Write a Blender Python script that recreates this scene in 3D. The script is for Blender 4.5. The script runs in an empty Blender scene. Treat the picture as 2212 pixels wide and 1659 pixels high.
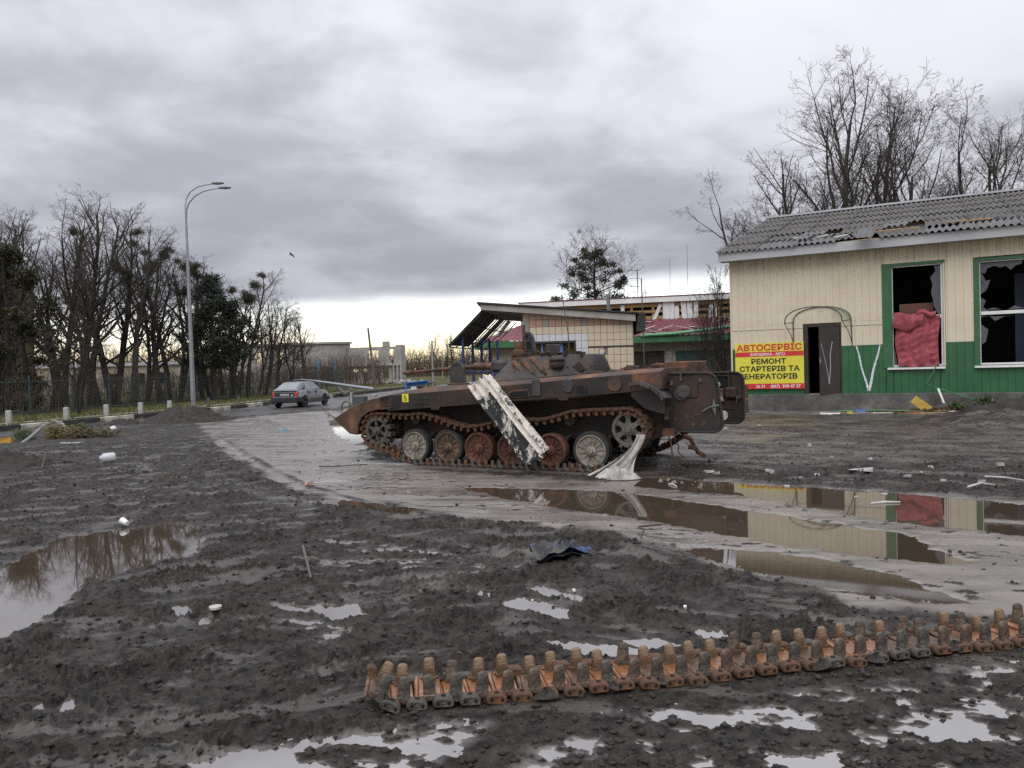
import bpy, bmesh, math, random
import numpy as np
from mathutils import Matrix, Vector

R = math.radians
scene = bpy.context.scene
COL = scene.collection

# ------------------------------------------------------------------ camera
CAM_H = 1.75
FPX, CX, CY = 1662.0, 1106.0, 829.5            # focal length in units of a 2212 x 1659 frame
PITCH, ROLL = R(-1.36), R(1.7)
_d = np.array([0, math.cos(PITCH), math.sin(PITCH)])
_r0 = np.array([1.0, 0, 0]); _u0 = np.cross(_r0, _d)
_r = _r0 * math.cos(ROLL) - _u0 * math.sin(ROLL)
_u = _u0 * math.cos(ROLL) + _r0 * math.sin(ROLL)
cam_data = bpy.data.cameras.new('camera')
cam = bpy.data.objects.new('camera', cam_data); COL.objects.link(cam)
cam.matrix_world = Matrix(((_r[0], _u[0], -_d[0], 0), (_r[1], _u[1], -_d[1], 0), (_r[2], _u[2], -_d[2], CAM_H), (0, 0, 0, 1)))
cam_data.sensor_width = 36.0
cam_data.lens = 36.0 * FPX / 2212.0
cam_data.clip_start = 0.05
cam_data.clip_end = 3000.0
scene.camera = cam

def gp(x, y, z=0.0):
    "survey helper: where a sight line through a measured image point meets the level z"
    v = _d + _r * (x - CX) / FPX - _u * (y - CY) / FPX
    t = (z - CAM_H) / v[2]
    return Vector((v[0] * t, v[1] * t, z))

# ------------------------------------------------------------------ world
world = bpy.data.worlds.new('World'); scene.world = world; world.use_nodes = True
SUN_EL, SUN_AZ = R(58), R(200)                 # broad light through the cloud deck
nt = world.node_tree; nt.nodes.clear()
def N(t, **k):
    n = nt.nodes.new(t)
    for a, b in k.items(): setattr(n, a, b)
    return n
def MATH(op, a, b=None, c=None, clamp=False):
    n = N('ShaderNodeMath', operation=op, use_clamp=clamp)
    for i, s in enumerate((a, b, c)):
        if s is None: continue
        if isinstance(s, (int, float)): n.inputs[i].default_value = s
        else: nt.links.new(s, n.inputs[i])
    return n.outputs[0]
def MIXC(f, a, b):
    n = N('ShaderNodeMix', data_type='RGBA')
    for i, s in ((0, f), (6, a), (7, b)):
        if isinstance(s, (int, float)): n.inputs[i].default_value = s
        elif isinstance(s, tuple): n.inputs[i].default_value = (*s, 1)
        else: nt.links.new(s, n.inputs[i])
    return n.outputs[2]
def SMOOTH(x, a, b):
    n = N('ShaderNodeMapRange', interpolation_type='SMOOTHSTEP')
    n.inputs[1].default_value = a; n.inputs[2].default_value = b
    nt.links.new(x, n.inputs[0]); return n.outputs[0]
tc = N('ShaderNodeTexCoord'); sp = N('ShaderNodeSeparateXYZ'); nt.links.new(tc.outputs['Generated'], sp.inputs[0])
X, Y, Zd = sp.outputs
zz = MATH('MAXIMUM', Zd, 0.0)
den = MATH('ADD', zz, 0.22)
cb = N('ShaderNodeCombineXYZ'); nt.links.new(MATH('DIVIDE', X, den), cb.inputs[0]); nt.links.new(MATH('DIVIDE', Y, den), cb.inputs[1])
cb.inputs[2].default_value = 3.7
def NOISE(vec, sc, det, rough=.55, dist=0.0):
    n = N('ShaderNodeTexNoise'); n.inputs['Scale'].default_value = sc; n.inputs['Detail'].default_value = det
    n.inputs['Roughness'].default_value = rough; n.inputs['Distortion'].default_value = dist
    nt.links.new(vec, n.inputs['Vector']); return n.outputs['Fac']
n1 = NOISE(cb.outputs[0], 0.72, 5, .5, .35)
n2 = NOISE(cb.outputs[0], 2.6, 6, .55, .35)
cl = MATH('ADD', MATH('MULTIPLY', n1, .72), MATH('MULTIPLY', n2, .28))
dens = SMOOTH(cl, .41, .58)
cloud = MIXC(dens, (.515, .52, .565), (.30, .305, .35))
# an overcast deck brightens steadily from horizon to zenith
grad = MATH('MULTIPLY_ADD', zz, 1.15, .80)
mul = N('ShaderNodeVectorMath', operation='SCALE'); nt.links.new(cloud, mul.inputs[0]); nt.links.new(grad, mul.inputs['Scale'])
# the dark underside of the deck just above its far edge
under = MATH('MULTIPLY', SMOOTH(zz, .30, .10), .24)
cloud2 = MIXC(under, mul.outputs[0], (.25, .265, .315))
# clear strip under the far edge of the deck, warm at the horizon
sky = N('ShaderNodeTexSky', sky_type='NISHITA'); sky.sun_disc = False
sky.sun_elevation = SUN_EL; sky.sun_rotation = SUN_AZ
skys = N('ShaderNodeVectorMath', operation='SCALE'); nt.links.new(sky.outputs[0], skys.inputs[0]); skys.inputs['Scale'].default_value = .05
strip = MIXC(SMOOTH(zz, .012, .075), (.95, .78, .46), (.90, .89, .84))
strip = MIXC(SMOOTH(MATH('ABSOLUTE', MATH('ADD', X, .08)), .25, .75), strip, (.62, .60, .55))
addn = N('ShaderNodeVectorMath', operation='ADD'); nt.links.new(strip, addn.inputs[0]); nt.links.new(skys.outputs[0], addn.inputs[1])
n3 = NOISE(cb.outputs[0], .55, 5, .6, .4)
edge = MATH('ADD', MATH('MULTIPLY', SMOOTH(Y, -.1, .55), .078), MATH('MULTIPLY', MATH('SUBTRACT', n3, .5), .055))
edge = MATH('ADD', edge, MATH('MULTIPLY', X, .03))
cover = SMOOTH(MATH('SUBTRACT', zz, edge), -.005, .035)
skycol = MIXC(cover, addn.outputs[0], cloud2)
bg = N('ShaderNodeBackground'); nt.links.new(skycol, bg.inputs[0]); bg.inputs[1].default_value = 1.0
wo = N('ShaderNodeOutputWorld'); nt.links.new(bg.outputs[0], wo.inputs[0])
try:
    world.cycles.sampling_method = 'MANUAL'; world.cycles.sample_map_resolution = 1024
except Exception: pass

# ------------------------------------------------------------------ sun (overcast, very soft)
sun = bpy.data.lights.new('sun', 'SUN'); sun.energy = 1.4; sun.angle = R(60); sun.color = (1.0, .97, .93)
suno = bpy.data.objects.new('sun', sun); COL.objects.link(suno)
sd_ = Vector((math.sin(SUN_AZ) * math.cos(SUN_EL), math.cos(SUN_AZ) * math.cos(SUN_EL), math.sin(SUN_EL)))
suno.rotation_euler = sd_.to_track_quat('Z', 'Y').to_euler()

scene.view_settings.view_transform = 'Standard'
scene.view_settings.look = 'None'
scene.view_settings.gamma = 1.0
scene.view_settings.use_curve_mapping = False
scene.view_settings.exposure = 0.5
scene.cycles.use_denoising = False
scene.cycles.max_bounces = 6
scene.cycles.transparent_max_bounces = 12

# ------------------------------------------------------------------ helpers
def mat(name, cols, scale=4.0, rough=(.6, .8), metal=0.0, bump=0.0, bscale=None, detail=7, spec=.5,
        stretch=(1, 1, 1), nrough=.6, ior=None, dist=0.0, coord='Object'):
    "cols: list of (position, (r,g,b)) on a noise ramp"
    m = bpy.data.materials.new(name); m.use_nodes = True
    t = m.node_tree; b = t.nodes['Principled BSDF']
    b.inputs['Metallic'].default_value = metal
    b.inputs['Specular IOR Level'].default_value = spec
    if ior: b.inputs['IOR'].default_value = ior
    if isinstance(cols, tuple): cols = [(0, cols)]
    tcn = t.nodes.new('ShaderNodeTexCoord'); mp = t.nodes.new('ShaderNodeMapping')
    mp.inputs['Scale'].default_value = stretch
    t.links.new(tcn.outputs[coord], mp.inputs[0])
    nz = t.nodes.new('ShaderNodeTexNoise'); nz.inputs['Scale'].default_value = scale; nz.inputs['Detail'].default_value = detail
    nz.inputs['Roughness'].default_value = nrough; nz.inputs['Distortion'].default_value = dist
    t.links.new(mp.outputs[0], nz.inputs['Vector'])
    cr = t.nodes.new('ShaderNodeValToRGB')
    els = cr.color_ramp.elements
    while len(els) < len(cols): els.new(.5)
    while len(els) > max(1, len(cols)): els.remove(els[-1])
    for e, (p, c) in zip(els, cols): e.position = p; e.color = (*c, 1)
    t.links.new(nz.outputs['Fac'], cr.inputs[0]); t.links.new(cr.outputs[0], b.inputs['Base Color'])
    if isinstance(rough, tuple):
        mr = t.nodes.new('ShaderNodeMapRange'); mr.inputs[1].default_value = .3; mr.inputs[2].default_value = .7
        mr.inputs[3].default_value = rough[0]; mr.inputs[4].default_value = rough[1]
        t.links.new(nz.outputs['Fac'], mr.inputs[0]); t.links.new(mr.outputs[0], b.inputs['Roughness'])
    else: b.inputs['Roughness'].default_value = rough
    if bump:
        nb = t.nodes.new('ShaderNodeTexNoise'); nb.inputs['Scale'].default_value = bscale or scale * 4; nb.inputs['Detail'].default_value = 5
        t.links.new(mp.outputs[0], nb.inputs['Vector'])
        bp = t.nodes.new('ShaderNodeBump'); bp.inputs['Strength'].default_value = bump; bp.inputs['Distance'].default_value = .02
        t.links.new(nb.outputs['Fac'], bp.inputs['Height']); t.links.new(bp.outputs[0], b.inputs['Normal'])
    return m

class MB:
    "collects simple shapes into one mesh"
    def __init__(s): s.v = []; s.f = []
    def add(s, vs, fs, M=None):
        o = len(s.v)
        if M is not None: vs = [M @ Vector(p) for p in vs]
        s.v += [tuple(p) for p in vs]; s.f += [tuple(i + o for i in f) for f in fs]; return s
    def box(s, x0, x1, y0, y1, z0, z1, M=None):
        vs = [(x0, y0, z0), (x1, y0, z0), (x1, y1, z0), (x0, y1, z0), (x0, y0, z1), (x1, y0, z1), (x1, y1, z1), (x0, y1, z1)]
        return s.add(vs, [(0, 3, 2, 1), (4, 5, 6, 7), (0, 1, 5, 4), (1, 2, 6, 5), (2, 3, 7, 6), (3, 0, 4, 7)], M)
    def prism(s, poly, a, b, axis='y', M=None):
        "poly: list of 2-D points; extruded along an axis from a to b"
        n = len(poly)
        def P(p, t): return {'y': (p[0], t, p[1]), 'z': (p[0], p[1], t), 'x': (t, p[0], p[1])}[axis]
        vs = [P(p, a) for p in poly] + [P(p, b) for p in poly]
        fs = [tuple(range(n))[::-1], tuple(range(n, 2 * n))] + [(i, (i + 1) % n, n + (i + 1) % n, n + i) for i in range(n)]
        return s.add(vs, fs, M)
    def tube(s, path, r, k=8, cap=True, M=None):
        path = [Vector(p) for p in path]; n = len(path)
        rs = r if isinstance(r, (list, tuple)) else [r] * n
        vs = []; prev = None
        for i, p in enumerate(path):
            t = (path[min(i + 1, n - 1)] - path[max(i - 1, 0)]).normalized()
            if prev is None:
                a = Vector((0, 0, 1)) if abs(t.z) < .9 else Vector((1, 0, 0)); u = t.cross(a).normalized()
            else: u = (prev - t * prev.dot(t)).normalized()
            prev = u; w = t.cross(u)
            vs += [p + (u * math.cos(2 * math.pi * j / k) + w * math.sin(2 * math.pi * j / k)) * rs[i] for j in range(k)]
        fs = [(i * k + j, i * k + (j + 1) % k, (i + 1) * k + (j + 1) % k, (i + 1) * k + j) for i in range(n - 1) for j in range(k)]
        if cap: fs += [tuple(range(k))[::-1], tuple((n - 1) * k + j for j in range(k))]
        return s.add(vs, fs, M)
    def lathe(s, prof, k=24, axis='y', c=(0, 0, 0), M=None, cap=True):
        "prof: (radius, offset along axis)"
        vs = []; n = len(prof)
        for (r, h) in prof:
            for j in range(k):
                a = 2 * math.pi * j / k; p, q = r * math.cos(a), r * math.sin(a)
                vs.append({'y': (p, h, q), 'z': (p, q, h), 'x': (h, p, q)}[axis])
        vs = [(v[0] + c[0], v[1] + c[1], v[2] + c[2]) for v in vs]
        fs = [(i * k + j, i * k + (j + 1) % k, (i + 1) * k + (j + 1) % k, (i + 1) * k + j) for i in range(n - 1) for j in range(k)]
        cap = cap and prof[0] != prof[-1]
        if cap and prof[0][0] > 1e-6: fs.append(tuple(range(k))[::-1])
        if cap and prof[-1][0] > 1e-6: fs.append(tuple((n - 1) * k + j for j in range(k)))
        return s.add(vs, fs, M)
    def loft(s, rings, cap=True, closed=True):
        k = len(rings[0]); n = len(rings); vs = [p for r in rings for p in r]
        fs = [(i * k + j, i * k + (j + 1) % k, (i + 1) * k + (j + 1) % k, (i + 1) * k + j) for i in range(n - 1) for j in range(k if closed else k - 1)]
        if cap: fs += [tuple(range(k))[::-1], tuple((n - 1) * k + j for j in range(k))]
        return s.add(vs, fs)
    def grid(s, fn, nu, nv):
        vs = [fn(i / nu, j / nv) for i in range(nu + 1) for j in range(nv + 1)]; w = nv + 1
        return s.add(vs, [(i * w + j, (i + 1) * w + j, (i + 1) * w + j + 1, i * w + j + 1) for i in range(nu) for j in range(nv)])
    def mesh(s, name, m, smooth=False, bevel=0.0, thick=0.0, wobble=0.0, seed=1):
        me = bpy.data.meshes.new(name)
        bm = bmesh.new()
        bv = [bm.verts.new(p) for p in s.v]
        for f in s.f:
            try: bm.faces.new([bv[i] for i in f])
            except ValueError: pass
        bmesh.ops.remove_doubles(bm, verts=bm.verts, dist=1e-5)
        bmesh.ops.recalc_face_normals(bm, faces=bm.faces)
        if thick: bmesh.ops.solidify(bm, geom=list(bm.faces), thickness=thick)
        if bevel:
            es = [e for e in bm.edges if len(e.link_faces) == 2 and e.calc_face_angle(0) > .6]
            bmesh.ops.bevel(bm, geom=es, offset=bevel, segments=1, affect='EDGES', clamp_overlap=True)
        if wobble:
            rg = random.Random(seed)
            for v in bm.verts: v.co += Vector((rg.uniform(-1, 1), rg.uniform(-1, 1), rg.uniform(-1, 1))) * wobble
        bm.to_mesh(me); bm.free()
        if smooth:
            for p in me.polygons: p.use_smooth = True
            try: me.set_sharp_from_angle(angle=R(smooth if smooth > 1 else 40))
            except Exception: pass
        me.materials.append(m)
        return me
    def build(s, name, m, parent=None, **k):
        return link(name, s.mesh(name, m, **k), parent)

def link(name, me, parent=None, loc=None, rot=None, scale=None):
    o = bpy.data.objects.new(name, me); COL.objects.link(o)
    if parent is not None: o.parent = parent
    if loc is not None: o.location = loc
    if rot is not None: o.rotation_euler = rot
    if scale is not None: o.scale = scale if hasattr(scale, '__len__') else (scale,) * 3
    return o
def tag(o, label=None, cat=None, group=None, kind=None):
    if label: o['label'] = label
    if cat: o['category'] = cat
    if group: o['group'] = group
    if kind: o['kind'] = kind
    return o
def empty(name, loc=(0, 0, 0), rz=0.0, label=None, cat=None, group=None):
    o = bpy.data.objects.new(name, None); COL.objects.link(o); o.location = loc; o.rotation_euler = (0, 0, rz)
    o.empty_display_size = .2
    return tag(o, label, cat, group)
def raw_mesh(name, verts, quads, m, smooth=True):
    "numpy arrays straight into a mesh; quads may be (n,3) or (n,4)"
    me = bpy.data.meshes.new(name); k = quads.shape[1]
    me.vertices.add(len(verts)); me.vertices.foreach_set('co', np.asarray(verts, np.float32).ravel())
    me.loops.add(quads.size); me.loops.foreach_set('vertex_index', np.asarray(quads, np.int32).ravel())
    me.polygons.add(len(quads)); me.polygons.foreach_set('loop_start', np.arange(0, quads.size, k, dtype=np.int32))
    me.polygons.foreach_set('loop_total', np.full(len(quads), k, np.int32))
    if smooth: me.polygons.foreach_set('use_smooth', np.ones(len(quads), bool))
    me.update(calc_edges=True); me.materials.append(m); return me

_rg = np.random.RandomState(7)
_perm = np.concatenate([_rg.permutation(256)] * 2); _ang = _rg.rand(256) * 2 * np.pi
_gx, _gy = np.cos(_ang), np.sin(_ang)
def pn(x, y, seed=0):
    x = np.asarray(x, float) + seed * 17.31; y = np.asarray(y, float) + seed * 9.77
    xi = np.floor(x).astype(int); yi = np.floor(y).astype(int); fx = x - xi; fy = y - yi
    def g(a, b): i = _perm[_perm[(xi + a) & 255] + ((yi + b) & 255)]; return _gx[i] * (fx - a) + _gy[i] * (fy - b)
    u = fx * fx * fx * (fx * (fx * 6 - 15) + 10); v = fy * fy * fy * (fy * (fy * 6 - 15) + 10)
    a = g(0, 0); b = g(1, 0); c = g(0, 1); d = g(1, 1)
    return (a + (b - a) * u) * (1 - v) + (c + (d - c) * u) * v
def fbm(x, y, o=4, seed=0, gain=.5):
    s = 0; a = 1.0
    for i in range(o): s = s + a * pn(x * 2.03 ** i, y * 2.03 ** i, seed + i * 3); a *= gain
    return s
def billow(x, y, o=3, seed=0, gain=.5):
    s = 0; a = 1.0
    for i in range(o): s = s + a * (np.abs(pn(x * 2.1 ** i, y * 2.1 ** i, seed + i * 5)) * 2 - .35); a *= gain
    return s
def worley(x, y, seed=0):
    "distance to the nearest scattered point and that point's random number"
    xi = np.floor(x).astype(int); yi = np.floor(y).astype(int); best = np.full(x.shape, 9.0); rnd = np.zeros(x.shape)
    for a in (-1, 0, 1):
        for b in (-1, 0, 1):
            i = _perm[(_perm[(xi + a + seed * 7) & 255] + yi + b + seed * 13) & 255]; j = _perm[i + 31 & 255]; k = _perm[j + 57 & 255]
            d = (xi + a + i / 256.0 - x) ** 2 + (yi + b + j / 256.0 - y) ** 2
            m = d < best; best = np.where(m, d, best); rnd = np.where(m, k / 256.0, rnd)
    return np.sqrt(best), rnd
def sstep(a, b, x):
    t = np.clip((x - a) / (b - a), 0, 1); return t * t * (3 - 2 * t)
def poly_sd(px, py, poly):
    "signed distance to a polygon, negative inside"
    d = np.full(px.shape, 1e9); ins = np.zeros(px.shape, bool); n = len(poly)
    for i in range(n):
        ax, ay = poly[i]; bx, by = poly[(i + 1) % n]; ex, ey = bx - ax, by - ay
        t = np.clip(((px - ax) * ex + (py - ay) * ey) / (ex * ex + ey * ey + 1e-12), 0, 1)
        d = np.minimum(d, (px - ax - t * ex) ** 2 + (py - ay - t * ey) ** 2)
        c = ((ay > py) != (by > py)) & (px < ex * (py - ay) / (by - ay + 1e-12) + ax); ins ^= c
    d = np.sqrt(d); return np.where(ins, -d, d)
def line_sd(px, py, pts):
    "distance to a polyline, signed offset (left +) and arc length"
    best = np.full(px.shape, 1e9); off = np.zeros(px.shape); arc = np.zeros(px.shape); L = 0
    for (ax, ay), (bx, by) in zip(pts[:-1], pts[1:]):
        ex, ey = bx - ax, by - ay; l = math.hypot(ex, ey)
        t = np.clip(((px - ax) * ex + (py - ay) * ey) / (l * l), 0, 1)
        dd = np.hypot(px - ax - t * ex, py - ay - t * ey); m = dd < best
        best = np.where(m, dd, best); off = np.where(m, (ex * (py - ay) - ey * (px - ax)) / l, off); arc = np.where(m, L + t * l, arc); L += l
    return best, off, arc
from mathutils.geometry import tessellate_polygon
# ================================================================== GROUND
def W2(pts): return [tuple(gp(*p)[:2]) for p in pts]
KERB = [(-27, 8), (-23, 20), (-19.75, 29.6), (-17.4, 36.0), (-15.7, 42), (-14.2, 50), (-12.6, 60), (-10.3, 75), (-4, 112), (6, 165), (30, 300), (90, 600)]
RNEAR = [(-23, 8), (-18.4, 20), (-16.2, 25.5), (-13.4, 33.4), (-9.8, 40.5), (-6.6, 50), (-4.6, 60), (-2.6, 75), (4, 112), (15, 165), (39, 300), (100, 600)]
def xat(line, y): return np.interp(y, [p[1] for p in line], [p[0] for p in line])
TH = R(28.5)
EX = Vector((math.cos(TH), -math.sin(TH), 0)); EY = Vector((math.sin(TH), math.cos(TH), 0))
BO = Vector((9.005, 22.5, 0))                  # repair shop: wall origin
TO = Vector((0.337, 14.431, 0))                # armoured vehicle: centre on the ground

SMOOTH1 = W2([(430, 908), (560, 892), (730, 888), (765, 960), (810, 1005), (1000, 1024), (1330, 1044), (1420, 1034), (1500, 1038), (2212, 1085), (2500, 1100), (2500, 1335), (2212, 1325),
              (1850, 1322), (1700, 1258), (1600, 1228), (1420, 1178), (1230, 1146), (900, 1098), (760, 1083), (640, 1048), (560, 1008), (500, 985), (450, 940)])
SMOOTH2 = W2([(300, 1665), (560, 1602), (800, 1548), (1500, 1492), (2212, 1402), (2700, 1350), (2900, 2100), (-400, 2100)])
PUDDLES = [
    ('wide brown puddle mirroring bare tree trunks, left of the ruts', [(-200, 1340), (-140, 1255), (0, 1228), (60, 1195), (120, 1160), (210, 1150), (270, 1142), (350, 1128), (410, 1130), (440, 1165), (432, 1190), (380, 1206), (320, 1218), (240, 1246), (180, 1268), (125, 1318), (30, 1372), (-120, 1400)]),
    ('', [(1000, 1053), (1150, 1056), (1300, 1060), (1420, 1074), (1620, 1103), (1780, 1128), (1920, 1149), (1975, 1160), (2010, 1185), (2060, 1205), (2095, 1212), (2040, 1218), (1960, 1210), (1850, 1197), (1640, 1167), (1500, 1142), (1350, 1117), (1180, 1092), (1080, 1074)]),
    ('', [(1330, 1040), (1400, 1031), (1500, 1035), (1600, 1045), (1760, 1052), (1900, 1062), (2060, 1075), (2212, 1090), (2420, 1105), (2420, 1172), (2212, 1157), (2100, 1146), (1930, 1126), (1800, 1106), (1690, 1083), (1600, 1070), (1480, 1060), (1400, 1053)]),
    ('', [(1420, 1179), (1560, 1185), (1700, 1195), (1780, 1210), (1860, 1228), (1940, 1245), (1980, 1258), (1985, 1268), (2040, 1285), (2090, 1300), (1980, 1300), (1850, 1280), (1700, 1251), (1600, 1226), (1500, 1201)]),
    ('', [(1078, 1298), (1130, 1290), (1180, 1299), (1232, 1315), (1228, 1340), (1170, 1327), (1110, 1313)]),
    ('', [(1130, 1260), (1180, 1267), (1268, 1290), (1258, 1302), (1190, 1291), (1135, 1276)]),
    ('', [(1008, 1269), (1068, 1275), (1056, 1290), (1018, 1283)]),
    ('', [(1188, 1384), (1250, 1388), (1330, 1396), (1400, 1408), (1370, 1424), (1250, 1412)]),
    ('', [(1352, 1384), (1420, 1378), (1470, 1394), (1400, 1404)]),
    ('', [(1486, 1356), (1560, 1360), (1600, 1380), (1520, 1378)]),
    ('', [(372, 1312), (405, 1306), (412, 1330), (385, 1332)]),
    ('', [(56, 1520), (90, 1517), (106, 1540), (150, 1500), (192, 1530), (184, 1552), (140, 1553), (80, 1548)]),
    ('', [(420, 1338), (470, 1332), (474, 1348), (430, 1352)]),
    ('', [(690, 1318), (770, 1306), (790, 1330), (720, 1342)]),
    ('', [(712, 910), (735, 903), (785, 936), (795, 950), (770, 962), (730, 940)]),
    ('', [(620, 1078), (760, 1082), (900, 1100), (880, 1110), (760, 1096), (680, 1090)]),
    ('', [(1110, 1140), (1180, 1134), (1240, 1146), (1200, 1158)]),
    ('film2', [(250, 1690), (480, 1622), (640, 1588), (800, 1560), (1000, 1546), (1130, 1552), (1075, 1600), (1000, 1650), (960, 1720), (900, 1900), (200, 1900)]),
    ('film', [(1150, 1556), (1300, 1528), (1600, 1496), (1900, 1462), (2212, 1420), (2500, 1385), (2700, 1500), (2700, 1900), (1020, 1900), (1040, 1700)]),
    ('film', [(560, 1170), (760, 1160), (960, 1190), (1150, 1215), (1130, 1250), (900, 1245), (700, 1230), (560, 1200)]),
    ('film', [(560, 1290), (760, 1290), (820, 1350), (700, 1400), (560, 1360)]),
]
PUDDLE_W = [(lab, W2(p)) for lab, p in PUDDLES]
LEVEL = -0.004
def _area(p): return abs(sum(p[k][0] * p[(k + 1) % len(p)][1] - p[(k + 1) % len(p)][0] * p[k][1] for k in range(len(p)))) / 2
PUD_W = {(len(p), round(p[0][0], 3)): min(.16, .04 + .05 * math.sqrt(_area(p))) for _, p in PUDDLE_W}
RUTS = [  # centre line (image survey), half width, depth
    ([(470, 955), (560, 1015), (640, 1056), (780, 1098), (1000, 1145), (1250, 1190), (1480, 1235), (1720, 1310), (1950, 1400)], .17, .045),
    ([(420, 940), (480, 1010), (560, 1070), (800, 1140), (1060, 1190), (1300, 1240), (1560, 1330)], .15, .03),
    ([(330, 990), (290, 1060), (255, 1125), (200, 1200)], .19, .05),
    ([(470, 1010), (430, 1080), (440, 1140)], .19, .05),
    ([(1330, 1255), (1000, 1250), (760, 1262), (520, 1300), (250, 1370)], .16, .022),
    ([(650, 1200), (676, 1300), (690, 1400), (715, 1500)], .04, .03),
    ([(100, 1060), (300, 1010), (480, 985)], .18, .03),
    ([(1500, 960), (1800, 985), (2300, 1010)], .18, .03),
    ([(1400, 985), (1800, 1012), (2300, 1040)], .18, .03),
    ([(1560, 930), (1900, 955), (2300, 985)], .18, .03),
]
RUT_W = [(W2(p), hw, dp) for p, hw, dp in RUTS]
MOUNDS = [(gp(2160, 912, .1), 1.5, .28), (gp(60, 985, 0), 1.6, .12), (gp(300, 965, 0), 2.4, .10), (gp(1230, 1172, 0), .8, .07), (gp(1330, 1188, 0), .7, .06), (gp(60, 1590, 0), .5, .05)]

def ground_height(x, y):
    "height, rough, wet and green masks"
    d = np.hypot(x, y)
    far = sstep(24, 45, d)
    # broad lie of the land
    sd = x - xat(RNEAR, y)
    z = -0.2 * (1 - sstep(0.0, 5.0, sd + .6 * fbm(x * .5, y * .5, 3, 40)))
    z = np.where(sd < -.4, -.26, z)
    green = np.zeros_like(x)
    kd = xat(KERB, y) - x
    z = np.where(kd > .12, -.07 + .03 * fbm(x * .7, y * .7, 3, 31) + .02 * sstep(2, 12, kd), z)
    green = np.where(kd > .12, 1.0, green)
    wl = (BO.x - x) * EY.x + (BO.y - y) * EY.y          # metres in front of the shop wall
    al = (x - BO.x) * EX.x + (y - BO.y) * EX.y
    nb = sstep(8.5, 1.0, wl) * sstep(-7, -2, al)
    z = z + .14 * nb
    g2 = sstep(4, 9, sd) * sstep(36, 44, y) * (kd < 0)
    green = np.maximum(green, g2 * (.5 + fbm(x * .15, y * .15, 3, 8)))
    for c, r, h in MOUNDS:
        q = np.hypot(x - c.x, (y - c.y) * .8) / r
        z = z + h * np.exp(-q * q * 1.6) * (1 + .35 * fbm(x * 3, y * 3, 3, 77))
    # rough and smooth mud
    s1 = poly_sd(x, y, SMOOTH1) + .35 * fbm(x * 1.3, y * 1.3, 3, 5)
    fore = sstep(.15, -.1, poly_sd(x, y, SMOOTH2))
    rough = sstep(-.12, .28, s1)
    midr = sstep(11.0, 14.0, y) * sstep(-.5, 3.5, x)      # trodden mud by the shop: only half as rough
    rough = rough * (1 - .35 * midr)
    rough = rough * (.74 + .26 * sstep(-.3, .2, fbm(x * 1.4, y * 1.4, 4, 11)))
    # lane streaks: stretched along the way vehicles turn
    ca, sa = math.cos(-.30), math.sin(-.30)
    u = x * ca + y * sa; v = -x * sa + y * ca
    ub, vb = x * math.cos(.22) + y * math.sin(.22), -x * math.sin(.22) + y * math.cos(.22)
    kl = sstep(-1.2, .6, x); us, vs = u * kl + ub * (1 - kl), v * kl + vb * (1 - kl)
    smear = sstep(.02, .42, fbm(us * 1.0, vs * 3.0, 5, 130, .66) + .35 * pn(x * 3.1, y * 3.1, 131)) * rough
    s_al = (x - BO.x) * EX.x + (y - BO.y) * EX.y
    smear = np.maximum(smear, midr * sstep(-.02, .30, fbm(s_al * .32 + .3 * pn(x, y, 9), wl * 2.3, 5, 135, .6)) * rough * 1.25)
    rough = rough * (1 - .50 * np.clip(smear, 0, 1.5))
    streak = fbm(u * .45, v * 3.2, 4, 21)
    lane = .011 * streak + .006 * fbm(x * 4, y * 4, 3, 22) + .004 * fbm(u * 3, v * 14, 3, 19)
    wx = x + .10 * fbm(x * 2.2, y * 2.2, 2, 61); wy = y + .10 * fbm(x * 2.2, y * 2.2, 2, 62)
    cl = .030 * billow(wx * 2.6, wy * 2.6, 3, 1, .6) + .022 * billow(wx * 7.5, wy * 7.5, 3, 2, .62) + .012 * billow(wx * 21, wy * 21, 2, 3, .6) + .04 * fbm(x * .9, y * .9, 2, 4)
    clump = sstep(.12, .42, fbm(wx * 4.3, wy * 4.3, 3, 91)) * sstep(-.2, .3, fbm(x * .7, y * .7, 2, 92))
    cl = cl + .03 * clump * (1 + billow(wx * 13, wy * 13, 2, 93))
    f1, r1 = worley(wx * 8.5, wy * 8.5, 1); f2, r2 = worley(wx * 18 + .3 * pn(x * 9, y * 9, 3), wy * 17, 2)
    patch = .35 + 1.0 * sstep(-.3, .35, fbm(x * .9, y * .9, 3, 97))
    f3, r3 = worley(wx * 34, wy * 34, 3)
    patch = .55 + .75 * sstep(-.3, .35, fbm(x * 1.6, y * 1.6, 3, 97))
    lump = .034 * r1 ** 2.5 * sstep(.60, .22, f1) * sstep(-.1, .3, fbm(x * 1.1, y * 1.1, 3, 88)) + .032 * r2 ** 1.3 * sstep(.58, .16, f2) + .017 * r3 * sstep(.6, .15, f3)
    lump = lump * (1 - .45 * fore)
    cl = cl * .30 + 1.35 * lump * patch + .02 * fbm(u * 2.2, v * 6.5, 4, 87)
    fine = .012 * r2 ** 2 * sstep(.58, .18, f2) + .008 * r3 ** 1.5 * sstep(.6, .2, f3)
    near_fade = 1 - .6 * sstep(16, 30, d)
    h = z + lane * (1 - far) + ((cl + .006) * rough + fine * (1 - rough) * sstep(-.15, .35, fbm(u * .8, v * 2.4, 3, 86))) * near_fade * (kd < .1) * (sd > -1.5)
    fleck = sstep(.16, .34, pn(u * 5.5, v * 12, 98)) * sstep(-.05, .25, fbm(u * .6, v * 1.6, 3, 99))
    h = h + .012 * fleck * (1 - rough) * (1 - far) * (1 + pn(x * 25, y * 25, 90))
    rough = np.maximum(rough, .8 * fleck * (1 - far))
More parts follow.
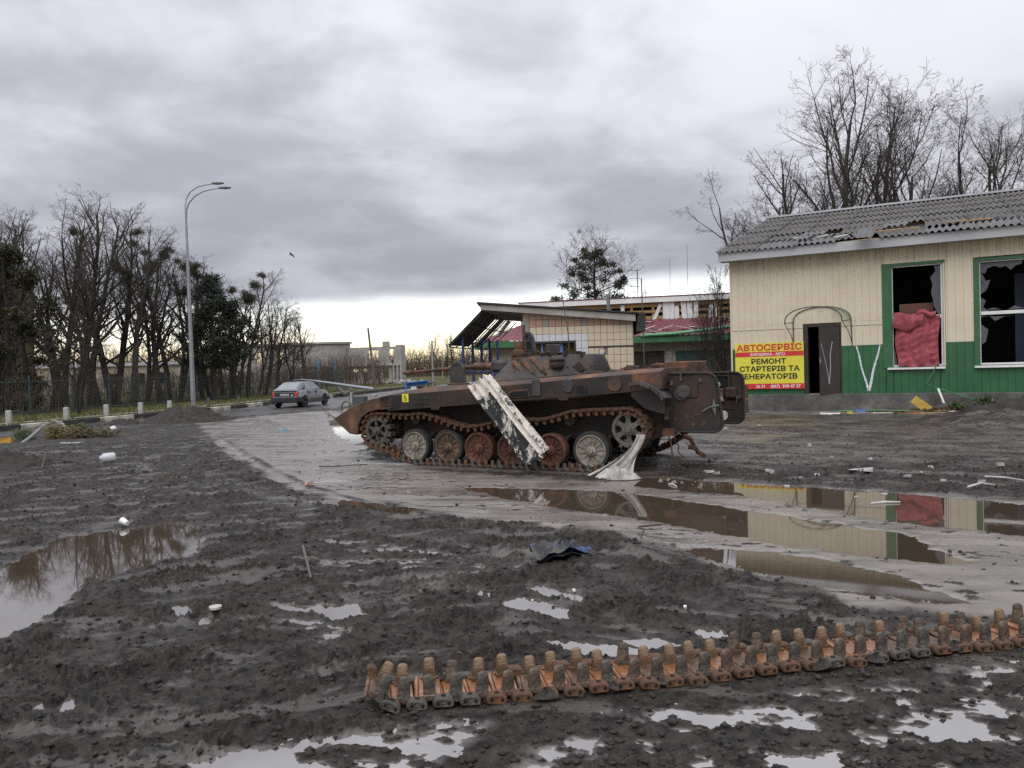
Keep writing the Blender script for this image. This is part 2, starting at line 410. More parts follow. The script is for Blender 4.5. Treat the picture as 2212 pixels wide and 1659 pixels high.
    h = h + .006 * billow(x * 9, y * 9, 2, 44) * (1 - rough) * sstep(.0, .3, fbm(x * 1.7, y * 1.7, 3, 45)) * (1 - far)
    # ruts pressed by tracks: groove, thrown-up edges, lug prints
    for pts, hw, dp in RUT_W:
        x0 = min(p[0] for p in pts) - 1; x1 = max(p[0] for p in pts) + 1; y0 = min(p[1] for p in pts) - 1; y1 = max(p[1] for p in pts) + 1
        m = (x > x0) & (x < x1) & (y > y0) & (y < y1)
        if not m.any(): continue
        dd, of, ar = line_sd(x[m], y[m], pts)
        dd = dd + .05 * fbm(x[m] * 3, y[m] * 3, 2, 50)
        gro = sstep(hw * 1.15, hw * .8, dd)
        ber = np.exp(-((dd - hw * 1.35) / (hw * .45)) ** 2)
        lug = (np.cos(ar * 2 * np.pi / .137 + of * 5) > .1) * 1.0
        fade = .5 + .5 * sstep(-.2, .2, fbm(x[m] * 1.1, y[m] * 1.1, 2, 51))
        hm = h[m]; hm = hm - dp * gro * fade * .8 + dp * .32 * ber * (1 + .6 * billow(x[m] * 8, y[m] * 8, 2, 52)) * fade + .016 * lug * gro * fade
        h[m] = hm
        rough[m] = np.maximum(rough[m] * (1 - .12 * gro), .75 * ber * fade)
    # under the vehicle and the loose track the mud is pressed level
    tx = (x - TO.x) * EX.x + (y - TO.y) * EX.y; ty = (x - TO.x) * EY.x + (y - TO.y) * EY.y
    flat = sstep(.5, 0, np.maximum(np.abs(tx) - 2.6, np.abs(ty) - 1.6))
    h = h * (1 - flat) + (-.004 + .006 * fbm(x * 5, y * 5, 3, 33)) * flat; rough = rough * (1 - .6 * flat)
    tl = W2(TRACK_PX); dd, of, ar = line_sd(x, y, tl)
    tm = sstep(.26, .16, np.abs(of - .15)) * (dd < .45)
    h = h * (1 - tm) + .004 * tm
    # hollows that hold water
    wetp = np.zeros_like(x)
    pud = []
    for lab, poly in PUDDLE_W:
        x0 = min(p[0] for p in poly) - .8; x1 = max(p[0] for p in poly) + .8; y0 = min(p[1] for p in poly) - .8; y1 = max(p[1] for p in poly) + .8
        m = (x > x0) & (x < x1) & (y > y0) & (y < y1)
        if not m.any(): continue
        big = max(x1 - x0, y1 - y0) - 1.6; k = min(1.0, big / 1.5)
        s0 = poly_sd(x[m], y[m], poly); wv = PUD_W[len(poly), round(poly[0][0], 3)]
        s = s0 + k * (.11 * fbm(x[m] * 2.2, y[m] * 2.2, 3, 70) + .07 * fbm(x[m] * 8, y[m] * 8, 3, 71))
        pud.append((lab, m, k, s0, s, wv)); hm = h[m]              # first the banks that hold the water in
        if lab.startswith('film'): h[m] = np.where((s0 > -.03) & (s0 < .6), np.maximum(hm, LEVEL + .009), hm); continue
        hm = np.where((s > .0) & (s < .45), np.maximum(hm, LEVEL + .006 * sstep(0, .12, s) + .004), hm)
        h[m] = np.where((s0 > wv * .45) & (s0 < .8), np.maximum(hm, LEVEL + .009), hm)
    for lab, m, k, s0, s, wv in sorted(pud, key=lambda q: not q[0].startswith('film')):    # then the hollows
        hm = h[m]
        if lab.startswith('film'):
            wf = sstep(.02, -.22, s0) * (s0 < -.03); um, vm = u[m], v[m]
            rel = LEVEL + (.0115 if lab == 'film' else -.001) + .034 * fbm(um * 1.5, vm * 4.2, 4, 120) + .012 * fbm(x[m] * 9, y[m] * 9, 3, 121)
            rel = rel + .022 * sstep(.05, .4, fbm(um * 2.6, vm * 5, 3, 122)) * (.3 + r2[m]) + lump[m] * .45 * sstep(.0, .012, rel - LEVEL)
            h[m] = hm * (1 - wf) + rel * wf
            rough[m] = rough[m] * (1 - wf) + wf * sstep(.002, .016, rel - LEVEL) * .78; wetp[m] = np.maximum(wetp[m], wf * sstep(.02, .0, rel - LEVEL)); continue
        ins = sstep(.05 * k + .01, -.09 * k, s) * (s0 < wv * .5)
        h[m] = hm * (1 - ins) + (LEVEL - .035 + .012 * fbm(x[m] * 3, y[m] * 3, 2, 72)) * ins
        wetp[m] = np.maximum(wetp[m], sstep(.35, -.02, s))
        rough[m] = rough[m] * (1 - .8 * ins)
    wet = np.clip((1 - rough) * (.45 + .9 * sstep(.1, -.3, streak)) + .5 * wetp + .25 * smear, 0, 1)
    return h, np.clip(rough, 0, 1), wet, np.clip(green, 0, 1)

TRACK_PX = [(812, 1545), (1000, 1528), (1150, 1514), (1330, 1498), (1500, 1481), (1850, 1440), (2200, 1400), (2420, 1374)]

ys = [2.0]
while ys[-1] < 27: ys.append(ys[-1] * 1.0032)
while ys[-1] < 900: ys.append(ys[-1] * 1.03)
ys = np.array(ys)
tn = np.concatenate([np.linspace(-4, -.98, 40), np.arange(-.97, .97, .00225), np.linspace(.98, 4, 40)])
GX = np.outer(ys, tn); GY = np.repeat(ys[:, None], len(tn), 1)
gh, grough, gwet, ggreen = ground_height(GX.ravel(), GY.ravel())
nr, nc = GX.shape
idx = np.arange(nr * nc).reshape(nr, nc)
quads = np.stack([idx[:-1, :-1], idx[:-1, 1:], idx[1:, 1:], idx[1:, :-1]], -1).reshape(-1, 4)

gm = bpy.data.materials.new('mud'); gm.use_nodes = True
t = gm.node_tree; b = t.nodes['Principled BSDF']
def gn(ty, **k):
    n = t.nodes.new(ty)
    for a, v in k.items(): setattr(n, a, v)
    return n
at = gn('ShaderNodeAttribute', attribute_name='masks'); sx = gn('ShaderNodeSeparateColor'); t.links.new(at.outputs['Color'], sx.inputs[0])
tcg = gn('ShaderNodeTexCoord')
def gnoise(sc, det=6, ro=.6):
    n = gn('ShaderNodeTexNoise'); n.inputs['Scale'].default_value = sc; n.inputs['Detail'].default_value = det; n.inputs['Roughness'].default_value = ro
    t.links.new(tcg.outputs['Object'], n.inputs['Vector']); return n.outputs['Fac']
def gmix(f, a, bb):
    n = gn('ShaderNodeMix', data_type='RGBA')
    for i, s in ((0, f), (6, a), (7, bb)):
        if isinstance(s, (int, float)): n.inputs[i].default_value = s
        elif isinstance(s, tuple): n.inputs[i].default_value = (*s, 1)
        else: t.links.new(s, n.inputs[i])
    return n.outputs[2]
def gmath(op, a, bb=None, cc=None, clamp=False):
    n = gn('ShaderNodeMath', operation=op, use_clamp=clamp)
    for i, s in enumerate((a, bb, cc)):
        if s is None: continue
        if isinstance(s, (int, float)): n.inputs[i].default_value = s
        else: t.links.new(s, n.inputs[i])
    return n.outputs[0]
def gmr(x, a, bb, c, d):
    n = gn('ShaderNodeMapRange'); t.links.new(x, n.inputs[0])
    for i, q in enumerate((a, bb, c, d)): n.inputs[i + 1].default_value = q
    return n.outputs[0]
nA, nB, nC = gnoise(1.1, 8, .65), gnoise(11, 8, .72), gnoise(48, 5, .65)
mpl = gn('ShaderNodeMapping'); mpl.inputs['Rotation'].default_value = (0, 0, .30); mpl.inputs['Scale'].default_value = (.35, 3.2, 1); t.links.new(tcg.outputs['Object'], mpl.inputs[0])
nL = gn('ShaderNodeTexNoise'); nL.inputs['Scale'].default_value = 1.5; nL.inputs['Detail'].default_value = 8; nL.inputs['Roughness'].default_value = .68; t.links.new(mpl.outputs[0], nL.inputs['Vector'])
nL = nL.outputs['Fac']
smoothc = gmix(gmr(nA, .35, .65, 0, 1), (.130, .115, .102), (.215, .192, .173))
smoothc = gmix(gmr(nL, .52, .66, 0, .8), smoothc, (.055, .048, .042))
roughc = gmix(gmr(nB, .40, .62, 0, 1), (.007, .0062, .0056), (.050, .042, .035))
col = gmix(gmr(gmath('MULTIPLY_ADD', gmath('SUBTRACT', nB, .5), .7, sx.outputs[0], True), .05, .62, 0, 1), smoothc, roughc)
grassc = gmix(gmr(nB, .35, .65, 0, 1), (.045, .052, .016), (.085, .075, .032))
col = gmix(gmath('MULTIPLY_ADD', gmath('SUBTRACT', nA, .5), .8, sx.outputs[2], True), col, grassc)
t.links.new(col, b.inputs['Base Color'])
wetn = gmath('MULTIPLY_ADD', gmath('SUBTRACT', nL, .5), 1.3, gmath('MULTIPLY_ADD', gmath('SUBTRACT', nA, .5), .8, sx.outputs[1]), True)
ro = gmr(wetn, .15, .9, .62, .19)
ro = gmath('MULTIPLY_ADD', gmath('SUBTRACT', nC, .5), .7, ro, True)
ro = gmath('MULTIPLY_ADD', sx.outputs[2], .5, ro, True)
t.links.new(ro, b.inputs['Roughness'])
t.links.new(gmr(sx.outputs[0], .1, .8, .8, .22), b.inputs['Specular IOR Level'])
bp = gn('ShaderNodeBump'); bp.inputs['Distance'].default_value = .03
t.links.new(gmr(sx.outputs[0], 0, 1, .16, 1.0), bp.inputs['Strength'])
t.links.new(gmath('MULTIPLY_ADD', nC, .35, nB), bp.inputs['Height']); t.links.new(bp.outputs[0], b.inputs['Normal'])

gme = raw_mesh('ground', np.stack([GX.ravel(), GY.ravel(), gh], -1), quads, gm)
ca_ = gme.color_attributes.new('masks', 'FLOAT_COLOR', 'POINT')
ca_.data.foreach_set('color', np.stack([grough, gwet, ggreen, np.ones_like(gh)], -1).astype(np.float32).ravel())
ground = tag(link('ground', gme), 'dark churned mud with wet smooth lanes and ruts', kind='structure')

def zat(x, y):
    h = ground_height(np.array([float(x)]), np.array([float(y)]))[0]; return float(h[0])

# puddles: still water lying in the hollows
wm = bpy.data.materials.new('puddle_water'); wm.use_nodes = True
wt = wm.node_tree; wb = wt.nodes['Principled BSDF']
wb.inputs['Base Color'].default_value = (.062, .047, .033, 1); wb.inputs['Roughness'].default_value = .025; wb.inputs['IOR'].default_value = 5.0
wtc = wt.nodes.new('ShaderNodeTexCoord'); wnz = wt.nodes.new('ShaderNodeTexNoise'); wnz.inputs['Scale'].default_value = 14; wnz.inputs['Detail'].default_value = 2
wt.links.new(wtc.outputs['Object'], wnz.inputs['Vector'])
wbp = wt.nodes.new('ShaderNodeBump'); wbp.inputs['Strength'].default_value = .018; wbp.inputs['Distance'].default_value = .004
wt.links.new(wnz.outputs['Fac'], wbp.inputs['Height']); wt.links.new(wbp.outputs[0], wb.inputs['Normal'])
for i, (lab, poly) in enumerate(PUDDLE_W):
    cxp = sum(p[0] for p in poly) / len(poly); cyp = sum(p[1] for p in poly) / len(poly)
    n = len(poly); area = sum(poly[k][0] * poly[(k + 1) % n][1] - poly[(k + 1) % n][0] * poly[k][1] for k in range(n)); sg = 1 if area > 0 else -1
    ex_ = []
    for k in range(n):                                   # push the outline out a little so the mud makes the shoreline
        a = Vector(poly[k - 1]); c = Vector(poly[(k + 1) % n]); tdir = (c - a).normalized(); nn = Vector((tdir.y, -tdir.x)) * sg
        w = PUD_W[n, round(poly[0][0], 3)]; q = Vector(poly[k]) + nn * w; ex_.append((q.x, q.y, LEVEL + .0004 * i))
    me = bpy.data.meshes.new('puddle'); tris_ = tessellate_polygon([[Vector(q) for q in ex_]]); me.from_pydata(ex_, [], [tuple(t3) for t3 in tris_]); me.materials.append(wm)
    bmw = bmesh.new(); bmw.from_mesh(me)
    for f_ in bmw.faces:
        f_.normal_update()
        if f_.normal.z < 0: f_.normal_flip()
    bmw.to_mesh(me); bmw.free()
    tag(link('puddle', me), kind='structure')

# asphalt road beyond the mud
rm = mat('wet_asphalt', [(.3, (.045, .043, .044)), (.7, (.085, .08, .08))], scale=.9, rough=(.22, .42), bump=.25, bscale=40, stretch=(1, .35, 1))
rv, rf = [], []
ry = np.concatenate([np.arange(8, 60, .5), np.arange(60, 600, 6)])
for i, yy in enumerate(ry):
    a = xat(KERB, yy); c = xat(RNEAR, yy) + 4.5
    for j in range(13): rv.append((a + (c - a) * j / 12, yy, -.205 + .012 * math.sin(j / 12 * math.pi)))
rq = [(i * 13 + j, i * 13 + j + 1, (i + 1) * 13 + j + 1, (i + 1) * 13 + j) for i in range(len(ry) - 1) for j in range(12)]
tag(link('road', raw_mesh('road', np.array(rv), np.array(rq), rm)), 'wet grey asphalt road curving past the mud', kind='structure')
# ================================================================== ARMOURED VEHICLE
soot = mat('burnt_armour', [(.30, (.010, .0095, .0095)), (.46, (.022, .018, .016)), (.58, (.045, .026, .018)), (.72, (.11, .048, .024))], scale=2.3, rough=(.55, .85), bump=.5, bscale=45, metal=.15, detail=9, nrough=.68)
rusty = mat('orange_rust', [(.28, (.022, .015, .012)), (.46, (.058, .032, .020)), (.62, (.145, .062, .028)), (.77, (.25, .13, .07))], scale=3.2, rough=(.6, .9), bump=.6, bscale=60, detail=9, nrough=.7)
deckm = mat('scorched_deck', [(.30, (.016, .014, .013)), (.44, (.042, .026, .019)), (.56, (.095, .046, .026)), (.66, (.19, .085, .04)), (.76, (.22, .17, .15))], scale=2.0, rough=(.45, .8), bump=.4, bscale=50, detail=9, nrough=.66)
ashy = mat('ash_grey_steel', [(.3, (.022, .021, .022)), (.5, (.05, .048, .048)), (.7, (.11, .095, .085))], scale=4, rough=(.55, .8), bump=.4, bscale=50, metal=.2)
rubber = mat('charred_rubber', [(.3, (.014, .014, .015)), (.7, (.035, .034, .034))], scale=9, rough=(.7, .9), bump=.4, bscale=60)
dried = mat('dried_mud_disc', [(.3, (.12, .105, .085)), (.52, (.25, .225, .185)), (.72, (.36, .33, .28))], scale=9, rough=.9, bump=.6, bscale=40)
browndisc = mat('brown_disc', [(.3, (.035, .026, .02)), (.5, (.10, .06, .04)), (.7, (.20, .12, .075))], scale=7, rough=.85, bump=.5, bscale=40)
reddisc = mat('red_rust_disc', [(.3, (.04, .022, .017)), (.55, (.12, .045, .028)), (.75, (.20, .09, .055))], scale=6, rough=.85, bump=.5, bscale=40)
mudsteel = mat('muddy_steel', [(.3, (.028, .024, .02)), (.5, (.07, .06, .048)), (.72, (.17, .145, .115))], scale=14, rough=(.5, .8), bump=.5, bscale=60)
linkrust = mat('link_rust', [(.3, (.035, .022, .016)), (.5, (.10, .05, .028)), (.7, (.24, .11, .045))], scale=9, rough=.85, bump=.5, bscale=70)
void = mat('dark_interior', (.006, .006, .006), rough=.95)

tank = empty('armoured_vehicle', TO, -TH, 'burnt-out rusty tracked armoured vehicle with open rear doors standing in the mud', 'armoured vehicle')
SY = -1.45
# hull: lower tub, nose wedge, sponsons, roof
hb = MB()
hb.prism([(-3.45, .82), (-3.15, .52), (-2.6, .42), (2.7, .50), (2.98, .62), (3.0, 1.30), (-2.4, 1.05)], -1.02, 1.02)
hull = hb.build('hull', soot, tank, bevel=.012)
nb_ = MB()
nose_poly = [(-3.54, .825), (-3.2, 1.0), (-2.95, 1.105), (-2.6, 1.205), (-2.16, 1.275), (-2.16, 1.02), (-2.46, 1.005), (-2.70, .955), (-2.86, .85), (-2.95, .70), (-2.97, .53), (-3.16, .545)]
nb_.prism(nose_poly, SY, -1.39); nb_.prism(nose_poly, 1.39, -SY)
nb_.prism([(-3.54, .825), (-3.2, 1.0), (-2.95, 1.105), (-2.6, 1.205), (-2.4, 1.24), (-2.4, 1.15), (-2.9, 1.02), (-3.2, .9), (-3.42, .8)], -1.40, 1.40)
nb_.prism([(-3.54, .825), (-3.42, .82), (-3.02, .52), (-3.16, .535)], -1.40, 1.40)
nb_.build('nose', deckm, hull, bevel=.01)
sp_ = MB()
def ring(x, zl, zt, c=.17, up=.06):
    return [(x, SY, zl), (x, SY, zt), (x, SY + c, zt + up), (x, -SY - c, zt + up), (x, -SY, zt), (x, -SY, zl)]
sp_.loft([ring(-2.42, 1.0, 1.235, .05, .01), ring(-2.16, 1.02, 1.275, .08, .02), ring(-1.4, 1.045, 1.315, .14, .10), ring(-.62, 1.085, 1.36, .17, .075), ring(.54, 1.14, 1.44, .17, .07), ring(1.6, 1.20, 1.51, .17, .06), ring(2.5, 1.30, 1.57, .17, .06), ring(3.0, 1.32, 1.60, .17, .05)])
sp_.build('upper_hull', deckm, hull, bevel=.008)
# dark side plating with its own scorched face
pl_ = MB()
def side(x0, x1, a0, a1, b0, b1, y0=SY - .012, y1=SY + .004): return [(x0, a0), (x1, a1), (x1, b1), (x0, b0)], y0, y1
for seg in ((-2.15, -1.02, 1.022, 1.062, 1.272, 1.335), (-1.01, .20, 1.064, 1.12, 1.336, 1.412), (.21, 1.45, 1.122, 1.19, 1.414, 1.497), (1.46, 2.52, 1.192, 1.285, 1.499, 1.565)):
    p, y0, y1 = side(*seg); MB().prism(p, y0, y1).build('side_plate', soot, hull, bevel=.004)
pl_.prism([(-2.2, .985), (2.45, 1.285), (2.45, 1.305), (-2.2, 1.015)], SY - .035, SY + .02); pl_.build('sponson_lip', soot, hull)
for x in (-1.15, 1.36):                                   # hooked brackets under the lip
    z = 1.02 + (x + 2.2) * .0634
    MB().prism([(x - .13, z), (x - .07, z - .08), (x + .07, z - .08), (x + .13, z), (x + .1, z + .02), (x - .1, z + .02)], SY - .04, SY - .015).build('skirt_bracket', soot, hull)
# firing ports, patches, fittings on the near side
for (x, z, r) in ((1.44, 1.40, .105), (2.25, 1.42, .12), (-1.45, 1.165, .0)):
    if r: MB().lathe([(r, -.03), (r, 0), (r * .8, .02)], 18, 'y', (x, SY - .005, z)).build('port_cover', ashy if x < 2 else deckm, hull, smooth=True)
pr = MB(); pr.lathe([(.10, -.025), (.10, .01)], 20, 'y', (1.67, SY - .012, 1.335)); pr.build('firing_port', soot, hull)
MB().lathe([(.07, -.004), (.07, .01)], 18, 'y', (1.67, SY - .045, 1.335)).build('port_opening', void, hull)
MB().box(-1.60, -1.31, SY - .022, SY, 1.105, 1.235).build('patch_plate', soot, hull, bevel=.006)
hp = MB(); hp.box(.79, .95, SY - .05, SY - .02, 1.235, 1.525); hp.build('hanging_plate', ashy, hull, bevel=.03)
rc = MB(); rc.prism([(.28, 1.20), (.34, 1.30), (.42, 1.335), (.72, 1.35), (.76, 1.22), (.4, 1.195)], SY - .03, SY - .01); rc.build('port_frame', rusty, hull, bevel=.006)
MB().prism([(.35, 1.22), (.38, 1.29), (.45, 1.315), (.70, 1.33), (.73, 1.235), (.42, 1.215)], SY - .036, SY - .02).build('port_recess', void, hull)
# wheelchair sticker
yel = mat('sticker_yellow', [(.3, (.60, .55, .03)), (.7, (.72, .66, .06))], scale=14, rough=.5)
blk = mat('print_black', (.02, .02, .02), rough=.6)
stk = MB().box(-1.875, -1.735, SY - .020, SY - .013, 1.145, 1.295).build('sticker', yel, hull); stk['label'] = 'yellow square sticker with black wheelchair symbol'
sy = SY - .0235; ic = MB()
cxs, czs = -1.805, 1.22
ic.box(cxs - .012, cxs + .004, sy, sy + .003, czs + .0, czs + .045); ic.box(cxs - .012, cxs + .022, sy, sy + .003, czs - .006, czs + .008); ic.box(cxs - .03, cxs - .01, sy, sy + .003, czs + .022, czs + .032)
ic.box(cxs + .012, cxs + .022, sy, sy + .003, czs - .04, czs + .0)
ic.lathe([(.0001, 0), (.011, 0), (.011, .003)], 12, 'y', (cxs - .003, sy, czs + .057))
for k in range(14):
    a = R(100 + k * 19); a2 = a + R(19)
    ic.prism([(cxs + .004 + q * math.cos(w), czs - .022 + q * math.sin(w)) for q, w in ((.026, a), (.034, a), (.034, a2), (.026, a2))], sy, sy + .003)
ic.build('wheelchair_symbol', blk, stk)
# deck clutter: hatches, vents, filler caps, loose scorched scraps
MB().box(-1.9, -1.0, .1, 1.2, 1.36, 1.415, Matrix.Rotation(R(-3.0), 4, 'Y')).build('engine_grille', soot, hull, bevel=.01)
dh = MB(); dh.prism([(-.19, 0), (-.19, .26), (-.15, .34), (-.07, .39), (.04, .40), (.13, .36), (.18, .28), (.19, 0)], -.025, .025)
hat = dh.build('driver_hatch', ashy, hull, bevel=.012); hat.location = (-1.27, -.5, 1.46); hat.rotation_euler = (0, R(-4), R(-9))
bl = MB()
for k in range(16):
    a = R(k * 22.5); bl.lathe([(.011, -.012), (.011, .0)], 6, 'y', (.15 * math.cos(a), -.026, .20 + .16 * math.sin(a)))
bl.build('bolt_ring', rusty, hat)['kind'] = 'stuff'
MB().lathe([(.21, 0), (.21, .045), (.17, .06)], 20, 'z', (-1.27, -.5, 1.40)).build('hatch_collar', rusty, hull, smooth=True)
MB().lathe([(.12, 0), (.12, .05), (.05, .06)], 14, 'z', (-1.55, -.95, 1.36)).tube([(-1.62, -1.0, 1.41), (-1.60, -1.0, 1.47), (-1.52, -.95, 1.48), (-1.50, -.95, 1.42)], .012, 6).build('filler_cap', soot, hull)
rng = random.Random(5)
for k, (x, y, sx_, h) in enumerate([(1.75, -1.0, .16, .09), (2.05, -1.05, .12, .08), (1.5, -1.1, .14, .06), (2.62, -.9, .2, .07), (2.3, -.2, .34, .12), (2.55, .1, .25, .14), (1.95, .2, .3, .13), (2.75, .4, .22, .10), (1.62, .5, .2, .12), (2.4, -.7, .2, .06)]):
    z = 1.40 + x * .066; M = Matrix.Translation((x, y, z)) @ Matrix.Rotation(rng.uniform(-1, 1), 4, 'Z') @ Matrix.Rotation(rng.uniform(-.2, .2), 4, 'X')
    if k % 3 == 2: mb = MB().tube([(-sx_, 0, h * .5), (-sx_ * .3, .03, h * .8), (sx_ * .4, -.02, h * .7), (sx_, .02, h * .4)], h * .38, 7, M=M)
    else: mb = MB().box(-sx_ / 2, sx_ / 2, -.06, .06, 0, h, M); mb.box(-sx_ * .3, sx_ * .7, -.09, .02, h * .6, h * 1.15, M)
    mb.build('deck_fitting', (rusty, soot, reddisc)[k % 3], hull, wobble=.012, seed=k)
rr = MB(); rr.box(2.62, 3.0, -.1, 1.3, 1.62, 1.74); rr.build('roof_hatch', rusty, hull, bevel=.02)
whites = mat('scorched_white', [(.35, (.30, .29, .27)), (.6, (.62, .61, .58))], scale=6, rough=.8)
MB().box(1.72, 1.95, -.55, -.52, 1.52, 1.70, Matrix.Rotation(R(4), 4, 'Y')).build('torn_panel', whites, hull, wobble=.02)
# rear wall fittings
MB().box(3.0, 3.06, -1.35, -1.05, .85, 1.05).build('rear_lamp', soot, hull); MB().tube([(3.03, -1.2, 1.42), (3.1, -1.25, 1.42), (3.1, -1.3, 1.36)], .03, 8).build('rear_bracket_arm', soot, hull)
th_ = MB(); th_.tube([(3.0, -.35, .50), (3.1, -.35, .48), (3.16, -.32, .36), (3.22, -.30, .24), (3.34, -.28, .17)], .035, 7); th_.box(3.1, 3.2, -.45, -.3, .30, .36); th_.build('tow_hook', linkrust, hull, wobble=.008)
MB().tube([(2.95, -1.1, .62), (3.02, -1.12, .5), (3.03, -1.1, .3), (3.1, -1.08, .12), (3.2, -1.0, .06)], .012, 5).build('dangling_wire', linkrust, hull)
MB().tube([(3.0, -.95, .5), (3.08, -.9, .4), (3.06, -.88, .3), (3.16, -.85, .2)], .010, 5).build('dangling_wire', ashy, hull)
MB().box(2.9, 3.08, -1.15, -.95, .58, .70).build('rear_bracket', rusty, hull, wobble=.01)
# bent rear mudguard
mg = MB(); pts = [(2.52, 1.44), (2.70, 1.455), (2.88, 1.39), (3.0, 1.29), (3.07, 1.20)]
for (a, b_) in zip(pts[:-1], pts[1:]):
    mg.add([(a[0], -1.60, a[1]), (b_[0], -1.60, b_[1]), (b_[0], -1.12, b_[1] - .02), (a[0], -1.12, a[1] - .02)], [(0, 1, 2, 3)])
    mg.add([(a[0], -1.60, a[1]), (b_[0], -1.60, b_[1]), (b_[0] - .03, -1.60, b_[1] - .055), (a[0] - .01, -1.60, a[1] - .055)], [(0, 1, 2, 3)])
mgo = mg.build('rear_mudguard', ashy, hull, thick=.012)
MB().add([(2.50, -1.44, 1.42), (2.50, -1.44, 1.22), (2.72, -1.42, 1.02), (3.02, -1.40, .94), (3.04, -1.42, 1.2), (2.86, -1.44, 1.36)], [(0, 1, 2, 3, 4, 5)]).build('mudguard_liner', soot, hull, thick=.01)
# rear doors, both swung fully open
def door(y, flip):
    d = empty('rear_door', (2.98, y, 0), R(4 if flip < 0 else -6)); d.parent = tank
    def rr_(x0, x1, z0, z1, r, n=5):
        out = []
        for cx_, cz_, a0 in ((x1 - r, z0 + r, -90), (x1 - r, z1 - r, 0), (x0 + r, z1 - r, 90), (x0 + r, z0 + r, 180)):
            for k in range(n + 1): a = R(a0 + 90 * k / n); out.append((cx_ + r * math.cos(a), cz_ + r * math.sin(a)))
        return out
    if flip < 0: outer = [(p[0] - (p[1] - .65) * .12, p[1]) for p in rr_(-.06, .84, .645, 1.555, .15)]
    else: outer = rr_(-.04, .76, .62, 1.52, .15)
    sh = MB().prism(outer, -.05 if flip < 0 else -.02, .03); leaf = sh.build('leaf', soot, d, bevel=.028, smooth=35)
    rim = [(p[0], -.055 if flip < 0 else -.03, p[1]) for p in outer] ; rim.append(rim[0])
    MB().tube(rim, .022, 6, cap=False).build('rim', soot, d, smooth=True)
    if flip < 0:
        MB().lathe([(.115, -.035), (.115, .0), (.09, .0)], 22, 'y', (.20, -.055, 1.245)).build('port_ring', ashy, d, smooth=True)
        MB().lathe([(.10, -.06), (.10, .0)], 22, 'y', (.245, -.06, 1.275)).build('port_cover', ashy, d, smooth=True)
        MB().box(.16, .46, -.075, -.05, 1.17, 1.42).build('stowage_panel', soot, d, bevel=.02)
        MB().box(.20, .40, -.10, -.03, 1.555, 1.575).box(.19, .22, -.1, -.03, 1.44, 1.57).build('vision_block', ashy, d)
        hd = MB(); hd.prism([(.70, 1.17), (.735, 1.02), (.72, .90), (.675, 1.02)], -.11, -.09); hd.tube([(.52, -.08, .96), (.62, -.10, 1.02), (.72, -.12, 1.045), (.78, -.11, 1.055)], .014, 6); hd.build('handle', mat('grey_green_handle', (.10, .115, .10), rough=.6), d)
        MB().lathe([(.03, -.02), (.03, .0)], 10, 'y', (.50, -.055, 1.44)).build('rivet', ashy, d)
        rg = random.Random(9)
        for k in range(6):
            x, z = rg.uniform(.0, .6), rg.uniform(.75, 1.1); MB().lathe([(.0001, -.004), (.02 + rg.random() * .02, -.003), (.03, .0)], 7, 'y', (x, -.052, z)).build('rust_blister', rusty, d, wobble=.006, seed=k)
    else:
        MB().box(.05, .52, -.05, -.02, 1.22, 1.46).build('inner_recess', void, d)
        MB().box(.02, .54, -.075, -.03, 1.455, 1.475).box(.50, .53, -.075, -.03, 1.2, 1.47).build('recess_lip', soot, d)
        MB().lathe([(.055, -.10), (.06, -.02)], 14, 'y', (.30, 0, 1.30)).build('canister', whites, d, smooth=True)
        MB().box(.22, .42, -.13, -.03, 1.08, 1.24).build('fuel_box', browndisc, d, bevel=.02)
        MB().box(.44, .64, -.12, -.03, 1.07, 1.26).build('fuel_box', soot, d, bevel=.025)
        MB().box(.28, .40, -.12, -.05, 1.02, 1.09).build('melted_lump', whites, d, wobble=.012)
        MB().box(.56, .72, -.06, -.02, 1.06, 1.11).tube([(.66, -.07, 1.1), (.66, -.1, 1.06), (.65, -.1, .98)], .014, 6).build('latch', ashy, d)
        MB().lathe([(.09, -.045), (.09, -.01)], 20, 'y', (.38, 0, .755)).build('white_disc', whites, d, smooth=True)
        MB().box(.1, .62, -.032, -.01, .86, 1.04).build('lower_panel', soot, d, bevel=.01)
    return d
door(-1.0, -1); door(1.0, 1)
# front: tow cable loop, lamp
fr = MB(); fr.tube([(-3.92 + .13 * math.cos(R(a)), -.62, 1.0 + .12 * math.sin(R(a))) for a in range(-60, 230, 24)] + [(-3.86, -.64, .90)], .016, 6); fr.tube([(-3.80, -.6, .9), (-3.72, -.6, 1.02), (-3.62, -.6, 1.06), (-3.52, -.62, .98), (-3.45, -.66, .93)], .018, 6)
fr.build('tow_cable', mudsteel, hull, smooth=True)
MB().lathe([(.0001, -.07), (.06, -.05), (.085, 0), (.06, .05), (.0001, .07)], 12, 'x', (-3.74, -.85, .905)).build('cable_eye', dried, hull, smooth=True)
MB().box(-3.95, -3.55, -.2, .3, .92, 1.06).tube([(-3.5, -.1, 1.0), (-3.4, -.1, 1.16)], .03, 6).tube([(-3.6, 0, 1.02), (-3.2, .1, 1.10)], .03, 6).build('splash_board', soot, hull, wobble=.02)
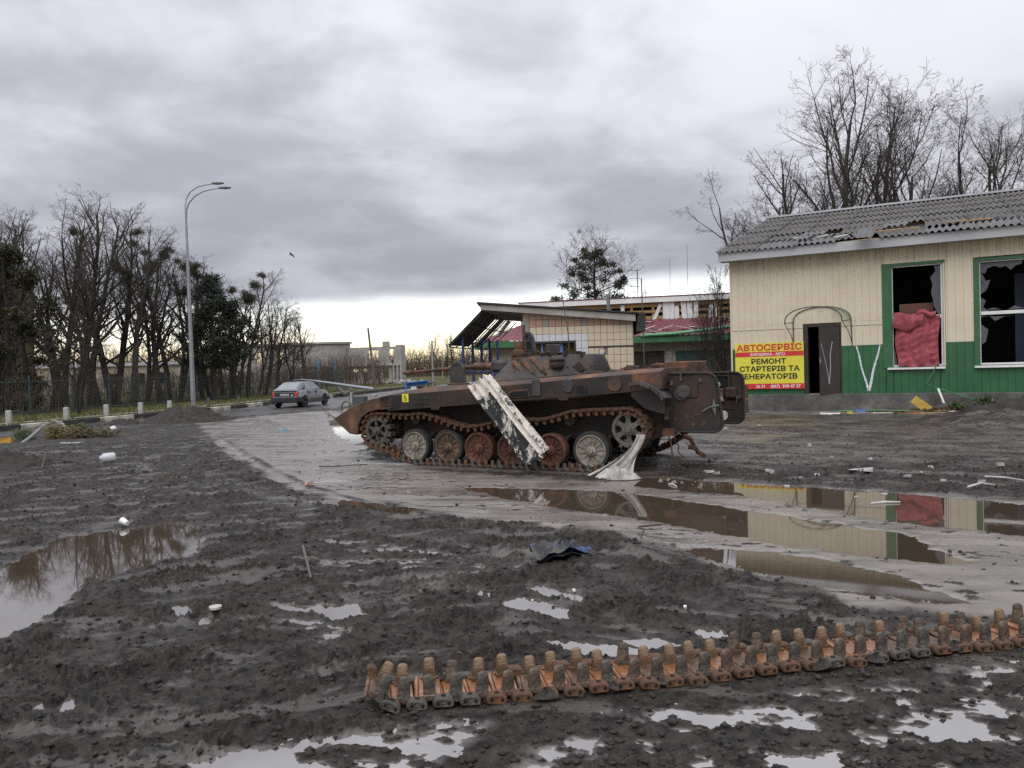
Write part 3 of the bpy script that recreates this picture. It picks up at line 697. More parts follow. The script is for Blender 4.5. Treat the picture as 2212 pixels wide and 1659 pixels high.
# turret
tur = MB(); tc_ = Vector((.42, 0))
def tring(r, ax, z, tilt, k=40, fx=1.0): return [((.42 + ax) + r * fx * math.cos(2 * math.pi * j / k), r * math.sin(2 * math.pi * j / k), z + tilt * r * math.cos(2 * math.pi * j / k)) for j in range(k)]
tur.loft([tring(1.13, 0, 1.475, .066), tring(1.14, 0, 1.515, .066), tring(.87, .16, 1.87, .03), tring(.83, .17, 1.90, .02), tring(.78, .17, 1.905, .02)])
turret = tur.build('turret', mat('scorched_turret', [(.3, (.014, .013, .013)), (.48, (.034, .031, .030)), (.6, (.065, .05, .042)), (.74, (.14, .075, .042))], scale=2.6, rough=(.55, .85), bump=.5, bscale=40, detail=9, nrough=.7), tank, smooth=35)
MB().loft([tring(1.17, 0, 1.45, .066), tring(1.17, 0, 1.48, .066)]).build('turret_ring', soot, turret)
band = MB()
for k in range(26):
    a = R(185 + k * 6.2); r = 1.02
    band.lathe([(.016, -.012), (.016, .012)], 6, 'z', (.5 + r * math.cos(a), r * math.sin(a), 1.665 + .05 * math.cos(a)))
band.build('rivets', soot, turret)['kind'] = 'stuff'
g = MB(); g.tube([(-.5, 0, 1.755), (-.62, 0, 1.755)], .12, 14); g.tube([(-.55, 0, 1.758), (-1.20, 0, 1.757)], .068, 12); gs = g.build('gun_sleeve', browndisc, turret, smooth=30)
MB().tube([(-1.18, 0, 1.755), (-1.7, 0, 1.732), (-2.72, 0, 1.675)], [.04, .036, .03], 12).build('gun_barrel', rusty, turret, smooth=40)
MB().tube([(-2.70, 0, 1.676), (-2.78, 0, 1.672), (-2.90, 0, 1.666)], [.044, .046, .04], 12).build('muzzle_brake', browndisc, turret, smooth=40)
MB().box(-.72, -.40, -.25, .25, 1.64, 1.86).build('mantlet', ashy, turret, bevel=.05, wobble=.01)
for (x, y, zt) in ((.14, -.86, 1.80), (.34, -.90, 1.82), (.50, -.86, 1.86), (.24, -.88, 1.73)):
    MB().tube([(x, y, zt), (x + .27, y - .14, zt - .22)], [.058, .052], 12).build('smoke_launcher', rusty if x > .3 or x < .2 else browndisc, turret, smooth=35)
    MB().tube([(x + .26, y - .135, zt - .21), (x + .34, y - .17, zt - .28)], [.045, .03], 8).build('launcher_base', soot, turret)
MB().box(.05, .75, -.80, -.70, 1.84, 1.90).build('launcher_rail', rusty, turret)
hh = MB(); hh.prism([(-.13, 0), (-.15, .26), (-.11, .36), (-.02, .425), (.07, .40), (.12, .30), (.13, 0)], -.03, .02)
th2 = hh.build('turret_hatch', ashy, turret, bevel=.012); th2.location = (.13, -.15, 1.955); th2.rotation_euler = (R(5), R(-7), R(-8))
hi = MB()
for (x, z, w, h_) in ((0, .17, .10, .13), (-.01, .33, .04, .07), (.06, .28, .03, .03), (-.06, .06, .04, .03), (.05, .05, .04, .03), (-.09, .2, .02, .03)): hi.box(x - w / 2, x + w / 2, -.04, -.025, z - h_ / 2, z + h_ / 2)
hi.build('hatch_fitting', void, th2)
MB().lathe([(.0001, .27), (.09, .25), (.115, .18), (.10, .10), (.14, .08), (.15, -.06)], 16, 'z', (-.13, -.1, 1.95)).build('periscope_head', rusty, turret, smooth=40)
MB().box(.22, .50, .25, .32, 1.9, 2.13).build('sight_shield', ashy, turret, bevel=.01)
MB().lathe([(.12, 0), (.13, .05), (.10, .12)], 14, 'z', (.98, -.88, 1.70)).lathe([(.14, .12), (.14, .145)], 14, 'z', (.98, -.88, 1.70)).build('lamp_mount', soot, turret)
rg = random.Random(3); cr_ = MB()
for k in range(30):
    a = R(rg.uniform(200, 345)); r = rg.uniform(.7, .86)
    M = Matrix.Translation((.6 + r * math.cos(a), r * math.sin(a), 1.905 + rg.uniform(0, .02))) @ Matrix.Rotation(rg.uniform(0, 6), 4, 'Z') @ Matrix.Rotation(rg.uniform(-.5, .5), 4, 'X')
    cr_.box(-.04, .05, -.015, .015, -.02, rg.uniform(.02, .06), M)
cr_.build('torn_edge', soot, turret)
MB().tube([(1.0, -.4, 1.9), (1.0, -.42, 2.3), (.92, -.45, 2.95)], [.012, .009, .006], 5).build('antenna', ashy, turret)
MB().prism([(1.5, 0), (1.62, .06), (1.5, .2), (1.38, .1)], -1.02, -.9, M=Matrix.Translation((-.05, 0, 1.6))).build('stowage_bracket', soot, turret, wobble=.01)

# ---- running gear
def copy_parts(src, parent, loc, rot=None):
    c = src.copy(); COL.objects.link(c); c.parent = parent; c.location = loc
    if rot is not None: c.rotation_euler = rot
    for ch in src.children:
        q = ch.copy(); COL.objects.link(q); q.parent = c
    return c
def wheel_meshes(dm, tm, tyre_r):
    disc = MB(); k = 28
    disc.lathe([(.262, .04), (.268, -.02), (.262, -.085), (.245, -.09), (.225, -.05), (.09, -.035), (.085, -.075), (.05, -.085), (.045, -.12), (.0001, -.125)], k, 'y')
    for j in range(12):
        a = R(j * 30); M = Matrix.Rotation(-a, 4, 'Y'); disc.prism([(.10, -.011), (.22, -.017), (.22, .017), (.10, .011)], -.062, -.03, 'y', M)
    tyre = MB().lathe([(.262, .10), (tyre_r, .085), (tyre_r, -.07), (tyre_r - .012, -.085), (.262, -.088)], 36, 'y', cap=False)
    nut = MB()
    for j in range(8): a = R(j * 45); nut.lathe([(.010, -.05), (.010, -.03)], 6, 'y', (.115 * math.cos(a), 0, .115 * math.sin(a)))
    return disc.mesh('road_wheel', dm, smooth=35), tyre.mesh('tyre', tm, smooth=35), nut.mesh('hub_bolts', dm)
WX = [-1.72, -1.0, -.36, .30, 1.03, 1.76]
wset = [wheel_meshes(dried, rubber, .312), wheel_meshes(browndisc, rubber, .312), wheel_meshes(reddisc, reddisc, .285), wheel_meshes(dried, rubber, .318)]
for s_, yc in ((-1, -1.27), (1, 1.27)):
    for i, x in enumerate(WX):
        d_, t_, n_ = wset[(0, 1, 2, 2, 2, 3)[i]]
        w = link('road_wheel', d_, tank, (x, yc, .325 if i in (2, 3, 4) else .335), (0, rng.uniform(0, 3), 0 if s_ < 0 else math.pi))
        link('tyre', t_, w); link('hub_bolts', n_, w)
        MB().tube([(x, yc * .95, .33), (x + .26, yc * .82, .56)], .05, 7).build('swing_arm', soot, tank)
# sprocket
spm = MB(); spm.lathe([(.245, -.06), (.245, .03), (.20, .03), (.20, -.06), (.245, -.06)], 30, 'y')
for j in range(6): M = Matrix.Rotation(R(j * 60 + 10), 4, 'Y'); spm.box(.05, .215, -.05, .0, -.022, .022, M)
spm.lathe([(.085, -.10), (.085, .02)], 16, 'y'); spm.lathe([(.05, -.13), (.05, -.09)], 10, 'y')
teeth = MB()
for j in range(13):
    M = Matrix.Rotation(R(j * 360 / 13), 4, 'Y'); teeth.prism([(.24, -.05), (.285, -.035), (.325, -.045), (.335, -.02), (.30, 0), (.335, .02), (.325, .045), (.285, .035), (.24, .05)], -.055, .0, 'y', M)
sp_me, te_me = spm.mesh('drive_sprocket', mudsteel, smooth=30), teeth.mesh('teeth', mudsteel)
idm = MB(); idm.lathe([(.27, -.09), (.27, .05), (.225, .05), (.225, -.09), (.27, -.09)], 32, 'y'); idm.lathe([(.10, -.10), (.10, .02)], 18, 'y'); idm.lathe([(.055, -.14), (.055, -.09)], 12, 'y')
for j in range(6):
    M = Matrix.Rotation(R(j * 60 + 28), 4, 'Y'); idm.prism([(.08, -.055), (.15, -.032), (.235, -.06), (.235, .06), (.15, .032), (.08, .055)], -.075, -.045, 'y', M)
id_me = idm.mesh('idler_wheel', mat('khaki_idler', [(.3, (.06, .056, .045)), (.5, (.10, .095, .075)), (.7, (.16, .15, .125))], scale=7, rough=.8, bump=.4, bscale=40), smooth=30)
for s_, yc in ((-1, -1.27), (1, 1.27)):
    w = link('drive_sprocket', sp_me, tank, (-2.55, yc - .06 * (-s_), .60), (0, .2, 0 if s_ < 0 else math.pi)); link('teeth', te_me, w)
    q = link('teeth', te_me, w); q.location = (0, .12, 0)
    link('idler_wheel', id_me, tank, (2.41, yc, .70), (0, 0, 0 if s_ < 0 else math.pi))
    MB().tube([(-2.4, yc * .8, .62), (-2.2, yc * .8, .62)], .16, 12).build('final_drive', soot, tank)
    for x in (-1.75, .35, 1.35): MB().lathe([(.10, -.08), (.10, .08)], 14, 'y', (x, yc * .92, .83)).build('return_roller', soot, tank)
# tracks: one object for every link
def link_mesh():
    m = MB(); m.box(-.060, .060, -.15, .15, -.018, .006); m.box(-.045, .045, -.13, .13, -.032, -.016)
    for y in (-.105, .105):
        m.loft([[(-.030, y - .022, .0), (.030, y - .022, .0), (.030, y + .022, .0), (-.030, y + .022, .0)], [(-.027, y - .017, .07), (.027, y - .017, .07), (.027, y + .017, .07), (-.027, y + .017, .07)], [(-.018, y - .012, .092), (.018, y - .012, .092), (.018, y + .012, .092), (-.018, y + .012, .092)]])
    for y in (-.150, .150): m.box(.035, .100, y - .02, y + .02, -.026, .014)
    return m
TL = link_mesh().mesh('track_link', linkrust)
TL2 = link_mesh().mesh('track_link', mudsteel)
loop = [(1.85, .03), (-1.75, .03), (-2.05, .10), (-2.35, .24), (-2.62, .29)]
loop += [(-2.55 - .325 * math.sin(R(a)), .60 - .325 * math.cos(R(a))) for a in range(30, 181, 15)]
loop += [(-2.2, .925), (-1.9, .905), (-1.5, .93), (-1.15, .86), (-.85, .755), (-.54, .70), (-.25, .73), (.05, .80), (.35, .86), (.65, .83), (.9, .835), (1.2, .90), (1.45, .975), (1.75, .995), (2.1, 1.01)]
loop += [(2.41 + .315 * math.sin(R(a)), .70 + .315 * math.cos(R(a))) for a in range(0, 125, 14)]
loop += [(2.52, .34), (2.3, .18), (2.05, .06)]
def resample(poly, step, closed=True):
    pts = poly + [poly[0]] if closed else poly
    seg = [(math.dist(a, b_)) for a, b_ in zip(pts[:-1], pts[1:])]; tot = sum(seg); n = round(tot / step); out = []
    for k in range(n):
        s = k * tot / n; i = 0
        while s > seg[i]: s -= seg[i]; i += 1
        a, b_ = pts[i], pts[i + 1]; f_ = s / seg[i]
        out.append((a[0] + (b_[0] - a[0]) * f_, a[1] + (b_[1] - a[1]) * f_))
    return out
lp = resample(loop, .137)
for yc in (-1.27, 1.27):
    trk = empty('track', (0, 0, 0)); trk.parent = tank
    for k, p in enumerate(lp):
        a, b_ = lp[k - 1], lp[(k + 1) % len(lp)]; ang = math.atan2(b_[1] - a[1], b_[0] - a[0])
        # loop runs clockwise seen from the near side, so the horns point inward
        o = link('track_link', TL2 if (p[1] < .1 and k % 3) else TL, trk, (p[0], yc, p[1]), (0, -ang + math.pi + rng.uniform(-.06, .06), 0))
# leaning sheet of white cladding
flaky = mat('flaking_white_paint', [(.0, (.012, .013, .014)), (.535, (.016, .017, .018)), (.545, (.40, .38, .34)), (.66, (.54, .52, .47)), (.9, (.60, .55, .46))], scale=5.0, rough=(.5, .75), detail=10, nrough=.74, stretch=(1, 1, .55), bump=.2, dist=.4)
flaky2 = mat('scuffed_white_paint', [(.0, (.012, .013, .014)), (.435, (.03, .028, .026)), (.445, (.42, .39, .34)), (.55, (.60, .57, .51)), (.75, (.58, .50, .40))], scale=5.5, rough=(.5, .75), detail=10, nrough=.74, bump=.2, dist=.4)
top_l, top_r, bot_l, bot_r = Vector((-.45, -1.46, 1.38)), Vector((-.04, -1.48, 1.62)), Vector((.90, -1.86, .03)), Vector((1.31, -1.90, .36))
nrm = (top_r - top_l).cross(bot_l - top_l).normalized()
if nrm.y > 0: nrm = -nrm
prof = [(0, 0), (.04, .03), (.09, .03), (.13, .0), (.27, .0), (.30, .028), (.38, .028), (.41, 0), (.55, 0), (.59, .045), (.66, .05), (.70, .0), (.78, .0), (.86, .035), (.97, .02), (1.0, -.05)]
nl = 30; rgp = np.random.RandomState(4); rows = []
for i in range(nl + 1):
    s = i / nl; L_ = top_l.lerp(bot_l, s); R_ = top_r.lerp(bot_r, s); row = []
    for j, (w, h_) in enumerate(prof):
        jag = rgp.uniform(-.05, .05) if i == 0 else (rgp.uniform(-.03, .12) if i == nl else 0)
        row.append(tuple(L_.lerp(R_, w) + nrm * (h_ + .014 * math.sin(s * 9 + w * 4) + (.05 * (s - .93) / .07 if s > .93 else 0)) + (top_l - bot_l).normalized() * jag))
    rows.append(row)
po = empty('cladding_panel', TO, -TH, 'ribbed metal panel with flaking white paint leaning on the armoured vehicle', 'metal panel')
MB().loft([r[:11] for r in rows[5:]], cap=False, closed=False).build('ribbed_face', flaky, po, thick=.006, smooth=30)
MB().loft([r[:11] for r in rows[:6]], cap=False, closed=False).build('top_end', flaky2, po, thick=.006, smooth=30)
MB().loft([r[10:] for r in rows], cap=False, closed=False).build('folded_edge', flaky2, po, thick=.006, smooth=30)
# white rag hanging from the idler
ragm = mat('dirty_white_cloth', [(.3, (.16, .15, .135)), (.5, (.36, .35, .325)), (.7, (.52, .51, .49))], scale=5, rough=.9, bump=.25, bscale=30)
rag = MB()
def ragf(s, w):
    e = w - .5; wid = e * (.12 + .26 * s + .36 * s ** 3)
    x = 2.66 - .10 * s - .30 * s ** 1.7 + wid
    z = .62 * (1 - s ** .9) + .015 + .05 * s * (1 - s) * math.sin(w * 9)
    ridge = abs(math.sin(w * 13 + s * 1.3)) ** .6 * .06 + .02 * math.sin(w * 37 + s * 5)
    return (x + .02 * math.sin(s * 6 + w * 8), -1.50 - .30 * s ** 1.3 - ridge * (.3 + .9 * s), max(z, .012))
rag.grid(ragf, 30, 70)
def heap(u_, v_):
    a = u_ * 2 * math.pi; r = v_; rx = 2.42 + (.34 * math.cos(a) + .05 * math.sin(3 * a)) * r; ry = -1.92 + .19 * math.sin(a) * r
    z = .115 * (1 - r ** 2.2) * (1 + .45 * math.sin(a * 5 + r * 6)) + .02 * math.sin(rx * 40 + ry * 23) * (1 - r) + .006
    return (rx, ry, max(z, .0))
rag.grid(heap, 44, 12)
ro_ = rag.build('rag', ragm, None, smooth=60); ro_.location = TO; ro_.rotation_euler = (0, 0, -TH)
tag(ro_, 'dirty white cloth hanging from the track down to the puddle', 'cloth')

# ================================================================== LOOSE TRACK IN FRONT
tl_w = [gp(*p) for p in TRACK_PX]
wetrust = mat('wet_orange_plate', [(.3, (.08, .042, .024)), (.5, (.22, .095, .042)), (.7, (.34, .18, .10))], scale=11, rough=(.12, .4), bump=.15, bscale=60)
hornrust = mat('worn_horn', [(.3, (.05, .034, .022)), (.5, (.13, .075, .037)), (.7, (.26, .18, .115))], scale=13, rough=(.55, .8), bump=.4, bscale=80)
pts2 = [(p.x, p.y) for p in tl_w]
seg = [math.dist(a, b_) for a, b_ in zip(pts2[:-1], pts2[1:])]; tot = sum(seg)
track = empty('loose_track', (pts2[0][0], pts2[0][1], 0), 0, 'rusty length of vehicle track lying across the wet mud', 'track')
pm = MB(); pm.box(-.057, .057, .045, .275, .010, .034); pm.box(-.05, .05, .045, .058, .034, .046); pm.box(-.05, .05, .262, .275, .034, .046)
pm.tube([(-.0685, -.005, .022), (-.0685, .305, .022)], .012, 8)
wetrust2 = mat('dull_orange_plate', [(.3, (.045, .03, .022)), (.5, (.10, .055, .034)), (.7, (.19, .115, .07))], scale=14, rough=(.25, .6), bump=.3, bscale=60)
plates = [pm.mesh('track_link', m_, bevel=.003) for m_ in (wetrust, wetrust2, wetrust)]
def horn(y, wob):
    h = MB(); sec = [(.035, .020, .03), (.033, .018, .085), (.030, .016, .122), (.026, .013, .139), (.015, .007, .147)]
    rings = []
    for (a, c, z) in sec:
        rings.append([(a * math.cos(t_) * 1.08, y + c * math.sin(t_) * 1.2, z) for t_ in [R(q) for q in (28, 52, 128, 152, 208, 232, 308, 332)]])
    h.loft(rings); h.box(-.036, .036, y - .028, y + .028, .026, .045); return h
hornrust2 = mat('muddy_horn', [(.3, (.035, .028, .022)), (.5, (.085, .06, .04)), (.7, (.19, .145, .105))], scale=15, rough=(.5, .85), bump=.5, bscale=70)
horns_a = [horn(.062, 0).mesh('guide_horn', m_, smooth=40) for m_ in (mudsteel, hornrust2, mudsteel)]; horns_b = [horn(.255, 0).mesh('guide_horn', m_, smooth=40) for m_ in (hornrust, hornrust2, hornrust)]
def mudlump(seed):
    r_ = np.random.RandomState(seed); g_ = MB(); g_.grid(lambda a, c: (lambda an, ra: (.055 * math.cos(an) * ra * (1 + .3 * math.sin(an * 3 + seed)), .035 * math.sin(an) * ra, .03 * (1 - ra ** 2) * (1 + .5 * math.sin(an * 5 + ra * 7 + seed)) - .004))(a * 2 * math.pi, c), 16, 5); return g_.mesh('packed_mud', soilm0, smooth=50)
soilm0 = mat('packed_mud', [(.3, (.014, .012, .011)), (.7, (.05, .043, .037))], scale=30, rough=.8, bump=.6, bscale=90)
lumps = [mudlump(q) for q in (1, 2, 3)]
def conn(y):
    c_ = MB(); c_.prism([(-.048, .004), (-.056, .02), (-.05, .044), (-.03, .054), (.03, .054), (.05, .044), (.056, .02), (.048, .004)], y - .032, y + .032); return c_
conn_me = conn(.0).mesh('connector', linkrust, bevel=.006); conn_mud = conn(.0).mesh('connector', mudsteel, bevel=.006)
hole = MB()
hole.lathe([(.013, 0), (.013, .0035)], 10, 'z', (0, .004, .054))
for x in (-.028, .028): hole.lathe([(.009, -.003), (.009, .0)], 8, 'y', (x, -.0325, .03))
hole_me = hole.mesh('bolt_hole', void)
nlk = int(tot / .137); base = tl_w[0]
for k in range(nlk + 1):
    s = k * .137; i = 0
    while i < len(seg) - 1 and s > seg[i]: s -= seg[i]; i += 1
    a, b_ = Vector(pts2[i]), Vector(pts2[i + 1]); p = a.lerp(b_, s / seg[i]); ang = math.atan2(b_.y - a.y, b_.x - a.x)
    zz_ = .006 + .006 * math.sin(k * .9) + rng.uniform(-.003, .003)
    pitch_, dy = rng.uniform(-.05, .05), 0
    if k == 0: pitch_, zz_ = .42, .045
    if k == 1: pitch_, zz_ = .10, .012
    o = link('track_link', plates[rng.randrange(3)], track, (p.x - base.x, p.y - base.y + dy, zz_), (rng.uniform(-.06, .05), pitch_ + rng.uniform(-.05, .05), ang + rng.uniform(-.05, .05)))
    link('guide_horn', horns_a[rng.randrange(3)], o, None, (rng.uniform(-.06, .06), rng.uniform(-.04, .04), 0)); link('guide_horn', horns_b[rng.randrange(3)], o, None, (rng.uniform(-.05, .05), rng.uniform(-.04, .04), 0))
    for q in range(rng.choice((0, 0, 1, 1))): link('packed_mud', lumps[rng.randrange(3)], o, (rng.uniform(-.05, .06), rng.choice((-.03, -.02, .01, .3)), .0 if q else .034), (0, 0, rng.uniform(0, 6)), rng.uniform(.6, 1.3))
    cme = conn_mud if k in (0, 1, 2, 3, 18, 20, 21, 22) else conn_me
    c1 = link('connector', cme, o, (.0685, .012, 0)); 
    h1 = link('bolt_hole', hole_me, o, (.0685, .012, 0)); h1['kind'] = 'stuff'
    link('connector', cme, o, (.0685, .305, 0))
    if k == 0: c0 = link('connector', conn_me, o, (-.075, .29, .02)); c0.rotation_euler = (0, .9, 0)
# ================================================================== REPAIR SHOP
cream = mat('cream_cladding', [(.3, (.57, .51, .38)), (.7, (.65, .59, .46))], scale=1.2, rough=.5, detail=5, bump=.05)
_ct = cream.node_tree; _cb = _ct.nodes['Principled BSDF']            # soot and run-off streaks down from the eaves
_tc = _ct.nodes.new('ShaderNodeTexCoord'); _mp = _ct.nodes.new('ShaderNodeMapping'); _mp.inputs['Scale'].default_value = (5.2, 1, .35); _ct.links.new(_tc.outputs['Object'], _mp.inputs[0])
_nz = _ct.nodes.new('ShaderNodeTexNoise'); _nz.inputs['Scale'].default_value = 1.6; _nz.inputs['Detail'].default_value = 7; _nz.inputs['Roughness'].default_value = .7; _ct.links.new(_mp.outputs[0], _nz.inputs['Vector'])
_sp = _ct.nodes.new('ShaderNodeSeparateXYZ'); _ct.links.new(_tc.outputs['Object'], _sp.inputs[0])
_mr = _ct.nodes.new('ShaderNodeMapRange'); _ct.links.new(_sp.outputs[2], _mr.inputs[0])
for _i, _v in enumerate((3.7, 4.75, -.35, .42)): _mr.inputs[_i + 1].default_value = _v
_ad = _ct.nodes.new('ShaderNodeMath'); _ad.operation = 'ADD'; _ct.links.new(_nz.outputs['Fac'], _ad.inputs[0]); _ct.links.new(_mr.outputs[0], _ad.inputs[1])
_r2 = _ct.nodes.new('ShaderNodeMapRange'); _ct.links.new(_ad.outputs[0], _r2.inputs[0])
for _i, _v in enumerate((.60, 1.15, 0, .8)): _r2.inputs[_i + 1].default_value = _v
_mx = _ct.nodes.new('ShaderNodeMix'); _mx.data_type = 'RGBA'; _ct.links.new(_r2.outputs[0], _mx.inputs[0]); _ct.links.new(_cb.inputs['Base Color'].links[0].from_socket, _mx.inputs[6]); _mx.inputs[7].default_value = (.10, .075, .045, 1)
_ct.links.new(_mx.outputs[2], _cb.inputs['Base Color'])
green = mat('green_cladding', [(.3, (.022, .095, .038)), (.7, (.035, .135, .055))], scale=1.5, rough=.45, bump=.05)
plinthm = mat('concrete_plinth', [(.28, (.035, .033, .03)), (.5, (.10, .096, .09)), (.7, (.19, .18, .17))], scale=1.3, rough=.9, bump=.6, bscale=14, nrough=.7)
concrete = mat('concrete', [(.3, (.20, .195, .185)), (.7, (.36, .35, .33))], scale=3, rough=.9, bump=.3, bscale=25)
whitep = mat('white_plastic', [(.3, (.62, .62, .62)), (.7, (.78, .78, .77))], scale=3, rough=.4)
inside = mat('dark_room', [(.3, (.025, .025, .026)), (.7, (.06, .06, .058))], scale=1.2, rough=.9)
brownmetal = mat('brown_metal', [(.3, (.022, .015, .013)), (.7, (.042, .028, .023))], scale=2, rough=.5)
fasc = mat('grey_fascia', [(.3, (.30, .31, .34)), (.7, (.46, .47, .50))], scale=.8, rough=.4, stretch=(.3, 1, 1))
slate = mat('asbestos_slate', [(.28, (.05, .049, .047)), (.5, (.105, .10, .097)), (.72, (.18, .175, .165))], scale=2.2, rough=.9, bump=.4, bscale=30, nrough=.7)
slate2 = mat('new_slate', [(.3, (.11, .11, .115)), (.7, (.175, .175, .18))], scale=3, rough=.85, bump=.3, bscale=30)
wood = mat('raw_timber', [(.3, (.22, .13, .06)), (.7, (.42, .28, .14))], scale=5, rough=.8, stretch=(.2, 1, 1), bump=.2)
shop = empty('repair_shop', BO, -TH, 'cream and green clad repair shop with damaged corrugated slate roof', 'building')
ZP, ZC, ZT = .66, 2.04, 4.72
OPEN = [(-.40, .57, .66, 2.68), (1.93, 3.18, 1.40, 4.20), (4.03, 5.62, 1.40, 4.16)]
XR, DEPTH = 12.0, 17.0
# masonry behind the cladding
xs = [-2.48] + [v for o in OPEN for v in o[:2]] + [XR]
wb_ = MB()
for a, c in zip(xs[0::2], xs[1::2]): wb_.box(a, c, .03, .33, 0, ZT)
for (a, c, z0, z1) in OPEN:
    if z0 > .7: wb_.box(a, c, .03, .33, 0, z0)
    else: wb_.box(a, c, .03, .33, 0, z0 - .02)
    wb_.box(a, c, .03, .33, z1, ZT)
wb_.box(-2.48, -2.15, .33, DEPTH, 0, ZT); wb_.box(XR - .3, XR, .33, DEPTH, 0, ZT); wb_.box(-2.15, XR - .3, DEPTH - .3, DEPTH, 0, ZT)
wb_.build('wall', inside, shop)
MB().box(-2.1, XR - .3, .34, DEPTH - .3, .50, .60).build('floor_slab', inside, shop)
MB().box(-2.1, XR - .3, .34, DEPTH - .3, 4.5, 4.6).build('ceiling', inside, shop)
MB().box(1.0, 1.12, .5, 6.0, .6, 4.5).build('partition', inside, shop)
MB().box(3.4, 3.5, 1.2, 6.0, .6, 4.5).build('partition', inside, shop)
MB().box(-1.5, 7.5, 4.2, 4.3, .6, 4.5).build('back_partition', inside, shop)
bluem = mat('blue_cupboard', (.015, .035, .085), rough=.5); MB().box(4.95, 5.25, 1.6, 2.0, .6, 3.9).build('cupboard', bluem, shop)
MB().box(-2.52, XR, -.04, .03, -.25, ZP).build('plinth', plinthm, shop, bevel=.015)
# ribbed cladding sheets: each its own part
def sheet(x0, x1, z0, z1, m, y=.0):
    s_ = MB(); step = .192; x = math.floor(x0 / step) * step; prof = []
    while x < x1 + .01:
        for dx, dy in ((0, 0), (.014, -.016), (.030, -.016), (.044, 0), (.118, 0), (.124, -.004), (.132, -.004), (.138, 0)):
            q = x + dx
            if x0 <= q <= x1: prof.append((q, y + dy))
        x += step
    if not prof or prof[0][0] > x0 + 1e-4: prof.insert(0, (x0, y))
    if prof[-1][0] < x1 - 1e-4: prof.append((x1, y))
    s_.loft([[(px, py, z0) for px, py in prof], [(px, py, z1) for px, py in prof]], cap=False, closed=False)
    return s_.build('cladding_sheet', m, shop)
def clad(x0, x1, z0, z1, m, y):
    a = x0
    while a < x1 - .02:
        c = min(a + 1.152, x1); sheet(a, c, z0, z1, m, y); a = c
clad(-2.5, 1.68, 2.725, ZT, cream, -.002); clad(-2.5, -.435, ZC, 2.723, cream, -.006); clad(.60, 1.68, ZC, 2.723, cream, -.006)
clad(3.23, 3.89, ZC, ZT, cream, -.004); clad(1.68, 3.23, 4.285, ZT, cream, -.004); clad(3.89, 5.72, 4.275, ZT, cream, -.004); clad(5.72, XR, ZC, ZT, cream, -.004)
clad(-2.5, -.435, ZP, ZC - .002, green, -.001); clad(.60, 1.935, ZP, ZC - .002, green, -.001); clad(3.19, 4.0, ZP, ZC - .002, green, -.001)
clad(1.935, 3.19, ZP, 1.32, green, -.001); clad(4.0, 5.72, ZP, 1.32, green, -.001); clad(5.72, XR, ZP, ZC - .002, green, -.001)
MB().box(-2.535, -2.49, -.025, .2, ZP, ZT).build('corner_trim', cream, shop)
MB().box(-2.5, -.44, -.022, -.004, 2.605, 2.613).box(.6, 1.68, -.022, -.004, 2.605, 2.613).build('sheet_seam', mat('dark_seam', (.33, .30, .25), rough=.6), shop)  # thin strip along the sheet joint, darker than the cream
# windows
shard = bpy.data.materials.new('broken_glass'); shard.use_nodes = True
sb_ = shard.node_tree.nodes['Principled BSDF']; sb_.inputs['Base Color'].default_value = (.14, .15, .16, 1); sb_.inputs['Roughness'].default_value = .12; sb_.inputs['Alpha'].default_value = .55
def window(x0, x1, z0, z1, trim, zbar, shards):
    w = empty('window', (0, 0, 0)); w.parent = shop
    MB().box(x0 - trim, x0, -.022, .30, z0 - .02, z1 + .08).box(x0 - trim + .002, x1 + .045, -.024, .30, z1 + .003, z1 + .083).build('green_trim', green, w)
    f_ = MB(); f_.box(x0 + .003, x0 + .022, .06, .12, z0, z1); f_.box(x1 - .055, x1 - .003, .05, .12, z0, z1); f_.box(x0 + .022, x1 - .055, .05, .12, z1 - .03, z1 - .002); f_.box(x0 + .022, x1 - .055, .05, .12, z0, z0 + .05)
    f_.build('frame', whitep, w); MB().box(x0 + .022, x1 - .055, .045, .125, zbar - .045, zbar + .045).build('crossbar', whitep, w)
    MB().prism([(-.10, z0 - .075), (-.10, z0 - .03), (.06, z0 - .012), (.06, z0 - .06)], x0 - .14, x1 + .03, 'x').build('sill', whitep, w)
    for poly in shards: MB().prism([(x0 + px * (x1 - x0), z0 + pz * (z1 - z0)) for px, pz in poly], .082, .087).build('glass_shard', shard, w)
    MB().box(x1 + .003, x1 + .04, -.02, .3, z0, z1).build('right_trim', cream, w)
    return w
window(1.93, 3.18, 1.40, 4.20, .25, 2.76, [[(.96, .98), (.83, .98), (.86, .93), (.76, .87), (.80, .80), (.77, .72), (.80, .66), (.83, .58), (.88, .52), (.96, .49)], [(.03, .53), (.10, .53), (.06, .50), (.03, .50)], [(.02, .02), (.08, .02), (.05, .14), (.02, .2)]])
window(4.03, 5.62, 1.40, 4.16, .13, 2.78, [[(.0, .98), (.62, .985), (.60, .95), (.52, .94), (.45, .90), (.38, .94), (.30, .93), (.22, .95), (.12, .93), (.08, .88), (.0, .9)], [(.01, .9), (.06, .86), (.10, .80), (.03, .74)], [(.01, .80), (.16, .82), (.10, .72), (.01, .68)], [(.01, .66), (.09, .62), (.05, .56), (.12, .52), (.01, .5)], [(.08, .53), (.2, .55), (.3, .53)], [(.4, .525), (.5, .56), (.62, .53)], [(.02, .46), (.14, .47), (.22, .42), (.35, .46), (.5, .46), (.02, .47)], [(.01, .40), (.12, .34), (.08, .22), (.02, .2)]])
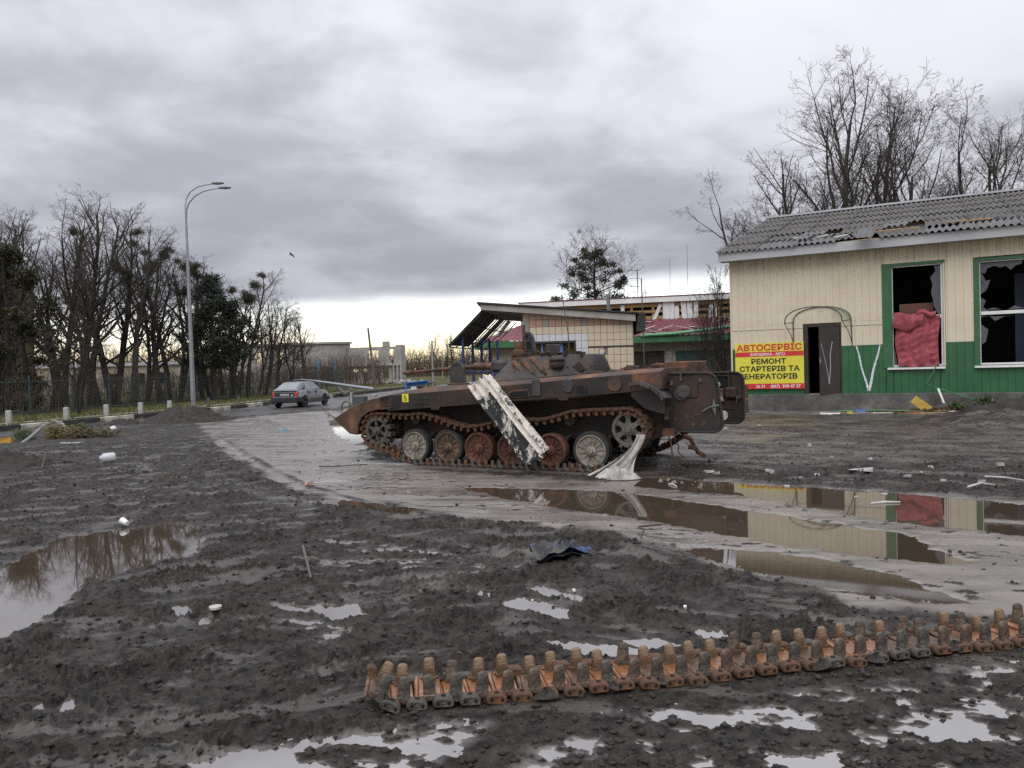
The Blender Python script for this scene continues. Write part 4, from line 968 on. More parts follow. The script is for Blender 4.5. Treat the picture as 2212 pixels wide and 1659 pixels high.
# door
dr = empty('entrance_door', (0, 0, 0)); dr.parent = shop
MB().box(-.43, -.30, -.03, .3, .62, 2.715).box(-.30, .60, -.028, .3, 2.62, 2.712).box(.565, .605, -.03, .3, .62, 2.62).build('door_frame', brownmetal, dr, bevel=.006)
leafM = Matrix.Translation((.56, -.02, 0)) @ Matrix.Rotation(R(5), 4, 'Z')
lf = MB().box(-.56, 0, 0, .045, .64, 2.615, leafM).build('door_leaf', brownmetal, dr, bevel=.006)
MB().box(-.545, -.525, -.02, .01, 1.55, 1.72, leafM).box(-.54, -.50, -.025, .0, 1.60, 1.63, leafM).build('handle', mat('worn_steel', (.35, .34, .32), rough=.4, metal=.6), lf)
scr = mat('scratch_white', (.36, .36, .40), rough=.7)
sc_ = MB()
def stroke(mb, pts, w, y, M=None):
    for (a, c) in zip(pts[:-1], pts[1:]):
        dx, dz = c[0] - a[0], c[1] - a[1]; l = math.hypot(dx, dz); nx, nz = -dz / l * w / 2, dx / l * w / 2
        mb.add([(a[0] - nx, y, a[1] - nz), (a[0] + nx, y, a[1] + nz), (c[0] + nx, y, c[1] + nz), (c[0] - nx, y, c[1] - nz)], [(0, 1, 2, 3)], M)
stroke(sc_, [(-.50, 2.13), (-.42, 1.75), (-.34, 1.3), (-.30, .95)], .012, -.004, leafM); stroke(sc_, [(-.30, .94), (-.26, 1.4), (-.26, 1.8), (-.20, 2.18)], .02, -.004, leafM)
sc_.build('scratched_mark', scr, lf)
MB().box(-.30, .55, .02, .3, .60, .665).build('threshold', concrete, dr)
MB().box(-.22, -.02, 3.0, 3.05, 1.5, 2.5).build('far_window_light', mat('painted_window_light', (.45, .47, .46), rough=.4), dr)  # pale opaque strip, its colour stands for window light at the back
# sprayed V on the green sheets
spray = mat('white_spray', [(.25, (.30, .42, .40)), (.5, (.62, .66, .70)), (.8, (.74, .76, .80))], scale=30, rough=.8)
gv = MB(); rgv = random.Random(8)
def spray_line(a, c, w0, w1):
    n = 26
    for k in range(n):
        t0, t1 = k / n, (k + 1) / n
        def pt(t_): return (a[0] + (c[0] - a[0]) * t_ + .010 * math.sin(t_ * 9), a[1] + (c[1] - a[1]) * t_)
        stroke(gv, [pt(t0), pt(t1 + .005)], w0 + (w1 - w0) * t0 + rgv.uniform(-.008, .008), -.0195 - .0001 * (k % 3))
spray_line((.99, 2.03), (1.285, .74), .035, .055); spray_line((1.605, 2.03), (1.295, .74), .035, .075)
gv.build('sprayed_mark', spray, shop)
# little arched canopy frame over the door, its cover torn away
cf = empty('door_canopy', (0, 0, 0)); cf.parent = shop
def arc(yo, x0, x1, zb, zt, n=16): return [((x0 + x1) / 2 - (x1 - x0) / 2 * math.cos(math.pi * k / n), yo, zb + (zt - zb) * math.sin(math.pi * k / n) ** .8) for k in range(n + 1)]
darkt = mat('dark_green_tube', [(.3, (.012, .02, .016)), (.7, (.035, .05, .04))], scale=8, rough=.6)
MB().tube([(-.70, -.03, 2.22)] + arc(-.03, -.70, .87, 2.78, 3.20) + [(.89, -.03, 2.05)], .014, 6).build('wall_arch', darkt, cf)
MB().tube(arc(-.75, -.83, .70, 2.73, 3.17), .016, 6).build('front_arch', darkt, cf)
for x in (-.70, .88): 
    x2 = x - .13 if x < 0 else x - .17
    MB().tube([(x, -.03, 2.78), (x2, -.75, 2.73)], .012, 6).build('side_rail', darkt, cf); MB().tube([(x, -.03, 2.15), (x + (x2 - x) * .3, -.3, 2.42), (x2, -.72, 2.72)], .012, 6).build('bracket', darkt, cf)
MB().tube([(.08, -.03, 3.2), (-.06, -.75, 3.17)], .012, 6).build('ridge_rail', darkt, cf)
film = bpy.data.materials.new('torn_green_film'); film.use_nodes = True
fb_ = film.node_tree.nodes['Principled BSDF']; fb_.inputs['Base Color'].default_value = (.08, .2, .13, 1); fb_.inputs['Alpha'].default_value = .45; fb_.inputs['Roughness'].default_value = .3
A1, A2 = arc(-.03, -.70, .87, 2.78, 3.20), arc(-.75, -.83, .70, 2.73, 3.17); tf = MB()
for k in range(10, 16):
    q = [Vector(A1[k]), Vector(A1[k + 1]), Vector(A1[k + 1]).lerp(Vector(A2[k + 1]), .35 + .12 * (k % 3)), Vector(A1[k]).lerp(Vector(A2[k]), .25 + .15 * (k % 2))]; tf.add([v + Vector((0, 0, .016)) for v in q], [(0, 1, 2, 3)])
tf.build('torn_cover', film, cf)
# roof: slope with individual corrugated sheets
EAVE_Y, EAVE_Z, RID_Y, RID_Z = -.52, 4.93, 8.5, 7.36
XL = -2.80
MB().box(XL + .05, XR + .3, EAVE_Y + .02, EAVE_Y + .06, 4.70, 4.955).build('fascia', fasc, shop)
MB().box(XL + .05, XR + .3, EAVE_Y + .06, .0, 4.715, 4.735).build('soffit', fasc, shop)
slope = math.atan2(RID_Z - EAVE_Z, RID_Y - EAVE_Y); SL = math.hypot(RID_Z - EAVE_Z, RID_Y - EAVE_Y)
def rp(x, s, up=0.0): return (x, EAVE_Y + s * math.cos(slope) - up * math.sin(slope), EAVE_Z + s * math.sin(slope) + up * math.cos(slope))
deck = MB(); deck.add([rp(XL + .1, .1, -.10), rp(XR + .2, .1, -.10), rp(XR + .2, SL, -.10), rp(XL + .1, SL, -.10)], [(0, 1, 2, 3)]); deck.build('roof_deck', mat('dark_boards', (.02, .018, .016), rough=.9), shop, thick=.03)
bk = MB(); bk.add([(XL, RID_Y, RID_Z - .02), (XR + .3, RID_Y, RID_Z - .02), (XR + .3, RID_Y * 2 + .5, EAVE_Z), (XL, RID_Y * 2 + .5, EAVE_Z)], [(0, 1, 2, 3)]); bk.build('rear_slope', slate, shop, thick=.03)
gab = MB(); gab.prism([(0, 4.7), (DEPTH, 4.7), (RID_Y, RID_Z - .15)], -2.46, -2.3, 'x'); gab.build('gable', cream, shop)
MB().box(XL - .02, XR + .3, RID_Y - .16, RID_Y + .16, RID_Z + .02, RID_Z + .09).build('ridge_cap', mat('ridge_metal', [(.3, (.32, .34, .38)), (.7, (.45, .47, .50))], scale=1, rough=.4), shop)
for k in range(7): MB().box(XL + .1, XR + .2, -.04, .04, -.06, -.01, Matrix.Translation(rp(0, .35 + 1.45 * k)) @ Matrix.Rotation(slope, 4, 'X')).build('batten', wood, shop)
rgr = random.Random(12); NR, PW = 6, .165
rowlen = SL / NR
def slate_mesh(nw, length, m, jag=0.0, seed=0):
    g_ = MB(); r_ = random.Random(seed); nx = nw * 6; ny = 3
    jj = [r_.uniform(0, jag) for _ in range(nx + 1)]
    for k in range(1, nx): jj[k] = (jj[k - 1] + jj[k]) / 2
    g_.grid(lambda a, c: (a * nw * PW, (c * length if c > 0 else jj[round(a * nx)]),   .034 * math.cos(a * nw * 2 * math.pi)), nx, ny)
    return g_.mesh('roof_sheet', m, smooth=60, thick=-.008)
SM = [slate_mesh(7, rowlen + .20, slate, 0, 1), slate_mesh(7, rowlen + .20, slate, .05, 2), slate_mesh(7, rowlen + .12, slate2, 0, 3), slate_mesh(4, rowlen * .7, slate2, .25, 4), slate_mesh(3, .55, slate2, .2, 5), slate_mesh(5, rowlen * .6, slate, .3, 6)]
W = 7 * PW - .04
ncol = int((XR + .3 - XL) / W) + 1
for r in range(NR):
    for c in range(ncol):
        x = XL + c * W; s = r * rowlen - .06 if r else -.05
        up, tilt, yaw, me = .030 + .018 * 1, .012, 0, SM[0 if rgr.random() < .7 else 1]
        if r == 0 and c in (1, 2, 5, 6, 7): me = SM[2]
        dz = rgr.uniform(-.006, .008)
        if r in (0, 1) and 1 <= c <= 6:
            dz += rgr.uniform(0, .035); tilt += rgr.uniform(-.02, .03); yaw = rgr.uniform(-.03, .03)
        if (r, c) in ((0, 3), (1, 4), (1, 2)): me = SM[3]; yaw = rgr.uniform(-.15, .12); s += .25; dz += .03
        o = link('roof_sheet', me, shop, rp(x, s, up + dz), (slope - tilt - .010, 0, yaw))
for (x, s, up, rx, rz, k) in ((1.05, -.42, .06, .75, -.35, 4), (.95, .55, .10, .2, .25, 5), (2.7, .95, .10, .16, -.18, 5), (3.9, 1.5, .10, .2, .1, 5), (.1, 1.25, .11, .15, .3, 4), (-.7, .75, .09, .3, -.4, 4)):
    link('roof_sheet', SM[k], shop, rp(x, s, up), (rx, 0, rz))
pale = mat('pale_fracture', (.50, .48, .44), rough=.9)
for (x, s, l, rz) in ((1.3, .95, 1.3, .02), (3.2, 1.45, 1.2, -.05), (-.2, 1.0, .5, .5), (.5, .55, .45, .9), (5.6, 3.0, .5, 1.45), (-.75, 1.35, .4, -.3)):
    MB().box(0, l, -.045, .045, 0, .03, Matrix.Translation(rp(x, s, .085)) @ Matrix.Rotation(slope, 4, 'X') @ Matrix.Rotation(rz, 4, 'Z')).build('broken_batten', wood if l > 1 else pale, shop)

# sign board fixed to the wall
signy = mat('sign_yellow', [(.3, (.66, .60, .05)), (.7, (.72, .66, .08))], scale=1.5, rough=.35)
signr = mat('sign_red', [(.3, (.56, .035, .04)), (.7, (.62, .05, .05))], scale=3, rough=.35)
sign = empty('sign_board', BO, -TH, 'yellow and red auto service sign with black lettering beside the brown door', 'sign')
SX0, SX1, SZ0, SZ1 = -2.40, -.42, .825, 2.205
SYF = -.075
MB().box(SX0, SX1, SYF, SYF + .03, SZ0, SZ1).build('panel', signy, sign)
def band(z0, z1): MB().box(SX0 + .004, SX1 - .004, SYF - .003, SYF, z0, z1).build('red_band', signr, sign)
band(1.800, 1.945); band(SZ0 + .003, .985)
signw = mat('sign_white', (.75, .72, .72), rough=.4)
def text(body, x0, x1, zc, cap, m, name, y, bold=.03, parent=sign):
    c = bpy.data.curves.new('t', 'FONT'); c.body = body; c.offset = .012; c.resolution_u = 3
    o = bpy.data.objects.new('t', c); COL.objects.link(o); bpy.context.view_layer.update()
    me = bpy.data.meshes.new_from_object(o.evaluated_get(bpy.context.evaluated_depsgraph_get())); bpy.data.objects.remove(o)
    co = np.empty(len(me.vertices) * 3); me.vertices.foreach_get('co', co); co = co.reshape(-1, 3)
    a, b2 = co.min(0), co.max(0); base_h = .73
    sx2 = (x1 - x0) / (b2[0] - a[0]); sz = cap / base_h
    out = np.stack([x0 + (co[:, 0] - a[0]) * sx2, np.full(len(co), y), zc - cap / 2 + co[:, 1] * sz], -1)
    nv = len(co); quads_ = [tuple(p.vertices) for p in me.polygons]; bpy.data.meshes.remove(me)
    vs, fs = [], []
    for k, (ox, oz) in enumerate(((0, 0), (-1, 0), (1, 0), (0, 1), (0, -1))):     # a heavier weight of the same face
        e = bold * cap * .45
        vs += [(p[0] + ox * e, p[1] - .0003 * k, p[2] + oz * e) for p in out]; fs += [tuple(i + k * nv for i in f) for f in quads_]
    me = bpy.data.meshes.new(name); me.from_pydata(vs, [], fs); me.materials.append(m)
    return link(name, me, parent)
text('АВТОСЕРВІС', SX0 + .05, SX1 - .05, 2.075, .175, signr, 'lettering', SYF - .004, .08)
text('БОРОДЯНКА - АВТО', -1.94, -.95, 1.868, .078, signw, 'lettering', SYF - .006, .05)
text('РЕМОНТ', -1.92, -.92, 1.66, .15, blk, 'lettering', SYF - .004, .07)
text('СТАРТЕРІВ ТА', -2.27, -.54, 1.435, .15, blk, 'lettering', SYF - .004, .07)
text('ГЕНЕРАТОРІВ', -2.27, -.61, 1.205, .15, blk, 'lettering', SYF - .004, .07)
text('26 51    (067)  590 47 37', -1.80, -.52, .908, .088, signw, 'lettering', SYF - .006, .05)
# quilt hanging out of the window and a board behind it
quiltm = mat('red_quilt', [(.28, (.10, .022, .03)), (.46, (.27, .05, .062)), (.58, (.36, .085, .10)), (.72, (.46, .21, .21))], scale=6, rough=.85, nrough=.8, bump=.9, bscale=26, detail=10)
qm = MB()
def quilt(a, c):
    x = 2.02 + 1.08 * a; z = 2.80 - 1.40 * c
    e = .03 * math.sin(c * 7 + 1) * (1 if a < .5 else .6)
    puff = .05 * abs(math.sin(a * math.pi * 2.5 + .5 * math.sin(c * 3))) ** .7 + .012 * math.sin(a * 31 + c * 9) + .010 * math.sin(c * 47 + a * 13) * abs(math.sin(a * 9)) + .02 * math.sin(c * 14 + a * 4)
    return (x + e + .04 * c * (.5 - a) * 2 - .02, .02 - puff - .04 * c, z + .02 * math.sin(a * 12))
qm.grid(quilt, 44, 50)
def flap(a, c):
    x = 1.99 + .72 * a; z = 2.90 - .50 * c * (1 - .55 * abs(a - .35)) - .06 * a
    return (x - .05 * c, -.06 - .07 * math.sin(c * math.pi * .9) - .04 * math.sin(a * 13) * c, z + .02 * math.sin(a * 9))
qm.grid(flap, 26, 18)
def flap2(a, c): return (2.55 + .45 * a, -.04 - .06 * math.sin(c * math.pi) , 2.93 + .05 * math.sin(a * 6) - .16 * c)
qm.grid(flap2, 14, 8)
q_ = qm.build('quilt', quiltm, None, smooth=80); q_.location = BO; q_.rotation_euler = (0, 0, -TH)
tag(q_, 'dirty red quilted blanket hanging out of the smashed window', 'blanket')
bd = MB().box(2.10, 2.95, .40, .44, 2.4, 3.16).build('brown_board', mat('brown_fibreboard', [(.3, (.10, .045, .028)), (.7, (.15, .07, .045))], scale=3, rough=.7), None)
bd.location = BO; bd.rotation_euler = (0, 0, -TH); tag(bd, 'brown board standing behind the red blanket in the window', 'board')
def shop_pt(x, y, z=0.0): v = BO + EX * x + EY * y; return Vector((v.x, v.y, z))
# striped concrete block beside the sign
cbk = empty('concrete_block', shop_pt(-2.12, -1.1, 0), -TH, 'weathered concrete block with faded paint bands beside the sign', 'concrete block')
zb = zat(*shop_pt(-2.12, -1.1)[:2]); cbk.location.z = zb - .03
for k, (z0, z1, m_) in enumerate([(0, .06, 'o'), (.06, .42, 'g'), (.42, .49, 'o'), (.49, .62, 'd'), (.62, .66, 'g'), (.66, .88, 'r')]):
    mm = {'o': mat('ochre_paint', [(.3, (.16, .12, .08)), (.7, (.42, .27, .09))], scale=6, rough=.9), 'g': plinthm, 'd': mat('dark_paint', [(.3, (.03, .03, .03)), (.7, (.20, .11, .05))], scale=6, rough=.9), 'r': mat('brown_paint', [(.3, (.07, .035, .02)), (.7, (.16, .09, .05))], scale=6, rough=.9)}[m_]
    MB().box(-.24, .24, -.25, .25, z0, z1 - .001).build('paint_band', mm, cbk, bevel=.006)
# concrete apron along the wall
ap = MB(); ap.box(-2.5, 9.0, -1.35, -.04, -.1, .17); a_ = ap.build('apron', plinthm, None, bevel=.02); a_.location = BO; a_.rotation_euler = (0, 0, -TH); tag(a_, 'dirty concrete apron along the shop plinth', kind='structure'); a_.name = 'pavement'
# ================================================================== BUILDINGS BEYOND
tile_c = [mat('cream_tile', [(.3, (.50, .42, .30)), (.7, (.62, .54, .41))], scale=2, rough=.35), mat('pink_tile', [(.3, (.33, .20, .15)), (.7, (.42, .27, .20))], scale=2, rough=.4),
          mat('white_tile', [(.3, (.50, .52, .56)), (.7, (.62, .64, .67))], scale=2, rough=.3), mat('grey_tile', [(.3, (.20, .20, .18)), (.7, (.30, .29, .26))], scale=2, rough=.5)]
mortar = mat('mortar', (.22, .18, .14), rough=.95)
tarred = mat('roof_felt', [(.3, (.018, .018, .018)), (.7, (.05, .05, .05))], scale=4, rough=.8)
slabm = mat('roof_slab', [(.3, (.26, .25, .23)), (.7, (.40, .385, .36))], scale=2, rough=.9)
bluep = mat('blue_paint', [(.3, (.012, .02, .10)), (.7, (.03, .05, .20))], scale=5, rough=.5)
kio = empty('tiled_kiosk', (.44, 27.0, -.05), R(-1.5), 'cream tiled kiosk with sloping slab roof behind the armoured vehicle', 'kiosk')
KW, KD = 3.86, 5.0
WIN = (.235, 1.81, 1.56, 2.60)
k_ = MB(); k_.box(0, KW, .02, KD, 0, WIN[2]); k_.box(0, WIN[0], .02, KD, WIN[2], WIN[3]); k_.box(WIN[1], KW, .02, KD, WIN[2], WIN[3]); k_.box(0, KW, .02, KD, WIN[3], 3.02)
k_.prism([(0, 3.02), (KW, 3.02), (KW, 3.22), (0, 3.62)], .02, KD); k_.box(WIN[0], WIN[1], 1.2, KD, 1.56, 2.6)
k_.build('wall', mortar, kio)
tw, thh = .225, .26
tmesh = [MB().box(.006, tw - .006, -.012, .02, .006, thh - .006).mesh('tile', m_, bevel=.004) for m_ in tile_c]
rgt = random.Random(2)
for r in range(15):
    for c in range(17):
        x, z = c * tw + .01, r * thh
        top = 3.57 - (x + tw) / KW * .40
        if z > top + .05 or x + tw > KW + .01: continue
        if x + tw > WIN[0] + .01 and x < WIN[1] - .01 and z + thh > WIN[2] + .01 and z < WIN[3] - .01: continue
        if 2.6 < x + .11 < 2.86 and 2.07 < z + .1 < 2.35: continue                # broken out around the vent
        k = 0
        if WIN[0] - .1 < x < 2.2 and 1.3 < z < 2.8: k = 2
        if z > 3.0: k = 1 if rgt.random() < .7 else 3
        if z < 3.0 and x < .2: k = 3
        link('tile', tmesh[k], kio, (x, 0, z + .0), (rgt.uniform(-.01, .01), 0, rgt.uniform(-.01, .01)))
MB().box(2.27, KW, -.025, .02, 2.345, 2.40).build('dark_course', tarred, kio)
MB().lathe([(.13, -.035), (.13, .03), (.09, .03)], 18, 'y', (2.73, 0, 2.22)).build('vent_ring', tile_c[3], kio, smooth=True); MB().lathe([(.0001, -.05), (.09, -.045), (.09, .0)], 14, 'y', (2.73, -.01, 2.19)).build('vent_plug', whites, kio)
MB().lathe([(.07, -.02), (.07, .02)], 9, 'y', (3.42, 0, 1.55)).build('shell_hole', void, kio)
MB().box(WIN[0] - .03, WIN[1] + .03, -.03, .05, WIN[3] - .05, WIN[3] + .02).box(WIN[1] - .04, WIN[1] + .03, -.03, .05, WIN[2], WIN[3] - .05).box(WIN[0] - .03, WIN[0] + .03, -.03, .05, WIN[2], WIN[3] - .05).build('window_frame', tarred, kio)
MB().box(WIN[0], WIN[1], .35, .38, 1.5, 2.6).build('inner_screen', mat('ochre_screen', [(.35, (.05, .035, .02)), (.65, (.25, .16, .06))], scale=9, rough=.9), kio)
for x in (.62, 1.28): MB().box(x, x + (.06 if x < 1 else .10), .10, .16, 1.5, 2.56).build('blue_mullion', mat('bright_blue', [(.3, (.05, .14, .34)), (.7, (.10, .22, .45))], scale=5, rough=.6), kio)
wire = MB()
for k in range(14): wire.tube([(WIN[0] + k * .15 - .4, .2, 1.5), (WIN[0] + k * .15 + .5, .2, 2.55)], .006, 3); wire.tube([(WIN[0] + k * .15 + .5, .2, 1.5), (WIN[0] + k * .15 - .4, .2, 2.55)], .006, 3)
wire.build('wire_mesh', wood, kio)
# slab roof falling to the right, felt on top
RX0, RX1 = -1.45, KW + .05
def rz_(x): return 3.62 - (x) / KW * .40
MB().prism([(RX0, rz_(RX0)), (RX1, rz_(RX1)), (RX1, rz_(RX1) + .24), (RX0, rz_(RX0) + .20)], -.25, KD + .2).build('roof_slab', slabm, kio, bevel=.01)
MB().prism([(RX0 - .12, rz_(RX0) + .22), (RX1 + .35, rz_(RX1 + .3) + .26), (RX1 + .35, rz_(RX1 + .3) + .31), (RX0 - .12, rz_(RX0) + .28)], -.32, KD + .3).build('roof_felt', tarred, kio)
MB().box(RX1 + .05, RX1 + .33, -.3, KD, 2.85, 3.45).build('gutter_box', tarred, kio, wobble=.03)
MB().tube([(.02, -.06, 0), (.02, -.06, 3.2)], .045, 8).build('drain_pipe', linkrust, kio)
MB().prism([(0, 2.93), (.2, 2.95), (.2, 3.4), (0, 3.42)], -.03, .0).build('corner_patch', tile_c[3], kio)
# canopy of dark metal sheets falling to the left, on blue posts
sheetm = mat('dark_sheet', [(.3, (.02, .021, .022)), (.7, (.05, .05, .05))], scale=2, rough=.5)
can = empty('canopy', (-1.40, 0, 0), R(-9)); can.parent = kio
ca0, ca1 = Vector((0, 0, 3.74)), Vector((-1.22, 0, 2.58))
for k, (y0, y1) in enumerate([(-.2, .85), (.87, 1.9), (1.92, 2.9), (3.5, 4.5)]):
    sm_ = MB(); nn = 12
    sm_.grid(lambda a, c: (ca0.x + (ca1.x - ca0.x) * c, y0 + (y1 - y0) * a, ca0.z + (ca1.z - ca0.z) * c + .02 * (1 if round(a * nn) % 3 == 0 else 0)), nn, 3); sm_.build('roofing_sheet', sheetm, can, thick=.008)
for y in (-.15, .86, 1.91, 2.95, 3.5, 4.5, 5.6, 6.8): MB().tube([(ca0.x, y, ca0.z - .05), (ca1.x, y, ca1.z - .05)], .025, 5).build('rafter', sheetm, can)
for f_ in (.35, .7, .98): p = ca0.lerp(ca1, f_); MB().tube([(p.x, -.2, p.z - .09), (p.x, 6.9, p.z - .09)], .022, 5).build('purlin', sheetm, can)
for y in (.1, 1.6, 3.1, 4.6, 6.2): MB().box(-.82, -.74, y, y + .08, 0, 2.92).build('post', bluep, can)
MB().tube([(.0, 5.0, 3.65), (-.55, 5.3, 3.05)], .07, 6).build('loose_pipe', fasc, can)
MB().tube([(-.8, .3, 1.62), (1.5, .3, 1.62)], .02, 5).build('handrail', bluep, can)
MB().box(.2, 1.2, .5, .9, 1.2, 1.6).build('counter', bluep, can)
# green sheet leaning on the kiosk
lg = MB()
lg.grid(lambda a, c: (1.6 + 1.9 * a, -.9 + .5 * c, (.2 + 1.85 - .62 * a) * c + .012 * math.cos(a * 90)), 60, 2)
o = lg.build('green_sheet', mat('dark_green_sheet', (.012, .045, .032), rough=.5), None, thick=.006); o.location = kio.location; o.rotation_euler = kio.rotation_euler
tag(o, 'dark green corrugated sheet leaning against the tiled kiosk', 'metal sheet')

# --- long building with burgundy metal tiles and stripped gable
mtile = mat('burgundy_tile', [(.3, (.10, .022, .03)), (.7, (.17, .045, .055))], scale=5, rough=.4)
gfas = mat('green_fascia', [(.3, (.025, .12, .045)), (.7, (.05, .19, .08))], scale=3, rough=.5)
crwall = mat('cream_render', [(.3, (.38, .33, .25)), (.7, (.50, .45, .36))], scale=2, rough=.9)
tim = mat('yellow_timber', [(.3, (.26, .15, .06)), (.7, (.44, .28, .12))], scale=4, rough=.8, stretch=(.2, 1, 1))
lbd = empty('long_building', (.46, 38.0, -.05), R(-12.5), 'long low building with burgundy tiled roof and shell-torn white boarding', 'building')
LX = 13.0
MB().box(-1.1, LX, -1.4, 4, 0, 2.85).build('wall', crwall, lbd)
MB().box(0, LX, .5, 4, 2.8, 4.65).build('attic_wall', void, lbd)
def tiled(x0, x1, y0, z0, y1, z1, nx, ny, skew=0.0):
    t_ = MB(); L_ = math.hypot(y1 - y0, z1 - z0)
    def fn(a, c):
        k = c * ny; fr_ = k - math.floor(k); x = x0 + (x1 - x0) * a + skew * c * (1 - a)
        return (x, y0 + (y1 - y0) * c, z0 + (z1 - z0) * c + .02 * math.cos(a * nx * 2 * math.pi / 4) + .03 * (1 - fr_ if c < 1 else 0))
    t_.grid(fn, nx, ny * 3); return t_
tiled(-1.7, LX, -2.0, 2.93, .05, 3.80, 240, 7, 1.9).build('tiled_slope', mtile, lbd, smooth=50)
hp_ = MB(); hp_.grid(lambda a, c: (-1.72 + 1.9 * c, -2.0 + 6.0 * a * (1 - c) + 2.0 * c, 2.93 + .87 * c + .02 * math.cos(a * 90)), 60, 12); hp_.build('hip_slope', mtile, lbd)
MB().box(-1.78, LX, -2.08, -1.98, 2.66, 2.94).box(-1.80, -1.72, -1.98, 4, 2.66, 2.94).build('green_fascia', gfas, lbd)
MB().box(-1.7, LX, -1.98, -1.40, 2.68, 2.72).build('soffit', crwall, lbd)
MB().tube([(6.0, -2.1, 2.98), (7.5, -2.16, 3.02), (9.0, -2.2, 3.14), (10.6, -2.2, 3.32), (LX, -2.2, 3.5)], .075, 8).build('sagging_gutter', mat('light_green', (.10, .30, .15), rough=.5), lbd)
for z0, z1 in ((3.80, 3.98), (4.14, 4.26), (4.42, 4.62)): MB().box(0, LX, .30, .34, z0, z1).build('rail', tim, lbd)
for k in range(13): MB().box(.3 + k * 1.02, .42 + k * 1.02, .34, .44, 3.8, 4.65).build('stud', tim, lbd)
MB().box(-.02, LX, .10, .16, 4.62, 4.86).build('white_fascia', whitep, lbd)
MB().prism([(.08, 4.865), (.08, 4.91), (2.5, 5.05), (2.5, 4.95)], -.1, LX, 'x').build('upper_roof', mtile, lbd)
rgb_ = random.Random(6)
for (x, w, z0, z1, tl_) in ((5.05, .18, 3.82, 4.55, -.02), (6.5, .16, 3.75, 4.6, .42), (7.0, .12, 3.8, 4.65, 0), (7.14, .22, 3.78, 4.62, .01), (7.37, .22, 3.78, 4.62, 0), (7.60, .2, 3.78, 4.4, -.02), (7.95, .24, 3.76, 4.64, -.06), (8.2, .24, 3.76, 4.64, -.02), (8.45, .22, 3.76, 4.62, .05), (9.15, .2, 3.8, 4.4, .02), (9.38, .12, 3.8, 4.66, 0)):
    MB().box(-w / 2, w / 2, .255, .285, 0, z1 - z0, Matrix.Translation((x, rgb_.uniform(-.012, .012), z0)) @ Matrix.Rotation(tl_, 4, 'Y')).build('white_board', whitep, lbd)
for k, (x, s_) in enumerate([(5.5, .05), (6.0, -.1), (9.6, .1), (10.0, -.08), (10.5, .1), (11.0, .0), (7.0, -1.0), (8.0, -1.05), (6.2, -.95), (8.6, -1.0), (10.0, -1.1), (9.6, -.2), (10.2, -.25), (6.6, -1.35)]):
    y = -.3 + s_; z = 3.80 + (y - .05) * .425 + .06
    MB().box(-.45, .45, -.07, .07, 0, .025, Matrix.Translation((x, y, z)) @ Matrix.Rotation(rgb_.uniform(-.5, .5), 4, 'Z') @ Matrix.Rotation(rgb_.uniform(-.35, .35), 4, 'Y')).build('fallen_board', whitep, lbd)
MB().box(7.5, 9.25, -1.45, -1.40, 0, 2.25).build('green_shutter', mat('teal_shutter', (.012, .06, .05), rough=.6), lbd)
MB().box(7.1, 7.32, -1.6, -1.45, 0, 2.25).build('grey_post', concrete, lbd)
MB().box(5.6, 7.0, -1.44, -1.40, 0, 2.28).build('dark_panel', mat('brown_panel', [(.3, (.02, .015, .012)), (.7, (.07, .05, .04))], scale=2, rough=.9), lbd)
MB().box(9.3, LX, -1.44, -1.40, 0, 2.3).build('grey_panel', plinthm, lbd)
MB().tube([(4.6, -2.3, 3.2), (4.6, -2.3, 4.75)], .085, 10).lathe([(.11, 4.75), (.11, 4.9)], 10, 'z', (4.6, -2.3, 0)).build('flue_pipe', mat('zinc', (.20, .23, .26), rough=.4, metal=.4), lbd)
# masts
def mast(u_, Y_, ytop, name, label, r=.035, zb=-.05):
    x = (u_ - CX) / FPX * Y_; hz = 790.3 - (u_ - CX) * .0297; z1 = CAM_H + (hz - ytop) * Y_ / FPX
    o = MB().tube([(0, 0, 0), (0, 0, z1 - zb)], [r, r * .7], 6).build(name, mat('mast_' + str(u_), (.10, .105, .11), rough=.6), None); o.location = (x, Y_, zb); return o
m1 = mast(1394, 33, 601, 'steel_mast', ''); m1.rotation_euler = (0, R(-.6), 0); tag(m1, 'plain steel mast standing before the burgundy roof', 'mast')
aer = empty('aerial_mast', (8.9, 48, -.05), 0, 'thin television aerial mast rising behind the burgundy roof', 'mast')
aer.location = ((1383 - CX) / FPX * 48, 48, -.05)
MB().tube([(0, 0, 0), (0, 0, 7.6)], .03, 5).build('pole', ashy, aer)
for k, (z, l) in enumerate([(7.5, .7), (7.0, .55), (6.5, .45)]): MB().tube([(-l, 0, z), (l * .3, 0, z)], .015, 4).build('crossarm', ashy, aer)
for u_, yt in ((1453, 560), (1491, 528)):
    q = mast(u_, 70, yt, 'radio_mast', '', .025); tag(q, 'hair-thin radio mast far behind the roof', 'mast', 'thin radio masts behind the roof')

# --- unfinished white block building far off
blockm = bpy.data.materials.new('aerated_block'); blockm.use_nodes = True
bt = blockm.node_tree; bb = bt.nodes['Principled BSDF']; br = bt.nodes.new('ShaderNodeTexBrick'); btc = bt.nodes.new('ShaderNodeTexCoord'); bmp = bt.nodes.new('ShaderNodeMapping'); bmp.inputs['Rotation'].default_value = (R(90), 0, 0)
bt.links.new(btc.outputs['Object'], bmp.inputs[0]); bt.links.new(bmp.outputs[0], br.inputs['Vector'])
br.inputs['Color1'].default_value = (.34, .325, .30, 1); br.inputs['Color2'].default_value = (.43, .41, .385, 1); br.inputs['Mortar'].default_value = (.14, .13, .125, 1); br.inputs['Scale'].default_value = 1.6; br.inputs['Mortar Size'].default_value = .025
bt.links.new(br.outputs[0], bb.inputs['Base Color']); bb.inputs['Roughness'].default_value = .95
blb = empty('unfinished_building', (-37.5, 100, -.3), 0, 'unfinished roofless white block building beyond the bare trees', 'building')
